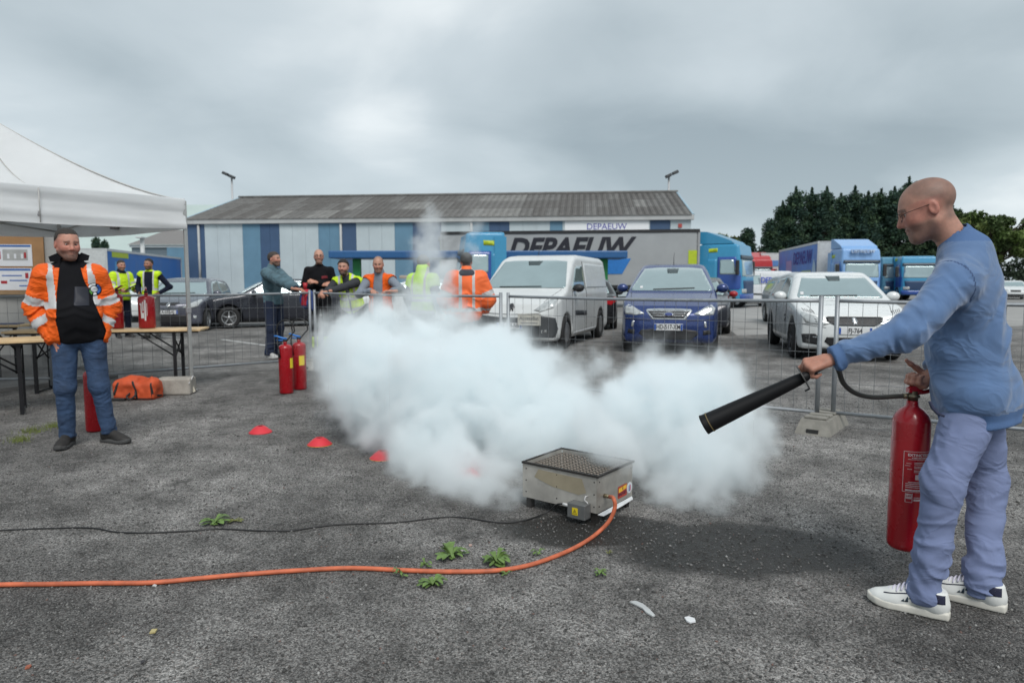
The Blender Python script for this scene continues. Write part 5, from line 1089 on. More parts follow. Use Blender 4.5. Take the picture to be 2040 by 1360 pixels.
# ---- the man in the blue sweatshirt holding the extinguisher
def main_man():
    F_ = unit(A(-.88, .47, 0)); L_ = A(-F_[1], F_[0], 0)
    J = dict(s=1.03, base=gnd(1880, 1200)); nk = at(1920, 488, 2.86); J['nk'] = nk; J['pel'] = at(1946, 772, 2.84); J['hc'] = at(1848, 418, 2.90); J['hs'] = 1.0
    J['shL'] = at(1904, 558, 2.70); J['shR'] = nk - L_ * .19 - F_ * .02 - EZ * .07
    J['elL'] = at(1806, 664, 2.615); J['wrL'] = at(1655, 716, 2.66)
    J['wrR'] = at(1858, 742, 2.99); J['elR'] = ik(J['shR'], J['wrR'], .30, .27, -F_ * .8 - L_ * .5)
    hp_ = unit(L_ * .95 + F_ * .1); J['hiL'] = J['pel'] + hp_ * .080 - EZ * .04; J['hiR'] = J['pel'] - hp_ * .085 - EZ * .04
    J['knL'] = at(1878, 962, 2.70); J['knR'] = at(1964, 958, 2.92); J['anL'] = gnd(1843, 1222) + EZ * .085; J['anR'] = gnd(1956, 1206) + EZ * .085
    J['hf'] = unit(A(-.87, .40, -.34)); J['hlean'] = A(-.0, .0, 0)
    J['ftL'] = unit(A(-.80, .60, 0)); J['ftR'] = unit(A(-.72, .69, 0))
    # extinguisher: where it hangs
    ex = at(1803, 1090, 2.98); ez0 = ex[2]
    hd = unit(at(1405, 843, 2.80) - at(1600, 752, 2.68))
    wl = J['wrL']; dL = unit(hd * .8 + A(-.35, .02, .05)); segL = hand_chain(wl, dL, A(.05, .55, -.84), -1, [(.95, 1.15, .8), (1.15, 1.2, .8), (1.25, 1.2, .8), (1.3, 1.2, .8)], [(.75, .35, .45), (.95, .05, .25), (.98, -.05, .1)], 1.0)
    wr = J['wrR']; gp = at(1822, 776, 2.98); dR = unit(gp - wr); segR = hand_chain(wr, dR, unit(A(-.75, -.1, -.35)), 1, [(1.2, 1.3, .8)] * 4, [(.1, .3, .95), (.25, .05, .95), (.2, .0, .95)], 1.02)
    m_sw = M('sweatshirt_blue', (.094, .168, .318), .9, var=.12, scale=7, bump=.12, bscale=400, sheen=.3, crease=.34, cscale=4.5); m_ch = M('lavender_chinos', (.168, .208, .355), .85, var=.07, scale=9, bump=.1, bscale=350, crease=.30, cscale=5.5)
    mw = M('white_leather', (.70, .71, .69), .45, var=.05, scale=20); msl = M('cream_sole', (.62, .60, .54), .6, var=.08)
    def shoe_extra(sh, q, p, Bf, sc, f):
        U = Bf[0]; l = Bf[1]; o = p; N_ = l            # outer side of the left foot faces the viewer
        pl = lambda nm, poly, mt, **k: plate(nm, f, [(-a * sc, b * sc) for a, b in poly][::-1], o, -U if q == 'L' else -U, EZ, mt, sh, step=.008, far=.3, lift=.0015, thick=.004, **k)
        nv = M('shoe_navy', (.012, .014, .04), .7); ink = M('shoe_ink', (.02, .04, .06), .6)
        pl('heel_collar', [(-.066, .066), (-.04, .068), (-.02, .085), (.012, .100), (.0, .106), (-.03, .104), (-.064, .098)], nv)
        pl('emblem', [(.055, .045), (.066, .045), (.060, .062), (.056, .068), (.054, .060)], ink); pl('emblem', [(.030, .045), (.043, .045), (.038, .055)], ink); pl('emblem', [(.066, .045), (.079, .045), (.070, .055)], ink); pl('emblem', [(.040, .058), (.052, .06), (.050, .068), (.044, .069), (.040, .064)], ink)
        pl('lace_edge', [(.045, .079), (.10, .066), (.14, .058), (.14, .061), (.10, .069), (.045, .083)], nv); pl('heel_print', [(-.060, .088), (-.045, .088), (-.045, .092), (-.060, .092)], mw)
        m = MB()
        for k in range(6):
            x = .045 + .016 * k; z = .112 - .0095 * k; m.tube(catmull([o + U * (x + .004) * sc + l * .028 * sc + EZ * (z - .012) * sc, o + U * x * sc + l * .012 * sc + EZ * (z + .008) * sc, o + U * (x - .003) * sc - l * .010 * sc + EZ * (z + .008) * sc, o + U * (x + .004) * sc - l * .028 * sc + EZ * (z - .014) * sc], 3), .0042, 5)
        m.build('laces', M('lace_lilac', (.62, .60, .70), .7), sh)
        MB().box(o + U * .035 * sc + EZ * .118 * sc, (.05, .045, .014), np.array([U, l, EZ]).T, bev=.005).build('tongue', mw, sh)
    T, fs, hq, B = person('man in a blue sweatshirt and lavender chinos aiming a black extinguisher horn', J, A(.43, .225, .165), (.075, .06, .052), h=.0062, stub=.55, scalp=.62, sc_line=-.012,
        top=dict(mat=m_sw, inf=.018, folds=.0095, sf=1.35, hem=-.24, collar=.035, r=(.060, .046, .041, .031), ka=.06, name='sweatshirt', cuff=.98, hip=.046, chest=1.10,
                 split=[('cuff', lambda C, J, Bt: ((C - lerp(J['elL'], J['wrL'], .84)) @ unit(J['wrL'] - J['elL']) > 0) & (np.linalg.norm(C - J['wrL'], axis=1) < .13), M('sweatshirt_rib', (.076, .146, .30), .9, var=.05, bump=.3, bscale=250)), ('collar', collar_mask(.10, .012), M('sweatshirt_rib')), ('armhole_seam', lambda C, J, Bt: (np.abs((C - lerp(J['shL'], J['elL'], .04)) @ unit(J['elL'] - J['shL'] + A(0, 0, .12))) < .0034) & (np.linalg.norm(C - J['shL'], axis=1) < .17) & (C[:, 2] > J['shL'][2] - .085), M('seam_blue', (.05, .09, .19), .9)), ('waistband', lambda C, J, Bt: ((C - lerp(J['pel'], J['nk'], -.135)) @ Bt[2] < 0) & (np.linalg.norm(C - J['wrL'], axis=1) > .3) & (np.linalg.norm(C - J['wrR'], axis=1) > .12), M('sweatshirt_rib'))]),
        legs=dict(mat=m_ch, inf=.012, folds=.0115, hem=.045, r=(.086, .062, .058, .052), waist=-.02, h=.005), shoes=dict(mat=mw, sole=msl, size=1.03, extra=shoe_extra), hands=dict(L=dict(seg=segL), R=dict(seg=segR)), chest=1.06, fat=.03)
    base = J['base']; hc = J['hc'] - base; hs = 1.03 * 1.02
    tr, fl = fs['legs']; gl_ = lambda P: fl(P + base.astype(np.float32)); po = at(1866, 806, 2.66) - base; k_ = 1 / 500.
    plate('pocket_opening', gl_, [(a * k_, -b * k_) for a, b in ((-16, -6), (-10, 8), (2, 20), (16, 25), (17, 21), (5, 15), (-5, 4), (-12, -7))][::-1], po, (1, 0, 0), EZ, M('pocket_dark', (.03, .035, .07), .9), tr, step=.006, far=.6, lift=.002, thick=.004)
    g = MB(); mt = M('glasses_metal', (.05, .045, .04), .35, metal=.7); pt = lambda x, y, z: hc + B.T @ A(x, y, z) * hs
    for sx in (-1, 1):
        g.tube([pt(sx * .034 + .023 * math.cos(a), .105 - .008 * abs(math.cos(a)), .002 + .018 * math.sin(a)) for a in np.linspace(0, 6.283, 18)], .0011, 5); g.tube([pt(sx * .057, .098, .008), pt(sx * .074, .08, .012), pt(sx * .080, .0, .014), pt(sx * .078, -.018, .006)], .0013, 5)
    g.tube([pt(-.011, .106, .006), pt(0, .109, .008), pt(.011, .106, .006)], .0011, 5); g.build('glasses', mt, T)
    # ---- the extinguisher in his hands
    E_ = thing('fire_extinguisher', 'large red extinguisher with white print held by the man in blue', 'extinguisher', (ex[0], ex[1], ez0)); r = .0765; Ht = at(1803, 797, 2.98)[2] - ez0
    MB().lathe([(r * .35, .0), (r * .86, .004), (r * .97, .016), (r, .035), (r, Ht - .095), (r * .985, Ht - .088), (r * .86, Ht - .062), (r * .62, Ht - .040), (r * .36, Ht - .026), (r * .31, Ht - .018), (r * .31, Ht)], n=48).build('cylinder', mx, E_)
    z = Ht; MB().lathe([(.021, z - .002), (.021, z + .012), (.028, z + .014), (.028, z + .024), (.019, z + .026), (.019, z + .042)], n=20).build('valve', mbrass, E_)
    lv = MB(); hdv = unit(A(.88, .05, .42))          # lever rises to the right, into the hand
    c = A(-.012, 0, z + .040); lv.add([c + A(-.012, -.014, -.004), c + A(.02, -.016, -.006), c + hdv * .15 + A(0, -.012, -.01), c + hdv * .15 + A(0, .012, -.01), c + A(.02, .016, -.006), c + A(-.012, .014, -.004)] + [c + A(-.012, -.014, .014), c + A(.02, -.016, .030), c + hdv * .15 + A(0, -.012, .008), c + hdv * .15 + A(0, .012, .008), c + A(.02, .016, .030), c + A(-.012, .014, .014)], [(0, 5, 4, 3, 2, 1), (6, 7, 8, 9, 10, 11), (0, 1, 7, 6), (1, 2, 8, 7), (2, 3, 9, 8), (3, 4, 10, 9), (4, 5, 11, 10), (5, 0, 6, 11)])
    lv.build('lever', mx, E_); MB().tube([c + A(.005, 0, -.006), c + A(.06, 0, -.004), c + A(.12, 0, .012)], [.011, .010, .009], 8).build('carry_handle', mx, E_)
    W0 = A(ex[0], ex[1], ez0); hs0 = at(1668, 742, 2.66); horn0 = at(1612, 746, 2.675)
    gh = [W0 + A(-.015, 0, z + .02), W0 + A(-.07, 0, z + .018), at(1740, 791, 2.93), at(1705, 783, 2.88), at(1681, 764, 2.80), at(1671, 738, 2.72), at(1664, 722, 2.68), at(1645, 728, 2.672), horn0]
    MB().tube(catmull([p - W0 for p in gh], 6), .0105, 10).build('hose', M('hose_grey', (.045, .044, .038), .6, var=.2, scale=30), E_)
    MB().tube([A(-.02, 0, z + .019), A(-.045, 0, z + .019)], .013, 6).build('hose_nut', mbrass, E_)
    hm = at(1402, 846, 2.80) - W0; h0 = horn0 - W0; ax = unit(hm - h0); hl = float(np.linalg.norm(hm - h0))
    MB().lathe([(.012, -.03), (.014, .0), (.0195, .012), (.024, .05), (.041, hl - .01), (.0425, hl - .006), (.0425, hl), (.038, hl), (.034, hl - .06), (.001, hl - .09)], h0, ax, 32).build('horn', M('horn_black', (.006, .006, .007), .5, var=.1, scale=8, spec=.25), E_)
    MB().lathe([(.0418, hl - .030), (.0424, hl - .028), (.0420, hl - .026)], h0, ax, 32).build('horn_seam', M('seam_ochre', (.16, .12, .05), .6), E_)
    gd = MB(); gd.lathe([(.022, .022), (.050, .022), (.051, .0245), (.050, .027), (.022, .027)], h0, ax, 28); gd.build('guard_disc', M('guard_grey', (.05, .05, .048), .5), E_)
    x_, y_, _ = frame_of(ax); MB().box(h0 + ax * .035 - y_ * .050, (.02, .012, .006), np.array([ax, x_, y_]).T).build('guard_lug', mblack, E_)
    # white print wrapped round the cylinder, facing left of the viewer
    pr = MB(); a0 = -math.pi / 2 - .16
    def pa(s0, s1, z0, z1, n=6): patch(pr, r, a0 + s0 / r, a0 + s1 / r, z0, z1, .0010, n)
    zt = Ht - .215
    pa(-.050, .060, zt, zt + .0022, 12); pa(-.050, .060, zt - .178, zt - .1758, 12); pa(-.0515, -.0495, zt - .178, zt + .002, 1)
    for zz, s0, s1, th in ((.045, -.01, .055, .003), (.052, -.01, .05, .003), (.062, -.01, .055, .003), (.069, -.01, .04, .003), (.08, -.01, .055, .003), (.087, -.01, .048, .003), (.05, -.04, -.02, .002), (.06, -.044, -.025, .002), (.075, -.036, -.018, .002), (.132, -.03, .055, .003), (.139, -.04, .055, .003), (.147, -.04, .055, .003), (.155, -.04, .05, .003), (.166, -.04, .055, .007), (.032, -.035, .055, .002)): pa(s0, s1, zt - zz - th, zt - zz)
    pa(-.004, .018, zt - .122, zt - .10, 3); pa(-.036, -.014, zt - .208, zt - .185, 3); pa(-.006, .05, zt - .203, zt - .2, 4); pa(-.006, .055, zt - .217, zt - .208, 4); pa(-.038, -.012, zt - .224, zt - .222, 3); pa(-.039, -.037, zt - .224, zt - .183, 1); pa(-.013, -.011, zt - .224, zt - .183, 1)
    pr.build('print_block', M('print_pink_white', (.55, .42, .42), .6, var=.3, scale=120), E_)
    for txt, size, ds, zz in (('EXTINCTEUR', .016, .012, zt - .014), ('LIST', .011, -.025, zt - .196), ('A L\'EAU AVEC ADDITIF', .0062, .012, zt - .026)):
        t_ = text(txt, 'print_lettering', size, M('print_white', (.62, .52, .52), .6) if txt != 'LIST' else mx, E_, (0, 0, 0), (1, 0, 0), (0, 1, 0), ext=.0002, bold=.0004)
        for v in t_.data.vertices:
            a = a0 + (ds + v.co.x) / r; rr = r + .0013 + v.co.z + (.0006 if txt == 'LIST' else 0); v.co = Vector((rr * math.cos(a), rr * math.sin(a), zz + v.co.y))
main_man()

# ---- the man in the orange jacket under the tent
def orange_man():
    base = gnd(189, 884); J = pose(base, (.50, -.86), 1.77, pel=(-.075, 0, .94), nk=(-.105, -.02, 1.48), hc=(-.115, .03, 1.655), hiL=(.02, 0, .92), hiR=(-.17, 0, .92), look=(.34, .92, -.10), shL=(.07, 0, 1.415), shR=(-.28, 0, 1.415), elL=(.165, -.06, 1.14), elR=(-.37, -.07, 1.14), wrL=(.075, .05, .885), wrR=(-.235, .05, .885), anL=(.11, -.01, .085), anR=(-.19, -.04, .085), knL=(.055, .03, .50), knR=(-.185, .03, .50), toe=(.75, .30))
    J['hs'] = 1.04
    hv = hv_mask(torso=((.205, .262),), straps=((.115, .165, .262),), arms=((.62, .86), (1.36, 1.58)))
    front = [(-.05, .60), (.06, .60), (.085, .42), (.12, .30), (.17, .12), (.20, .0), (.14, -.16), (-.12, -.16), (-.125, .10), (-.105, .32)]
    dL = unit(J['wrL'] - J['elL']); dR = unit(J['wrR'] - J['elR'])
    T, fs, hq, B = person('man in an open orange hi-vis jacket and jeans, hands in his pockets', J, A(.47, .235, .17), (.03, .024, .02), h=.0085, stub=.75, scalp=.85, sc_line=.004, hair_mesh=(.036, .60, .6, .0045),
        top=dict(mat=m_black, inf=.030, folds=.006, hem=-.16, collar=.02, name='black_fleece', fat=.055, r=(.030, .024, .022, .020)),
        outer=dict(mat=m_or, inf=.036, folds=.013, sf=1.5, hem=-.22, collar=.05, cr=.026, name='hivis_jacket', r=(.050, .046, .044, .034), front=front, fat=.055, ka=.05, cuff=1.03, split=[('jacket_collar', collar_mask(.135, -.012), m_black), ('reflective_stripe', hv, mrefl)]),
        legs=dict(mat=m_jean, inf=.012, folds=.0065, hem=.075, r=(.090, .063, .057, .048), waist=.14), shoes=dict(mat=m_shoe, sole=m_sole, size=1.06), fat=.045, jaw=1.12,
        hands=dict(R=dict(seg=hand_chain(J['wrR'], unit(A(.18, .12, -1)), unit(A(.6, .4, 0)), 1, RELAX, [(.95, .2, .2)], .98)), L=dict(seg=hand_chain(J['wrL'], unit(A(-.18, .12, -1)), unit(A(-.6, .4, 0)), -1, RELAX, [(.95, .2, .2)], .98))))
    o, f = fs['outer']; Bt = torso_frame(J); g = lambda P: f(P + base.astype(np.float32)); c = J['pel'] - base + Bt[0] * .15 + Bt[2] * .345; U = unit(np.cross(EZ, unit(A(.50, -.86, 0)))); 
    circ = lambda r, a0=0, a1=6.283, n=20: [(r * math.cos(a), r * math.sin(a)) for a in np.linspace(a0, a1, n, endpoint=a1 < 6.2)]
    ring = lambda r0, r1, a0, a1: [(r1 * math.cos(a), r1 * math.sin(a)) for a in np.linspace(a0, a1, 9)] + [(r0 * math.cos(a), r0 * math.sin(a)) for a in np.linspace(a1, a0, 9)]
    b = plate('badge', g, circ(.052), c, U, EZ, m_black, o, step=.012, far=.5, lift=.003, thick=.006)
    for nm, poly, mt, lf in (('badge_centre', circ(.024), M('badge_white', (.7, .72, .74), .6), .006), ('badge_segment', ring(.028, .046, -1.0, 1.0), M('badge_blue', (.03, .12, .42), .6), .006), ('badge_segment', ring(.028, .046, 1.3, 2.7), M('badge_white'), .006), ('badge_segment', ring(.028, .046, 3.0, 4.3), M('badge_green', (.10, .35, .05), .6), .006), ('badge_segment', ring(.028, .046, 4.5, 5.1), M('badge_white'), .006)):
        plate(nm, g, poly, c, U, EZ, mt, b, step=.010, far=.5, lift=lf, thick=.003)
    c2 = J['pel'] - base + Bt[0] * .06 + Bt[2] * .30; gt = fs['top'][1]; g2 = lambda P: gt(P + base.astype(np.float32))
    plate('chest_pocket', g2, [(-.055, -.08), (.05, -.08), (.05, .07), (-.045, .075)], c2, U, EZ, M('pocket_navy', (.010, .012, .022), .6), fs['top'][0], step=.015, far=.5, lift=.002, thick=.004)
    # flared collar wings
    for sx in (-1, 1):
        nk = J['nk'] - base; p = nk + Bt[0] * sx * .055 + Bt[1] * .07 + EZ * .03
        MB().prism([(0, 0), (sx * .075, .012), (sx * .085, .05), (sx * .03, .075), (-sx * .005, .05)], p, Bt[0], EZ, Bt[1] * -.012).build('collar_wing', m_black, o)
    # stitched placket edge
orange_man()

def simple(label, base, fdir, h, tone, hair, top, outer=None, legs=None, sh=(m_shoe, m_sole), wr=None, hint=None, hs=1.0, hnd=None, post=None, hv=.0115, **k):
    pk = {q: k.pop(q) for q in list(k) if q in ('hc', 'nk', 'shL', 'shR', 'elL', 'elR', 'wrL', 'wrR', 'knL', 'knR', 'anL', 'anR', 'look', 'toe', 'pel', 'hiL', 'hiR')}
    J = pose(base, fdir, h, **pk); F_ = unit(A(fdir[0], fdir[1], 0)); L_ = A(-F_[1], F_[0], 0); J['hs'] = hs; hands = {}
    for q in 'LR':
        if wr and q in wr: J['wr' + q] = np.asarray(wr[q], float); hi_ = (hint or {}).get(q, (1 if q == 'L' else -1, -.3, -.5)); J['el' + q] = ik(J['sh' + q], J['wr' + q], .29 * J['s'], .265 * J['s'], L_ * hi_[0] + F_ * hi_[1] + EZ * hi_[2])
        d = unit(J['wr' + q] - J['el' + q]); hn = (hnd or {}).get(q, {}); d2 = unit(hn.get('d', d)); n = hn.get('n', L_ * (-.8 if q == 'L' else .8) + F_ * .3)
        hands[q] = dict(seg=hand_chain(J['wr' + q], d2, n, -1 if q == 'L' else 1, hn.get('c', RELAX), [(.75, .55, .3)], J['s']))
    return person(label, J, tone, hair, h=hv, top=top, outer=outer, legs=legs, shoes=dict(mat=sh[0], sole=sh[1]), hands=hands, **k) + (J,)
tg = lambda m, **k: dict(dict(mat=m, inf=.014, folds=.006, hem=-.10, collar=.03, name='sweater'), **k)
lg = lambda m, **k: dict(dict(mat=m, inf=.012, folds=.008, hem=.05), **k)
vest = lambda m, **k: dict(dict(mat=m, inf=.032, folds=.006, hem=-.14, collar=0, sleeve=0, name='hivis_vest', front=[(-.06, .58), (.06, .58), (.05, .42), (.015, .2), (.012, -.2), (-.012, -.2), (-.015, .2), (-.05, .42)], split=[('reflective_stripe', hv_mask(torso=((-.04, .015), (.14, .19)), straps=((.09, .125, .19),)), mrefl)]), **k)
GP = 'men watching behind the fence'
# man in yellow jacket, in profile, with a black clipboard
b = gnd(247, 672); T, *_ , J = simple('man in a yellow hi-vis jacket holding a black tablet', b, (.86, -.50), 1.86, SK2, (.035, .028, .024), tg(m_navy), dict(mat=m_yl, inf=.035, folds=.010, hem=-.16, collar=.05, cr=.012, name='hivis_jacket', split=[('jacket_collar', collar_mask(.12, -.01), m_navy), ('reflective_stripe', hv_mask(torso=((.10, .16),), straps=((.10, .15, .16),), arms=((.55, .75), (1.3, 1.5))), mrefl)]), lg(m_navy), scalp=.9, stub=.6, hair_mesh=(.02, .55, .3, .006), look=(-.1, 1, -.1), elR=(-.26, .03, 1.17), wrR=(-.17, .26, 1.10), elL=(.26, .03, 1.17), wrL=(.17, .27, 1.10))
F_ = unit(A(.86, -.5, 0)); L_ = A(-F_[1], F_[0], 0); c = (J['wrL'] + J['wrR']) / 2 + F_ * .08 + EZ * .05
o = MB().box((0, 0, 0), (.24, .32, .02), bev=.006).build('tablet', m_black); o.location = c; o.rotation_euler = (R(25), R(-18), math.atan2(F_[1], F_[0])); tag(o, 'black tablet in the hands of the man in the yellow jacket', 'tablet')
o = MB().box((0, 0, 0), (.12, .06, .09), bev=.02).build('white_gloves', M('glove_white', (.55, .56, .56), .8)); o.location = J['wrL'] + F_ * .12 - EZ * .04; tag(o, 'white rolled paper held under the black tablet', 'paper roll'); o.name = 'paper_roll'
b = gnd(304, 674); simple('dark-haired man in navy with an open yellow vest, hand on hip', b, (.12, -1), 1.88, SK3, (.02, .017, .015), tg(m_navy), vest(m_yl, front=[(-.09, .58), (.09, .58), (.09, .3), (.075, -.2), (-.075, -.2), (-.09, .3)]), lg(M('grey_trousers', (.11, .11, .105), .85)), scalp=.9, stub=.85, hair_mesh=(.03, .55, .4, .007), look=(-.25, 1, -.05), elL=(.40, -.06, 1.16), wrL=(.20, .04, 1.02), elR=(-.27, -.02, 1.15), wrR=(-.16, .2, 1.02))
# man in a denim jacket leaning on the rail, in profile
b = gnd(548, 712); J0 = at(598, 581, 10.72)
m_dj = M('washed_denim', (.075, .135, .165), .85, var=.45, scale=5, bump=.2, bscale=300, crease=.4, cscale=5)
T, *_, J = simple('man in a washed denim jacket standing in profile with his hand on the rail', b, (.97, -.24), 1.86, SK2, (.05, .038, .032), tg(m_navy), dict(mat=m_dj, inf=.030, folds=.010, sf=1.8, hem=-.10, collar=.05, cr=.01, name='denim_jacket', cuff=.95, r=(.062, .054, .050, .042)), lg(m_djean, folds=.010, hem=.05, r=(.095, .074, .072, .066)), sh=(M('pale_trainer', (.5, .5, .49), .6), M('pale_sole', (.55, .55, .54), .6)), wr=dict(L=J0 + A(-.10, .12, .05), R=J0 + A(-.06, .02, .04)), hint=dict(L=(.3, -.2, -1), R=(-.3, -.2, -1)), hnd=dict(R=dict(d=A(1, -.2, -.15), c=[(.5, .8, .5)] * 4, n=A(0, 0, -1)), L=dict(d=A(1, -.2, -.15), c=[(.5, .8, .5)] * 4, n=A(0, 0, -1))), scalp=.85, stub=.85, hair_mesh=(.022, .55, .35, .006), nk=(0, -.02, 1.49), hc=(0, .04, 1.67), look=(0, 1, .02), group=GP)
cp_ = at(608, 572, 10.85); o = MB().lathe([(.026, 0), (.036, .10), (.034, .10), (.024, .004)], n=16).build('paper_cup', M('cup_red', (.42, .02, .03), .5)); o.location = cp_ - EZ * .03; tag(o, 'red paper cup by the denim-jacket man\'s hand', 'cup')
def hung_jacket():
    c = at(611, 598, 10.78)
    def f(P): q = P - c.astype(np.float32); return smin(ell(q, (0, .02, .02), (.12, .06, .16)), cone(q, (.05, 0, .05), (.10, 0, -.12), .06, .05), .05) + vnoise(q * 14) * .012
    T = thing('hung_jacket', 'dark blue and red jacket hung over the rail beside the denim-jacket man', 'jacket', tuple(c)); V, F = sdf_mesh(f, c - .26, c + .26, .013); q = V[F].mean(1) - c; red = (np.abs(q[:, 0] + .03 - .2 * q[:, 2]) < .045) & (q[:, 2] > -.08)
    mk('jacket_cloth', sub_mesh(V, F, ~red)[0] - c, sub_mesh(V, F, ~red)[1], M('jacket_blue', (.03, .06, .20), .8), T); mk('red_panel', sub_mesh(V, F, red)[0] - c, sub_mesh(V, F, red)[1], M('jacket_red', (.45, .02, .04), .8), T)
hung_jacket()
# tall bald man with crossed arms
b = gnd(640, 706); 
hem_hv = [('hivis_hem', lambda c, J: (c[:, 2] > .14) & (c[:, 2] < .34), m_yl), ('hem_tape', lambda c, J: (c[:, 2] > .21) & (c[:, 2] < .28), mrefl)]
T, fs, hq, B, J = simple('tall bald man in a black sweater and glasses with crossed arms', b, (.24, -1), 1.93, SK, (.03, .025, .02), tg(m_black, folds=.007), None, lg(m_black, split=hem_hv), stub=.6, scalp=.15, look=(.05, 1, .02), elL=(.255, .03, 1.15), elR=(-.255, .03, 1.15), wrL=(-.03, .23, 1.23), wrR=(.05, .20, 1.19), group=GP, hnd=dict(L=dict(c=RELAX), R=dict(c=RELAX)))
g = MB(); hc = J['hc'] - J['base']; pt = lambda x, y, z: hc + B.T @ A(x, y, z) * J['s']
for sx in (-1, 1): g.tube([pt(sx * .034 + .024 * math.cos(a), .105, .003 + .017 * math.sin(a)) for a in np.linspace(0, 6.283, 12)], .003, 5); g.tube([pt(sx * .058, .098, .008), pt(sx * .08, .0, .012)], .0026, 5)
g.build('glasses', m_black, T)
gt = fs['top'][1]; bs = J['base'].astype(np.float32); plate('chest_print', lambda P: gt(P + bs), [(-.055, -.03), (.055, -.022), (.05, .03), (-.05, .022)], J['pel'] - J['base'] + torso_frame(J)[0] * .095 + EZ * .40, (1, .24, 0), EZ, M('print_dark_red', (.16, .012, .02), .8), fs['top'][0], step=.015, far=.5, lift=.003, thick=.005)
# bearded man in a yellow vest leaning on the fence post
hp = at(640, 588, 10.60); b = A(-2.62, 11.25, 0)
simple('bearded man in a yellow vest leaning forward on the rail with clasped hands', b, (-.10, -1), 1.80, SK2, (.015, .012, .011), tg(m_char), vest(m_yl, hem=-.22), lg(m_black), wr=dict(L=hp + A(.07, .03, .05), R=hp + A(.0, .06, .05)), hint=dict(L=(.9, .0, -.6), R=(-.6, .2, -.8)), hnd=dict(L=dict(d=A(-1, -.1, -.2), n=A(0, 0, -1), c=[(.6, .8, .5)] * 4), R=dict(d=A(.3, -1, -.3), n=A(0, 0, -1), c=[(.6, .8, .5)] * 4)), scalp=.9, stub=.95, hair_mesh=(.042, .45, .25, .014), nk=(-.03, .17, 1.40), hc=(-.06, .25, 1.555), shL=(.165, .17, 1.335), shR=(-.20, .20, 1.33), look=(.15, 1, .0), group=GP)
# balding man in an orange vest
hp2 = at(775, 588, 9.75); b = gnd(764, 722) 
simple('balding man in an open orange vest over a grey hoodie, forearms on the rail', A(-1.98, 10.35, 0), (-.12, -1), 1.74, SK2, (.06, .05, .045), tg(M('grey_hoodie', (.20, .23, .28), .9), collar=.05, cr=.016), vest(m_or, front=[(-.05, .58), (.06, .58), (.07, .4), (.06, .1), (.05, -.22), (-.08, -.22), (-.085, .15), (-.07, .42)], hem=-.20, split=[]), lg(m_black), wr=dict(L=hp2 + A(.02, .10, .055), R=at(742, 586, 9.95) + A(-.02, .06, .05)), hint=dict(L=(1, -.2, -.5), R=(-1, -.2, -.5)), hnd=dict(L=dict(d=A(-1, -.2, 0), n=A(0, 0, -1)), R=dict(d=A(.4, -1, 0), n=A(0, 0, -1))), scalp=.5, stub=.5, nk=(0, .05, 1.47), hc=(.0, .12, 1.64), shL=(.185, .07, 1.41), shR=(-.185, .07, 1.41), look=(.22, 1, -.18), group=GP)
# man in a yellow hooded jacket, wrapped in smoke
simple('man in a pale yellow hooded jacket half hidden by the rising smoke', A(-1.30, 10.0, 0), (.45, .89), 1.72, SK2, (.03, .025, .02), tg(m_grey, inf=.02), vest(M('hivis_lime', (.50, .80, .10), .6, var=.08), sleeve=.42, cutarm=False, collar=.08, cr=.035, front=None, hem=-.06, inf=.04), lg(m_navy), scalp=.9, hair_mesh=(.02, .55, .3, .012), group=GP)
# man in orange seen from behind
b = A(-.62, 9.35, 0)
T, *_ , J = simple('dark-haired man in an orange hi-vis jacket seen from behind at the fence', b, (-.10, 1), 1.73, SK2, (.025, .022, .02), tg(m_grey, inf=.02), dict(mat=M('hivis_coral', (.90, .17, .05), .6, var=.08, spec=.3), inf=.05, folds=.012, hem=-.24, collar=.05, cr=.02, name='hivis_jacket', r=(.07, .064, .060, .050), split=[('reflective_stripe', hv_mask(torso=((.02, .075),), straps=((.07, .11, .075),), arms=((.62, .84), (1.4, 1.6))), mrefl)]), lg(m_black), scalp=.9, hair_mesh=(.015, .55, .2, .012), elL=(.30, .02, 1.14), elR=(-.30, .02, 1.14), wrL=(.24, .16, .98), wrR=(-.24, .16, .98), hs=.98, fat=.03, group=GP)
def hood():
    nk = J['nk']; B_ = torso_frame(J)
    def f(P): q = (P - nk.astype(np.float32)) @ B_.astype(np.float32).T; d = ell(q, (0, -.055, .0), (.115, .075, .085)); return smax(d, -ell(q, (0, .01, .07), (.075, .085, .08)), .03) + vnoise(q * 18) * .006
    V, F = sdf_mesh(f, nk - .2, nk + .2, .011); mk('hood', V - J['base'], F, M('hood_slate', (.05, .056, .07), .9, var=.2), T)
hood()

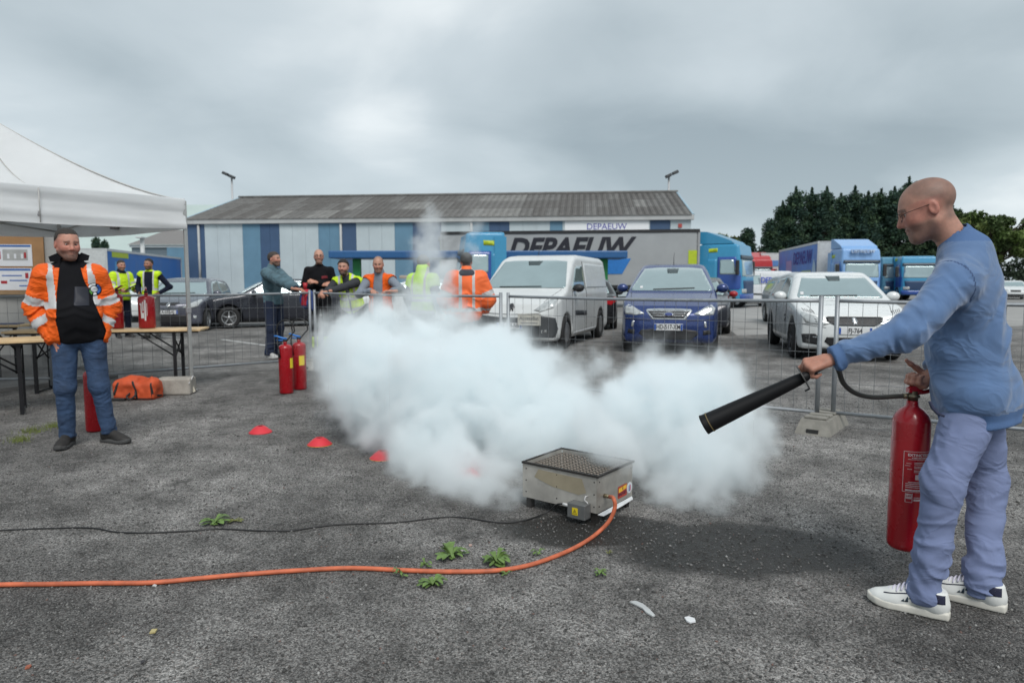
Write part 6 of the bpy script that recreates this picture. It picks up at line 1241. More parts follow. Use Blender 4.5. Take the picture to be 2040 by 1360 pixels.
# ------------------------------------------------------------------ vehicles
mglass = M('car_glass', (.40, .50, .51), .07, metal=.62, var=.08, scale=1.5, coat=.6); mtyre = M('tyre_rubber', (.018, .018, .019), .8, var=.2); mrim = M('alloy_rim', (.42, .43, .44), .35, metal=.7); mtrim = M('black_trim', (.018, .018, .02), .55); mlamp = M('headlamp_clear', (.50, .52, .52), .12, metal=.3, var=.35, scale=14, coat=1.); mchr = M('chrome', (.70, .71, .72), .2, metal=.9); mplate = M('plate_white', (.66, .67, .68), .45, var=.05); mtail = M('tail_lamp_red', (.45, .01, .015), .2, coat=1.); mpb = M('plate_blue', (.02, .08, .35), .5); mink = M('plate_ink', (.02, .02, .025), .6)
def wheel(T, x, y, r, w, rimm=None, spokes=5, style='alloy'):
    s = 1 if y > 0 else -1; W_ = bpy.data.objects.new('wheel', None); W_.location = (x, y, r); link(W_, T)
    MB().lathe([(r * .62, -w / 2), (r * .90, -w / 2), (r * .985, -w * .38), (r, -w * .2), (r, w * .2), (r * .985, w * .38), (r * .90, w / 2), (r * .66, w / 2), (r * .62, w * .3)], (0, 0, 0), (0, s, 0), 32).build('tyre', mtyre, W_)
    rm = MB()
    if style == 'cover': rm.lathe([(r * .66, w * .30), (r * .64, w * .42), (r * .5, w * .46), (r * .3, w * .40), (r * .12, w * .48), (.001, w * .48)], (0, 0, 0), (0, s, 0), 28)
    else:
        rm.lathe([(r * .66, w * .3), (r * .66, w * .46), (r * .60, w * .46), (r * .58, w * .2)], (0, 0, 0), (0, s, 0), 28); rm.lathe([(r * .16, w * .1), (r * .15, w * .42), (.001, w * .44)], (0, 0, 0), (0, s, 0), 14)
        for k in range(spokes):
            a = 6.283 * k / spokes + .3; d = A(math.cos(a), 0, math.sin(a)); t = A(-d[2], 0, d[0]); rm.prism([(r * .1, -r * .07), (r * .62, -r * .045), (r * .62, r * .045), (r * .1, r * .07)], A(0, s * w * .30, 0), d, t, (0, s * w * .12, 0))
    rm.build('rim', rimm or mrim, W_)
    MB().lathe([(r * .60, w * .05), (.001, w * .05)], (0, 0, 0), (0, s, 0), 24).build('brake_disc', mtrim, W_)
def relax(V, F, n):
    E = np.unique(np.sort(np.concatenate([F[:, [0, 1]], F[:, [1, 2]], F[:, [2, 3]], F[:, [3, 0]]]), 1), axis=0); deg = np.bincount(E.ravel(), minlength=len(V))[:, None]
    for i in range(n):
        for lam in (.5, -.52):
            S = np.zeros_like(V)
            for k in range(3): S[:, k] = np.bincount(E[:, 0], V[E[:, 1], k], len(V)) + np.bincount(E[:, 1], V[E[:, 0], k], len(V))
            V = V + lam * (S / np.maximum(deg, 1) - V)
    return V
def grad_normals(o, V, f, e):
    P = V.astype(np.float32); g = np.stack([f(P + np.eye(3, dtype=np.float32)[k] * e) - f(P - np.eye(3, dtype=np.float32)[k] * e) for k in range(3)], 1); g /= np.maximum(np.linalg.norm(g, axis=1, keepdims=True), 1e-6)
    o.data.normals_split_custom_set_from_vertices([tuple(q) for q in g.tolist()])
def sym(poly): return poly + [(-a, b) for a, b in reversed(poly)]
def number_plate(T, f, z, txt, w=.46, h=.10, x=None, rear=False):
    """built flat, standing on the front (or rear) of the body"""
    s = -1 if rear else 1; X = A(s * 4, 0, z).astype(np.float32)[None]; t = np.zeros(1, np.float32)
    for _ in range(80): t = t + f(X - t[:, None] * np.array([s, 0, 0], np.float32)) * .8
    x = s * 4 - s * float(t[0]) + s * .018
    P = MB().box((x, 0, z), (.016, w, h), bev=.004).build('number_plate', mplate, T)
    for q in (-1, 1): MB().box((x + s * .0085, q * (w / 2 - .022), z), (.003, .038, h - .012)).build('plate_band', mpb, P)
    if txt: text(txt, 'plate_text', h * .95, mink, P, (x + s * .0095, 0, z), (0, s, 0), EZ, ext=.0008, bold=.0022, sx=.80)
    return P
def car(label, loc, rz, sp, paint, group=None):
    """local x forward, y left"""
    L_, W_, H_ = sp['L'], sp['W'], sp['H']; side = sp['side']; w2 = W_ / 2
    fp = sp.get('front') or [(w2 * .90, .16), (w2 * .985, .30), (w2, .55), (w2 * .985, sp['belt'] - .02), (w2 * .93, sp['belt'] + .08), (w2 * .70, H_ - .03), (w2 * .60, H_ + .04)]
    n_, r_ = sp.get('nose', .16), sp.get('tailr', .12)
    pl = sym([(L_ / 2 + .0, w2 * .25), (L_ / 2 - n_ * .35, w2 * .60), (L_ / 2 - n_ * 1.2, w2 * .88), (L_ / 2 - n_ * 3, w2 * .985), (0, w2 * 1.01), (-L_ / 2 + r_ * 3, w2 * .985), (-L_ / 2 + r_, w2 * .86), (-L_ / 2, w2 * .55)])
    pl = [(a, b) for a, b in [(L_ / 2, w2 * .25), (L_ / 2 - n_ * .35, w2 * .60), (L_ / 2 - n_ * 1.2, w2 * .88), (L_ / 2 - n_ * 3, w2 * .985), (0, w2 * 1.01), (-L_ / 2 + r_ * 3, w2 * .985), (-L_ / 2 + r_, w2 * .86), (-L_ / 2, w2 * .55)]]; pl = pl + [(a, -b) for a, b in reversed(pl)]
    fpp = fp + [(-a, b) for a, b in reversed(fp)]; wr = sp['wr']; wx = sp['wx']; k = sp.get('k', .09)
    def f0(P): x, y, z = P.T; return smax(smax(poly2(x, z, side), poly2(x, y, pl), k), poly2(y, z, fpp), k)
    def f(P):
        x, y, z = P.T; d = f0(P); ay = np.abs(y)
        for q in wx: d = smax(d, -np.maximum(np.hypot(x - q, z - wr * 1.02) - wr * 1.17, (w2 - .30) - ay), .025)
        if sp.get('extra'): d = sp['extra'](P, d)
        return d
    T = thing('parked_car', label, sp.get('cat', 'car'), loc, rz, group)
    if sp.get('name'): T.name = sp['name']
    V, F = sdf_mesh(f, (-L_ / 2 - .1, -w2 - .1, .05), (L_ / 2 + .1, w2 + .1, H_ + .12), sp.get('h', .03)); V = relax(V, F, 3); body = mk('body', V, F, paint, T); grad_normals(body, V, f, .035)
    for q in wx:
        for s in (-1, 1): wheel(T, q, s * (w2 - .115), wr, .20, sp.get('rimm'), sp.get('spokes', 5), sp.get('wstyle', 'alloy'))
    MB().box((0, 0, .26), (L_ - .5, W_ - .66, .22)).build('underbody', mtrim, T)
    kw = dict(step=.05, lift=.006, thick=.02)
    fr = lambda nm, poly, mt, p=T, **k_: plate(nm, f0, poly, (0, 0, 0), (0, 1, 0), EZ, mt, p, **{**kw, **k_})
    re = lambda nm, poly, mt, p=T, **k_: plate(nm, f0, [(-a, b) for a, b in poly][::-1], (0, 0, 0), (0, -1, 0), EZ, mt, p, **{**kw, **k_})
    def sd(nm, poly, mt, p=T, both=True, **k_):
        for s in ((1, -1) if both is True else (both,)): plate(nm, f0, [(-s * a, b) for a, b in poly][::-1 if s > 0 else 1], (0, 0, 0), (-s, 0, 0), EZ, mt, p, **{**kw, **k_})
    mir = lambda poly: [(-a, b) for a, b in reversed(poly)]
    for poly in sp['wins']: sd('side_window', poly, mglass)
    fr('windscreen', sp['wscreen'], mglass)
    if sp.get('rscreen'): re('rear_window', sp['rscreen'], mglass)
    for poly in sp.get('hl', []): fr('headlight', poly, mlamp, step=.03); fr('headlight', mir(poly), mlamp, step=.03)
    for poly in sp.get('tl', []): re('tail_light', poly, mtail, step=.03); re('tail_light', mir(poly), mtail, step=.03)
    for nm, poly, mt in sp.get('fr', []): fr(nm, poly, mt, step=.03)
    for nm, poly, mt in sp.get('fr2', []): fr(nm, poly, mt, step=.03); fr(nm, mir(poly), mt, step=.03)
    for nm, poly, mt in sp.get('sd', []): sd(nm, poly, mt, step=.04)
    mx_, mz = sp['mirror']
    for s in (-1, 1):
        def fm(P, s=s): return smax(ell(P, (mx_, s * (w2 + .07), mz), (.09, .115, .085)), P[:, 0] * -1 + mx_ - .05, .02)
        V, F = sdf_mesh(fm, (mx_ - .15, min(s * (w2 - .08), s * (w2 + .22)), mz - .12), (mx_ + .15, max(s * (w2 - .08), s * (w2 + .22)), mz + .12), .014, .0); mm = mk('door_mirror', V, F, sp.get('mirm', paint), T)
        MB().tube([(mx_, s * (w2 - .10), mz - .07), (mx_, s * (w2 + .02), mz - .03)], .03, 6).build('mirror_arm', mtrim, mm)
    if sp.get('wiper'):
        for (y0, z0, y1, z1) in sp['wiper']: fr('wiper', [(y0, z0), (y1, z1), (y1, z1 + .015), (y0, z0 + .02)], mtrim, lift=.02, thick=.015)
    if sp.get('ant'): MB().tube([(sp['ant'], 0, H_ - .02), (sp['ant'] - .06, 0, H_ + .22)], [.008, .003], 5).build('antenna', mtrim, T)
    if sp.get('plate'): number_plate(T, f0, *sp['plate'])
    return T, f0, fr, sd, re
def lion(s): return [(a * s, b * s) for a, b in ((-.5, -1), (-.1, -1), (.0, -.55), (.25, -.6), (.3, -1), (.65, -1), (.5, -.3), (.75, -.2), (.9, .1), (.6, .15), (.55, .5), (.2, .95), (-.35, .9), (-.75, .6), (-.4, .5), (-.7, .3), (-.3, .15), (-.75, -.05), (-.7, -.25), (-.25, -.2), (-.3, -.6))]

def scaled(pts, sx, sz): return [(a * sx, b * sz) for a, b in pts]
HATCH = dict(L=4.25, W=1.80, H=1.47, belt=.93, wr=.315, wx=(1.32, -1.28), mirror=(.62, 1.02),
    side=[(-2.06, .28), (-2.12, .55), (-2.06, .88), (-1.95, 1.02), (-1.72, 1.34), (-1.45, 1.43), (-.60, 1.47), (.05, 1.44), (.30, 1.36), (1.02, .97), (1.55, .88), (1.95, .76), (2.08, .60), (2.12, .42), (2.06, .22), (1.9, .18), (-1.9, .18)],
    wins=[[(-1.55, .99), (-1.42, 1.30), (-.55, 1.37), (-.47, .97)], [(-.42, .965), (-.50, 1.37), (.05, 1.35), (.28, 1.27), (.72, .98)]],
    wscreen=sym([(.70, 1.00), (.72, 1.03), (.545, 1.37), (.30, 1.39)]), rscreen=sym([(.66, 1.03), (.50, 1.34)]))
# --- blue people carrier
mpB = M('metallic_blue', (.018, .042, .165), .28, metal=.35, var=.04, coat=.8)
b1 = gnd(1330, 706); yb = R(-90 - 15)
bl = dict(HATCH, L=4.38, W=1.83, H=1.60, belt=1.0, h=.022, wr=.32, wx=(1.36, -1.30), mirror=(.80, 1.12), ant=-.3, wstyle='alloy', nose=.15,
    side=[(-2.13, .28), (-2.18, .6), (-2.12, .95), (-2.0, 1.12), (-1.85, 1.46), (-1.6, 1.55), (-.6, 1.60), (.0, 1.56), (.28, 1.46), (1.22, 1.03), (1.60, .95), (1.98, .82), (2.12, .68), (2.17, .5), (2.15, .28), (2.0, .18), (-1.95, .18)],
    wins=[[(-1.75, 1.08), (-1.6, 1.42), (-.55, 1.49), (-.48, 1.06)], [(-.42, 1.055), (-.50, 1.49), (.0, 1.46), (.22, 1.39), (.92, 1.07)]], wscreen=sym([(.76, 1.075), (.79, 1.10), (.585, 1.49), (.30, 1.515)]), rscreen=sym([(.68, 1.12), (.54, 1.45)]),
    hl=[[(.44, .695), (.60, .67), (.80, .685), (.835, .79), (.76, .85), (.66, .815)]],
    fr=[('grille_surround', sym([(.30, .60), (.42, .75), (.40, .775), (.20, .785)]), mchr), ('lower_intake', sym([(.40, .26), (.54, .36), (.50, .42), (.30, .44)]), mtrim)], fr2=[('fog_surround', [(.62, .34), (.76, .36), (.74, .43), (.62, .42)], mtrim), ('bumper_reflector', [(.64, .47), (.69, .47), (.67, .57), (.63, .57)], mchr), ('bumper_crease', [(.32, .575), (.84, .60), (.84, .612), (.32, .587)], M('blue_shadow_gap', (.01, .015, .05), .5))],
    sd=[('door_gap', [(-.46, .30), (-.45, .30), (-.44, 1.05), (-.455, 1.05)], mtrim), ('door_gap', [(.78, .35), (.79, .35), (.86, 1.05), (.845, 1.05)], mtrim), ('door_handle', [(-.40, .88), (-.22, .88), (-.22, .91), (-.40, .91)], mpB), ('side_strip', [(-.95, .47), (.95, .47), (.95, .52), (-.95, .52)], mtrim)], wiper=[(-.35, 1.09, .45, 1.12)], plate=(.475, 'HD-517-XM', .52, .112))
T, f, fr, sd, re = car('blue people carrier facing the camera with plate HD-517-XM', (b1[0] + 2.1 * math.sin(R(15)), b1[1] + 2.0, 0), yb, bl, mpB); T.scale = (1, 1, 1.09)
G_ = fr('grille', sym([(.27, .625), (.385, .745), (.2, .755)]), mtrim, lift=.012, step=.03)
for z in (.66, .70, .735): fr('grille_bar', sym([(.30 + (z - .66) * .8, z), (.30 + (z - .66) * .8, z + .010)]), mchr, G_, lift=.018, step=.06)
em = fr('emblem', [(.085 * math.cos(a), .69 + .036 * math.sin(a)) for a in np.linspace(0, 6.283, 18, endpoint=False)], mchr, G_, lift=.024, step=.02); fr('emblem_face', [(.072 * math.cos(a), .69 + .027 * math.sin(a)) for a in np.linspace(0, 6.283, 18, endpoint=False)], M('emblem_blue', (.02, .04, .18), .4), G_, lift=.028, step=.02)
gap = M('panel_gap', (.012, .013, .016), .7)
for nm, poly in (('bonnet_gap', [(.70, .86), (.708, .86), (.775, 1.05), (.767, 1.05)]),): fr(nm, poly, gap, lift=.004, step=.03); fr(nm, [(-a, b) for a, b in reversed(poly)], gap, lift=.004, step=.03)
fr('mirror_mount', sym([(.10, 1.40), (.12, 1.49)]), M('mount_dark', (.05, .07, .075), .4), lift=.010, step=.04); fr('windscreen_sticker', [(-.62, 1.12), (-.56, 1.12), (-.56, 1.16), (-.62, 1.16)], mplate, lift=.010, step=.04)
# --- white hatchback on the right
mpW = M('white_paint', (.66, .68, .68), .3, var=.03, coat=.7); b2 = gnd(1704, 724); yw = R(-90 - 13)
ink = M('sticker_dark', (.05, .05, .055), .6)
hw = dict(HATCH, h=.022, wr=.325, ant=-1.2, spokes=5, rimm=M('dark_alloy', (.10, .10, .105), .4, metal=.6), hl=[[(.36, .62), (.50, .58), (.74, .62), (.815, .74), (.80, .80), (.58, .72)]], nose=.17,
    fr=[('grille', sym([(.30, .58), (.42, .64), (.44, .71), (.40, .725)]), mtrim), ('lower_intake', sym([(.36, .25), (.46, .33), (.43, .40)]), mtrim)], fr2=[('fog_surround', [(.52, .27), (.78, .30), (.80, .44), (.60, .45), (.52, .38)], mtrim), ('fog_light', [(.68, .31), (.73, .31), (.73, .36), (.68, .36)], mlamp), ('fog_bar', [(.55, .385), (.74, .395), (.74, .41), (.55, .40)], mchr), ('lamp_core', [(.55, .63), (.62, .63), (.62, .69), (.55, .68)], mtrim)] + [('lash_sticker', [(.60 + .035 * k, .765 + .008 * k), (.612 + .035 * k, .768 + .008 * k), (.632 + .035 * k, .815 + .008 * k), (.622 + .035 * k, .815 + .008 * k)], ink) for k in range(5)],
    sd=[('door_gap', [(-.46, .30), (-.45, .30), (-.44, .96), (-.455, .96)], mtrim), ('door_gap', [(.70, .35), (.71, .35), (.78, .96), (.765, .96)], mtrim), ('door_handle', [(-.36, .80), (-.18, .81), (-.18, .84), (-.36, .83)], mpW), ('door_handle', [(-1.30, .80), (-1.12, .81), (-1.12, .84), (-1.30, .83)], mpW), ('door_sticker', [(.60, .58), (.72, .60), (.70, .64), (.62, .63)], ink), ('door_sticker', [(.58, .66), (.68, .68), (.67, .71), (.6, .70)], ink)], wiper=[(-.5, 1.02, .3, 1.035)], plate=(.505, 'FJ-764', .52, .112), mirm=mpW)
T, f, fr, sd, re = car('white hatchback with dark grille and lash stickers, behind the outstretched arm', (b2[0] + 2.1 * math.sin(R(13)), b2[1] + 2.1, 0), yw, hw, mpW); T.scale = (1, 1, 1.06)
fr('emblem', [(a - .0, b + .655) for a, b in lion(.06)], mchr, lift=.014, step=.03)
for z in (.61, .64, .67): fr('grille_bar', sym([(.37, z), (.37, z + .007)]), M('bar_grey', (.10, .10, .105), .4), lift=.010, step=.06)
for nm, poly in (('bonnet_gap', [(.60, .79), (.608, .79), (.72, .965), (.712, .965)]), ('bumper_gap', [(.44, .545), (.82, .60), (.82, .607), (.44, .552)])): fr(nm, poly, gap, lift=.004, step=.03); fr(nm, [(-a, b) for a, b in reversed(poly)], gap, lift=.004, step=.03)
fr('mirror_mount', sym([(.10, 1.29), (.13, 1.375)]), M('mount_dark'), lift=.010, step=.04); fr('windscreen_sticker', [(-.66, 1.05), (-.60, 1.05), (-.59, 1.10), (-.65, 1.10)], mplate, lift=.010, step=.04)
# --- white van
mpV = M('van_white', (.62, .64, .64), .35, var=.06, scale=4, coat=.4); b3 = gnd(1018, 700); yv = R(-90 - 20)
van = dict(L=4.80, W=1.90, H=1.94, belt=1.12, h=.024, wr=.335, wx=(1.55, -1.50), mirror=(1.02, 1.22), nose=.15, tailr=.05, k=.08, name='parked_van', cat='van', wstyle='cover', ant=.55,
    front=[(.86, .18), (.94, .32), (.95, .60), (.945, 1.10), (.90, 1.25), (.80, 1.84), (.70, 1.99)],
    side=[(-2.38, .25), (-2.40, .6), (-2.36, 1.5), (-2.28, 1.86), (-2.1, 1.93), (.0, 1.94), (.45, 1.90), (.72, 1.80), (1.55, 1.18), (1.95, 1.06), (2.22, .92), (2.34, .72), (2.40, .48), (2.36, .25), (2.2, .18), (-2.2, .18)],
    wins=[[(.06, 1.20), (.02, 1.70), (.52, 1.68), (.66, 1.62), (1.12, 1.20)]], wscreen=sym([(.84, 1.22), (.86, 1.26), (.70, 1.78), (.45, 1.805)]), rscreen=None,
    hl=[[(.46, .80), (.60, .77), (.84, .85), (.88, 1.02), (.80, 1.06), (.62, .93)]], fr=[('bumper_cover', sym([(.86, .28), (.89, .44), (.86, .66), (.60, .70), (.2, .66)]), M('bumper_grey', (.05, .055, .06), .6)), ('lower_intake', sym([(.40, .30), (.44, .44)]), mtrim)],
    fr2=[('fog_light', [(.62, .36), (.72, .37), (.72, .44), (.62, .43)], mlamp)], sd=[('rubbing_strip', [(-.05, .62), (.95, .66), (.95, .76), (-.05, .72)], M('bumper_grey')), ('panel_recess', [(-2.2, 1.22), (-2.12, 1.74), (-.16, 1.76), (-.10, 1.22)], M('van_panel', (.58, .61, .62), .35, coat=.4)), ('door_gap', [(-.02, .34), (-.01, .34), (-.01, 1.8), (-.025, 1.8)], mtrim), ('sill', [(-1.05, .245), (1.0, .245), (1.0, .31), (-1.05, .31)], M('van_panel'))],
    mirm=mtrim, wiper=[(-.55, 1.235, .35, 1.25)], plate=(.50, 'CB-248-NB', .52, .112))
T, f, fr, sd, re = car('white panel van with a black mirror, parked left of the blue car', (b3[0] + 2.3 * math.sin(R(20)), b3[1] + 2.25, 0), yv, van, mpV)
fr('emblem', [(a, b + .86) for a, b in lion(.075)], M('emblem_dark', (.06, .06, .065), .3, metal=.6), lift=.012, step=.03)
for nm, poly in (('bonnet_gap', [(.62, .95), (.630, .95), (.80, 1.20), (.79, 1.20)]), ('bonnet_edge', [(.02, .715), (.58, .74), (.58, .748), (.02, .723)])): fr(nm, poly, gap, lift=.004, step=.03); fr(nm, [(-a, b) for a, b in reversed(poly)], gap, lift=.004, step=.03)
fr('mirror_mount', sym([(.12, 1.70), (.16, 1.79)]), M('mount_dark'), lift=.010, step=.04); sd('door_gap', [(1.14, .5), (1.15, .5), (1.15, 1.2), (1.135, 1.2)], gap, step=.06)
Pc = MB().box((2.44, .42, .63), (.012, .46, .22)).build('placard', M('placard_cream', (.52, .51, .46), .6), T); text('AccessBat', 'placard_text', .095, M('placard_ink', (.14, .15, .16), .6), Pc, (2.449, .42, .655), (0, 1, 0), EZ, ext=.001); MB().box((2.448, .42, .565), (.003, .34, .012)).build('placard_line', M('placard_ink'), Pc)
# --- grey hatchback behind the tent leg
mpG = M('grey_lilac_paint', (.10, .105, .135), .3, metal=.4, var=.04, coat=.7); b4 = gnd(338, 662)
gr = dict(HATCH, L=4.0, W=1.72, H=1.50, ant=-1.3, hl=[[(.34, .66), (.50, .63), (.70, .68), (.79, .84), (.72, .88), (.54, .78)]], fr=[('grille', sym([(.16, .72), (.26, .78), (.25, .80)]), mtrim), ('lower_intake', sym([(.44, .24), (.50, .42), (.40, .46)]), mtrim)], fr2=[('fog_light', [(.60, .36), (.67, .36), (.67, .44), (.60, .44)], mlamp)], sd=[('door_gap', [(-.46, .30), (-.45, .30), (-.44, .96), (-.455, .96)], mtrim), ('side_strip', [(-1.0, .52), (.95, .52), (.95, .58), (-1.0, .58)], mtrim)], plate=(.545, 'A-030-AJ', .50, .11), wiper=[(-.4, 1.02, .4, 1.035)])
T, f, fr, sd, re = car('grey hatchback facing the camera behind the tent leg, with plate 030', (b4[0] - 1.9 * math.sin(R(10)), b4[1] + 1.9, 0), R(-90 + 10), gr, mpG)
fr('emblem', [(.0, .655), (.055, .735), (.0, .815), (-.055, .735)], mchr, lift=.014, step=.03); fr('emblem_gap', [(.0, .70), (.022, .735), (.0, .77), (-.022, .735)], mtrim, lift=.02, step=.02)
# --- other cars
mpD = M('dark_navy_paint', (.022, .024, .034), .3, metal=.3, coat=.7); mpK = M('black_paint', (.012, .012, .014), .3, coat=.7); mpS = M('silver_paint', (.38, .40, .42), .3, metal=.5, coat=.5)
SAL = dict(HATCH, L=4.5, W=1.80, H=1.45, side=[(-2.2, .30), (-2.25, .6), (-2.2, .92), (-1.7, 1.0), (-1.15, 1.36), (-.8, 1.44), (-.2, 1.45), (.1, 1.42), (.35, 1.34), (1.05, .97), (1.6, .88), (2.05, .76), (2.2, .58), (2.24, .42), (2.18, .22), (2.0, .18), (-2.0, .18)], wins=[[(-1.5, 1.0), (-1.05, 1.33), (-.45, 1.36), (-.42, .97)], [(-.37, .965), (-.40, 1.36), (.08, 1.34), (.32, 1.26), (.78, .98)]], wscreen=HATCH['wscreen'], rscreen=sym([(.66, 1.03), (.52, 1.32)]), hl=[[(.42, .66), (.78, .68), (.80, .78), (.5, .76)]], tl=[[(.52, .72), (.80, .74), (.82, .9), (.56, .88)]], fr=[('grille', sym([(.3, .58), (.34, .72)]), mtrim), ('lower_intake', sym([(.5, .25), (.55, .4)]), mtrim)], h=.03)
p = gnd(528, 652); T, f, fr, sd, re = car('dark saloon with silver window frames behind the denim-jacket man', (p[0], p[1] + .8, 0), R(205), dict(SAL, rimm=mrim, sd=[('window_frame', [(-1.62, .975), (-1.1, 1.37), (-.4, 1.40), (.1, 1.38), (.36, 1.29), (.86, .97), (.80, .955), (-1.6, .945)], mchr)]), mpD)
sd('side_window', [(-1.5, 1.0), (-1.05, 1.33), (-.45, 1.36), (-.42, .97)], mglass, lift=.014); sd('side_window', [(-.37, .965), (-.40, 1.36), (.08, 1.34), (.32, 1.26), (.78, .98)], mglass, lift=.014)
p = gnd(640, 640); car('silver saloon whose wheel shows between the denim-jacket man and the bald man', (p[0] + .6, p[1] + 2.2, 0), R(200), dict(SAL), mpS)
p = gnd(815, 652); car('white car behind the orange-vest man', (p[0], p[1] + 1.5, 0), R(185), dict(SAL), mpW)
MB().box((0, 0, .05), (.5, .3, .1), bev=.03).build('roof_parcel', M('parcel_tan', (.35, .28, .22), .8)); pc = bpy.data.objects['roof_parcel']; pc.location = (p[0] - .25, p[1] + 1.5, 1.445); tag(pc, 'tan parcel lying on the roof of the white car behind the orange-vest man', 'parcel')
cc = gnd(1222, 656); car('black coupe with a silver roof and red tail lamp, between van and blue car', (cc[0] - .55, cc[1] + 1.7, 0), R(90 - 8), dict(SAL, H=1.40, L=4.1, fr=[], tl=[[(.44, .74), (.70, .70), (.86, .80), (.84, .93), (.60, .88)]], extra=None), mpK)
p = gnd(1462, 668); car('dark car with a red mirror just behind the blue people carrier', (p[0] - .40, p[1] + 2.1, 0), R(-90 - 16), dict(HATCH, H=1.52, mirm=M('mirror_red', (.35, .015, .02), .4)), mpD)
p = gnd(1640, 668); car('silver car just behind the white hatchback', (p[0] + 1.35, p[1] + 4.6, 0), R(-90 - 10), dict(HATCH, L=4.4, H=1.55, side=scaled(HATCH['side'], 1.03, 1.05)), mpS)
p = gnd(1512, 612); T, f, fr, sd, re = car('white van with blue lettering between the blue lorry cab and the white hatchback', (p[0], p[1] + 1.5, 0), R(200), dict(van, plate=None, wins=[[(.06, 1.20), (.02, 1.70), (.52, 1.68), (.66, 1.62), (1.12, 1.20)]], h=.035), M('plain_white', (.64, .66, .68), .35, coat=.4)); 
text('DEPAEUW', 'van_lettering', .42, M('letter_blue', (.06, .10, .45), .5), T, (-.9, .975, 1.42), (-1, 0, 0), EZ, ext=.006, bold=.01)
p = gnd(262, 640); car('white car behind the two men in yellow by the tent', (p[0], p[1] + 1.2, 0), R(-60), dict(HATCH), mpW)
p = gnd(1788, 586); car('pale silver car far right in front of the blue lorries', (p[0], p[1] + 1, 0), R(-40), dict(SAL, h=.05), mpS)
p = gnd(2034, 596); car('white car at the right edge behind the man in blue', (p[0], p[1] + 1, 0), R(-120), dict(SAL, h=.05), mpW)
p = gnd(2052, 590); car('dark car at the right edge beyond the white one', (p[0] + .8, p[1] + 5, 0), R(-110), dict(SAL, h=.05), mpS)
p = gnd(1824, 588); car('small white car far right, half hidden by the man in blue', (p[0], p[1] + 1.5, 0), R(-100), dict(SAL, h=.05), mpW)

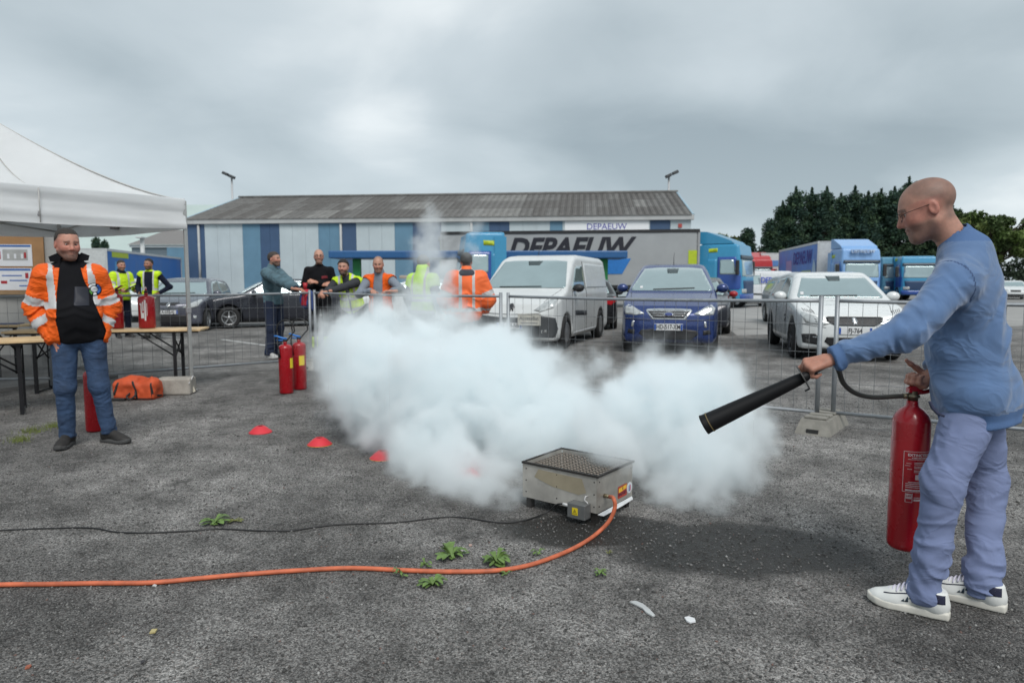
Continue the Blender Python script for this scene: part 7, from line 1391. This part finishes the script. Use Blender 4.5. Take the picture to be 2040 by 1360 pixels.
# ------------------------------------------------------------------ lorries
mcab = M('cab_sky_blue', (.035, .26, .46), .4, var=.06, coat=.5); mcabd = M('cab_deep_blue', (.02, .07, .30), .4, var=.06, coat=.5); mlime = M('lime_patch', (.42, .52, .02), .5)
def cab(label, loc, rz, m1=None, m2=None, group='lorry tractors in the yard', deflect=True, patchy=False, front_text=None, H_=3.3, L_=2.3):
    """tractor unit; local x forward"""
    m1 = m1 or mcab; m2 = m2 or mcabd; T = thing('lorry_tractor', label, 'lorry', loc, rz, group); W2 = 1.24; x1 = L_ / 2; x0 = -L_ / 2
    sidep = [(x0, .55), (x0, H_), (x1 - .55, H_), (x1 - .30, H_ - .12), (x1 - .18, 2.5), (x1, 1.55), (x1 + .02, .9), (x1 - .02, .38), (x0 + .6, .38)]
    plan = [(x1 + .03, .7), (x1 - .16, 1.12), (x1 - .4, W2), (x0, W2), (x0, -W2), (x1 - .4, -W2), (x1 - .16, -1.12), (x1 + .03, -.7)]; fpp = sym([(W2 - .05, .35), (W2, .7), (W2, 2.4), (W2 - .12, H_ - .1), (W2 - .25, H_ + .02)])
    def f(P): x, y, z = P.T; return smax(smax(poly2(x, z, sidep), poly2(x, y, plan), .12), poly2(y, z, fpp), .10)
    V, F = sdf_mesh(f, (x0 - .1, -W2 - .1, .3), (x1 + .15, W2 + .1, H_ + .1), .06); V = relax(V, F, 2); mk('cab_body', V, F, m1, T); kw = dict(step=.12, lift=.012, thick=.03)
    plate('windscreen', f, sym([(1.02, 1.62), (.98, 2.46)]), (0, 0, 0), (0, 1, 0), EZ, mglass, T, **kw); plate('sun_visor', f, sym([(1.10, 2.50), (1.08, 2.68)]), (0, 0, 0), (0, 1, 0), EZ, M('visor_dark', (.03, .05, .07), .4), T, step=.12, lift=.06, thick=.06)
    plate('grille', f, sym([(.85, .75), (.95, 1.4)]), (0, 0, 0), (0, 1, 0), EZ, M('cab_grille', (.02, .05, .12), .5), T, **kw); plate('bumper', f, sym([(1.1, .42), (1.14, .72)]), (0, 0, 0), (0, 1, 0), EZ, m2, T, step=.12, lift=.03, thick=.05)
    for q in (-1, 1): plate('headlight', f, [(q * .82 - .2, .78), (q * .82 + .2, .78), (q * .82 + .2, .98), (q * .82 - .2, .98)], (0, 0, 0), (0, 1, 0), EZ, mlamp, T, step=.1, lift=.03, thick=.04)
    for s in (1, -1):
        sdp = lambda nm, poly, mt, lift=.012: plate(nm, f, [(-s * a, b) for a, b in poly][::-1 if s > 0 else 1], (0, 0, 0), (-s, 0, 0), EZ, mt, T, step=.12, lift=lift, thick=.03)
        sdp('side_window', [(x1 - 1.20, 1.72), (x1 - 1.20, 2.46), (x1 - .52, 2.46), (x1 - .34, 1.72)], mglass, .02); sdp('door_panel', [(x1 - 1.32, .95), (x1 - 1.32, 2.6), (x1 - .40, 2.6), (x1 - .12, 1.55), (x1 - .12, .95)], m2, .008)
        sdp('colour_flash', [(x0 + .15, .9), (x0 + .15, 2.5), (x1 - 1.36, 2.5), (x1 - 1.36, .9)], m1 if not patchy else mcabd, .008)
        sdp('lime_patch', [(x0 + .1, 2.82), (x0 + .1, 3.02), (x0 + .95, 3.05), (x0 + .95, 2.85)], mlime)
        MB().box((x1 - .25, s * (W2 + .18), 2.05), (.16, .22, .75), bev=.05).build('door_mirror', mtrim, T); MB().box((x0 + .25, s * (W2 - .02), 2.0), (.5, .06, 2.4)).build('side_fairing', m1, T)
        wheel(T, x1 - .85, s * (W2 - .17), .5, .32, mrim, 8, 'cover'); wheel(T, x0 - 1.2, s * (W2 - .17), .5, .32, mrim, 8, 'cover')
        MB().box((x0 + .1, s * (W2 - .1), .62), (1.1, .12, .5), bev=.03).build('side_skirt', m2, T)
    if deflect:
        MB().prism([(x0, H_ - .02), (x0, H_ + .62), (x0 + .35, H_ + .60), (x1 - .7, H_ + .12), (x1 - .55, H_ - .02)], (0, -1.08, 0), (1, 0, 0), EZ, (0, 2.16, 0)).build('roof_deflector', m1, T)
    MB().box((x0 - 1.1, 0, .78), (2.4, .8, .26)).build('chassis', mtrim, T); MB().box((x0 - .4, 0, 1.0), (.5, 1.8, .5)).build('chassis_box', mtrim, T)
    if front_text: text(front_text, 'cab_lettering', .30, M('letter_pale', (.45, .55, .7), .5), T, (x1 - .10, 0, H_ - .25), (0, 1, 0), EZ, ext=.1)
    return T
def trailer(label, loc, rz, L_, side_m, frame_m, H_=4.0, words=None, extras=None, roof_m=None, group='lorry trailers in the yard'):
    """box trailer; local x forward, front end at x = 0"""
    T = thing('lorry_trailer', label, 'trailer', loc, rz, group); W2 = 1.25; zb = 1.15; n = 6
    MB().box((-L_ / 2, 0, (H_ + zb) / 2), (L_ - .04, 2 * W2 - .06, H_ - zb - .1)).build('box_core', frame_m, T)
    for s in (1, -1):
        for k in range(n):
            w = (L_ - .3) / n; V = []; m = 8
            for i in range(m + 1):
                xx = -.15 - w * (k + i / m); yy = s * (W2 + .012 * math.sin(math.pi * i / m))
                V += [(xx, yy, zb + .02), (xx, yy, H_ - .12), (xx, s * (W2 - .04), zb + .02), (xx, s * (W2 - .04), H_ - .12)]
            F = []
            for i in range(m): a, b = 4 * i, 4 * i + 4; q = [(a, b, b + 1, a + 1), (a + 2, a + 3, b + 3, b + 2), (a + 1, b + 1, b + 3, a + 3), (a, a + 2, b + 2, b)]; F += [t if s < 0 else tuple(reversed(t)) for t in q]
            mk('curtain_panel', V, F, side_m, T, smooth=None)
        MB().box((-L_ / 2, s * (W2 - .01), H_ - .05), (L_, .10, .16)).build('top_rail', roof_m or mtrim, T); MB().box((-L_ / 2, s * (W2 - .01), zb - .06), (L_, .10, .16)).build('side_rail', mtrim, T)
        for x in (-L_ + 1.6, -L_ + 2.9, -L_ + 4.2): wheel(T, x, s * (W2 - .18), .5, .34, mrim, 8, 'cover')
        for x in (-.04, -L_ + .04): MB().box((x, s * (W2 - .03), (H_ + zb) / 2), (.09, .12, H_ - zb)).build('corner_post', frame_m, T)
        MB().box((-L_ * .45, s * (W2 - .1), .62), (L_ * .3, .06, .5)).build('side_guard', mtrim, T)
    MB().box((-L_ / 2, 0, H_ + .0), (L_ + .02, 2 * W2 - .12, .06)).build('roof', roof_m or frame_m, T); MB().box((-L_ / 2, 0, .98), (L_ - 1, .9, .22)).build('chassis', mtrim, T)
    MB().box((.01, 0, (H_ + zb) / 2), (.05, 2 * W2 - .1, H_ - zb - .1)).build('front_wall', frame_m, T); MB().box((-L_ - .01, 0, (H_ + zb) / 2), (.05, 2 * W2 - .1, H_ - zb - .1)).build('rear_door', frame_m, T)
    for k_, (txt, size, x, z, s, mt, shr, bo) in enumerate(words or []): text(txt, 'trailer_lettering', size, mt, T, (x, s * (W2 + .03), z), (-s, 0, 0), EZ, shear=shr, ext=.006, bold=bo)
    for nm, poly, s, mt in extras or []: MB().prism([(-s * a, b) for a, b in poly], (0, s * (W2 + .016), 0), (-s, 0, 0), EZ, (0, s * .012, 0)).build(nm, mt, T)
    return T
mgc = M('grey_curtain', (.33, .345, .355), .55, var=.06, scale=1.2); mlet = M('letter_black', (.012, .013, .022), .6)
# grey curtain trailer: front end on the right, tractor facing right
pR_ = at(1386, 560, 36.5); pL_ = at(1000, 560, 38.0); hd_ = math.atan2(pR_[1] - pL_[1], pR_[0] - pL_[0])
trailer('long grey curtain trailer lettered DEPAEUW in front of the warehouse', (pR_[0], pR_[1], 0), hd_, 13.6, mgc, M('trailer_frame_grey', (.30, .31, .32), .5), words=[('DEPAEUW', 1.36, -6.75, 3.10, -1, mlet, .32, .05)], extras=[('blue_flash', [(-5.75, 1.75), (-3.9, 1.75), (-3.45, 2.55), (-5.3, 2.55)], -1, M('flash_blue', (.02, .17, .50), .5)), ('blue_flash', [(-6.6, 1.75), (-6.0, 1.75), (-5.55, 2.55), (-6.15, 2.55)], -1, M('flash_blue')), ('lime_patch', [(-.55, 2.2), (-.12, 2.2), (-.12, 2.95), (-.55, 2.95)], -1, mlime)], roof_m=mtrim)
cbp = pR_ + A(math.cos(hd_), math.sin(hd_), 0) * 1.55; cab('blue lorry cab at the right end of the grey trailer', (cbp[0], cbp[1] - .3, 0), hd_ - R(26), patchy=False)
cl = at(955, 560, 28.5); cab('blue lorry cab facing left behind the men and the white van', (cl[0] - .05, cl[1] + 1.0, 0), R(180 + 10), H_=3.42, L_=1.95, deflect=False)
# lime and black end of another lorry behind the plume
cl2 = at(900, 560, 40); T = thing('lime_lorry_end', 'lime green panel with a black top edge glimpsed behind the smoke plume', 'panel', (cl2[0], 40, 0)); MB().box((0, 0, 1.9), (1.3, .2, 3.6)).build('panel', mlime, T); MB().box((0, -.02, 3.82), (1.5, .3, .22)).build('top_edge', mtrim, T); [MB().box((x, .2, 1.0), (.12, .12, 2)).build('post', mtrim, T) for x in (-.5, .5)]
# blue printed trailer and its tractor on the right
pc_ = at(1705, 560, 43); mbt = M('printed_blue', (.07, .20, .58), .5, var=.25, scale=.5); fr_ = M('frame_white', (.52, .54, .55), .5)
hd2 = R(-90 - 0) ; dirv = unit(A(.05, -1, 0)); T = cab('pale blue lorry cab facing the camera on the right', (pc_[0] + .1, 43.4, 0), R(-94), M('cab_pale_blue', (.20, .38, .68), .4, coat=.5), M('cab_royal', (.02, .12, .42), .4, coat=.5), front_text='DEPAEUW', H_=3.45)
trailer('blue printed trailer behind the pale blue cab', (pc_[0] + .05, 45.6, 0), R(-101), 13.6, mbt, fr_, words=[('DEPAEUW', 1.3, -4.6, 3.05, -1, M('letter_indigo', (.04, .04, .28), .6), 0, .03)], extras=[('lime_patch', [(-4.6, 1.5), (-1.8, 1.5), (-1.8, 2.15), (-4.6, 2.15)], -1, M('lime_soft', (.30, .40, .18), .5)), ('pink_patch', [(-10.5, 1.6), (-8, 1.6), (-8.3, 3.0), (-10.2, 3.0)], -1, M('pink_soft', (.34, .25, .5), .5)), ('white_figure', [(-1.5, 1.25), (-.4, 1.25), (-.5, 2.4), (-1.0, 2.9), (-1.4, 2.3)], -1, M('figure_pale', (.38, .52, .66), .5))], roof_m=fr_)
p = at(1506, 560, 62); cab('red lorry cab far off beside the blue cab', (p[0], 62, 0), R(-92), M('cab_red', (.42, .02, .025), .4, coat=.5), M('cab_red_dark', (.30, .015, .02), .4), H_=3.4)
p = at(1543, 560, 62); trailer('white box trailer beside the red lorry cab', (p[0], 62, 0), R(-90), 10., M('box_white', (.55, .56, .57), .5), M('box_white'), H_=3.9, roof_m=fr_); T = bpy.data.objects['lorry_trailer.002']; MB().box((.06, -.1, 2.1), (.05, .5, .8), bev=.02).build('red_drop', M('drop_red', (.45, .02, .04), .5), T); MB().box((.06, .0, 3.0), (.05, 1.6, .5)).build('blue_band', M('band_blue', (.10, .22, .5), .5), T)
p = at(1772, 560, 52); cab('grey-blue lorry cab right of the pale blue cab', (p[0], 52, 0), R(-88), M('cab_grey_blue', (.08, .24, .36), .4), M('cab_slate', (.05, .16, .26), .4), deflect=False, H_=3.2)
p = at(1822, 560, 50); cab('bright blue lorry cab beside the shoulder of the man in blue', (p[0], 50, 0), R(-105), mcab, mcabd, deflect=False, H_=3.2)
# blue trailer on the far left
p0_ = at(172, 560, 44); p1_ = at(338, 560, 62); hd3 = math.atan2(p0_[1] - p1_[1], p0_[0] - p1_[0])
trailer('blue trailer with a white front end on the far left, behind the men in yellow', (p0_[0], p0_[1], 0), hd3, 17.5, M('curtain_royal', (.02, .14, .46), .5, var=.12, scale=.6), M('frame_pale', (.48, .5, .5), .5), H_=3.45, extras=[('lime_patch', [(-4.0, 2.95), (-.9, 2.95), (-.9, 3.3), (-4.0, 3.3)], 1, mlime), ('pale_figure', [(-3.6, 1.4), (-1.2, 1.4), (-1.4, 2.7), (-3.2, 2.6)], 1, M('sky_print', (.08, .30, .58), .5))], roof_m=fr_)

# ------------------------------------------------------------------ smoke
def build_smoke():
    blobs = [  # photo pixel of the centre, distance, radius in pixels
        (1236, 882, 4.22, 58), (1274, 898, 4.06, 42), (1190, 868, 4.42, 62), (1220, 898, 4.0, 48), (1256, 908, 3.94, 38), (1180, 884, 4.2, 46), (1480, 935, 4.3, 56), (1320, 1000, 4.05, 44), (1450, 985, 4.1, 44), (1034, 1000, 4.06, 44), (985, 1014, 4.0, 42), (1312, 985, 4.06, 48), (1370, 1015, 3.92, 40), (1420, 1010, 3.95, 34), (1010, 1012, 4.0, 40), (960, 1005, 4.1, 44), (900, 985, 4.3, 50),
        (842, 900, 4.95, 92), (905, 935, 4.75, 92), (985, 965, 4.62, 72), (880, 800, 5.3, 140), (770, 770, 5.7, 118), (712, 716, 6.0, 88),
        (668, 690, 6.15, 50), (716, 655, 6.3, 52), (735, 850, 5.6, 58), (980, 790, 5.4, 150), (1060, 880, 5.05, 120), (1130, 850, 5.1, 105),
        (1000, 700, 5.8, 62), (930, 705, 5.9, 58), (850, 690, 6.0, 66), (780, 655, 6.3, 48), (1190, 900, 5.0, 85), (1270, 830, 4.95, 105), (1360, 800, 4.85, 105),
        (1445, 800, 4.75, 86), (1470, 880, 4.55, 74), (1400, 925, 4.4, 84), (1345, 975, 4.25, 60), (1395, 985, 4.15, 50), (1345, 1000, 4.0, 38), (1400, 1005, 3.98, 34), (1450, 960, 4.2, 44), (895, 965, 4.45, 64), (950, 985, 4.25, 56), (1000, 1000, 4.15, 40), (1040, 1005, 4.12, 26), (840, 940, 4.65, 60), (795, 905, 5.0, 52), (780, 850, 5.3, 70), (1500, 900, 4.45, 40), (1290, 762, 5.1, 62), (1420, 752, 4.9, 48),
        (1500, 840, 4.6, 50), (1310, 900, 4.7, 80), (640, 700, 6.2, 26), (1040, 985, 4.75, 46), (700, 800, 5.85, 56), (716, 868, 5.6, 34)]
    wisps = [(845, 420, 6.4, 18), (690, 610, 6.4, 34), (650, 640, 6.3, 34), (800, 600, 6.4, 40), (850, 600, 6.2, 52), (872, 545, 6.25, 46), (858, 490, 6.3, 36), (856, 452, 6.35, 26), (905, 640, 6.1, 50),
             (945, 455, 6.4, 24), (940, 505, 6.4, 26), (820, 640, 6.3, 48), (1120, 735, 5.6, 60), (1300, 690, 5.5, 40), (760, 625, 6.4, 40), (1190, 720, 5.4, 45),
             (1225, 900, 4.25, 62), (1262, 915, 4.05, 44), (1175, 895, 4.35, 46), (1080, 915, 4.12, 34), (1120, 890, 4.4, 30), (1395, 870, 3.95, 30), (1330, 890, 4.0, 30), (1240, 985, 4.35, 50), (1020, 1005, 4.3, 34)]
    ng = bpy.data.node_groups.new('smoke_field', 'GeometryNodeTree'); N = ng.nodes.new; L = ng.links.new
    ng.interface.new_socket('Geometry', in_out='OUTPUT', socket_type='NodeSocketGeometry')
    out = N('NodeGroupOutput'); pos = N('GeometryNodeInputPosition').outputs[0]
    def mth(op, a, b=None, c=None, clamp=False):
        n = N('ShaderNodeMath'); n.operation = op; n.use_clamp = clamp
        for i, v in enumerate((a, b, c)):
            if v is None: continue
            if isinstance(v, (int, float)): n.inputs[i].default_value = v
            else: L(v, n.inputs[i])
        return n.outputs[0]
    def vm(op, a, b):
        n = N('ShaderNodeVectorMath'); n.operation = op
        for i, v in enumerate((a, b)):
            if isinstance(v, (tuple, list, np.ndarray)): n.inputs[i].default_value = tuple(float(q) for q in v)
            else: L(v, n.inputs[i])
        return n.outputs['Value' if op == 'DISTANCE' else 'Vector']
    def noise(vec, scale, detail, rough=.55, col=False):
        n = N('ShaderNodeTexNoise'); n.inputs['Scale'].default_value = scale; n.inputs['Detail'].default_value = detail; n.inputs['Roughness'].default_value = rough
        L(vec, n.inputs['Vector']); return n.outputs[1 if col else 0]
    w1 = vm('SUBTRACT', noise(pos, 2.6, 2, .5, True), (.5, .5, .5)); s1 = N('ShaderNodeVectorMath'); s1.operation = 'SCALE'; L(w1, s1.inputs[0]); s1.inputs['Scale'].default_value = .34
    p1 = vm('ADD', pos, s1.outputs[0])
    def union(lst, k):
        d = None
        for px, py, Y, r in lst:
            c = at(px, py, Y); q = mth('SUBTRACT', vm('DISTANCE', p1, c), r * Y / FPX)
            d = q if d is None else mth('SMOOTH_MIN', d, q, k)
        return d
    # billows: folded noise pushes the surface out in cauliflower lobes
    b1 = mth('ABSOLUTE', mth('SUBTRACT', noise(p1, 4.2, 1.5, .5), .5)); b2 = mth('ABSOLUTE', mth('SUBTRACT', noise(p1, 10, 2, .5), .5))
    fb = noise(p1, 6.0, 8, .72)
    d = union(blobs, .07)
    d = mth('SUBTRACT', d, mth('ADD', mth('MULTIPLY', b1, .42), mth('MULTIPLY', b2, .16)))
    d = mth('ADD', d, mth('MULTIPLY', mth('SUBTRACT', fb, .5), .40)); d = mth('ADD', d, .03)
    core = mth('MULTIPLY', d, -1 / .13, clamp=False); core = mth('MINIMUM', mth('MAXIMUM', core, 0), 1); core = mth('MULTIPLY', core, core)
    dens = mth('MULTIPLY', core, mth('ADD', 6.5, mth('MULTIPLY', fb, 13)))
    dw = union(wisps, .05); dw = mth('ADD', dw, mth('MULTIPLY', mth('SUBTRACT', fb, .49), .55))
    cw = mth('MINIMUM', mth('MAXIMUM', mth('MULTIPLY', dw, -1 / .11), 0), 1)
    dens = mth('ADD', dens, mth('MULTIPLY', mth('MULTIPLY', cw, cw), 5.5))
    halo = mth('MINIMUM', mth('MAXIMUM', mth('MULTIPLY', mth('SUBTRACT', d, .10), -1 / .10), 0), 1)
    dens = mth('ADD', dens, mth('MULTIPLY', mth('MULTIPLY', halo, mth('MAXIMUM', mth('SUBTRACT', fb, .44), 0)), 5.0))
    plume = [(868, 640, 6.15, 46), (880, 590, 6.2, 42), (872, 545, 6.25, 38), (860, 500, 6.3, 32), (856, 462, 6.35, 26), (855, 435, 6.4, 18), (943, 495, 6.4, 16), (948, 450, 6.4, 20), (946, 425, 6.45, 15), (830, 560, 6.25, 26)]
    dp = union(plume, .04); dp = mth('ADD', dp, mth('MULTIPLY', mth('SUBTRACT', noise(p1, 8, 5, .65), .5), .40)); cp = mth('MINIMUM', mth('MAXIMUM', mth('MULTIPLY', dp, -1 / .12), 0), 1)
    dens = mth('ADD', dens, mth('MULTIPLY', cp, 5.5))
    vc = N('GeometryNodeVolumeCube'); L(dens, vc.inputs['Density'])
    lo = (-2.35, 3.45, .012); hi = (2.0, 6.95, 2.15); vox = .021
    vc.inputs['Min'].default_value = lo; vc.inputs['Max'].default_value = hi
    for k, i in zip('XYZ', range(3)): vc.inputs['Resolution ' + k].default_value = int((hi[i] - lo[i]) / vox)
    sm = N('GeometryNodeSetMaterial')
    m = bpy.data.materials.new('white_smoke'); m.use_nodes = True; nt = m.node_tree; nt.nodes.clear()
    pv = nt.nodes.new('ShaderNodeVolumePrincipled'); o = nt.nodes.new('ShaderNodeOutputMaterial'); nt.links.new(pv.outputs[0], o.inputs['Volume'])
    pv.inputs['Color'].default_value = (.972, .993, 1.0, 1); pv.inputs['Density'].default_value = 1.0; pv.inputs['Anisotropy'].default_value = .15
    pv.inputs['Density Attribute'].default_value = 'density'
    sm.inputs['Material'].default_value = m; L(vc.outputs[0], sm.inputs[0]); L(sm.outputs[0], out.inputs[0])
    me = bpy.data.meshes.new('smoke'); me.materials.append(m); ob = bpy.data.objects.new('smoke', me); link(ob)
    md = ob.modifiers.new('smoke', 'NODES'); md.node_group = ng
    tag(ob, 'billowing white smoke rolling out around the metal fire tray', 'smoke', kind='stuff')
build_smoke()
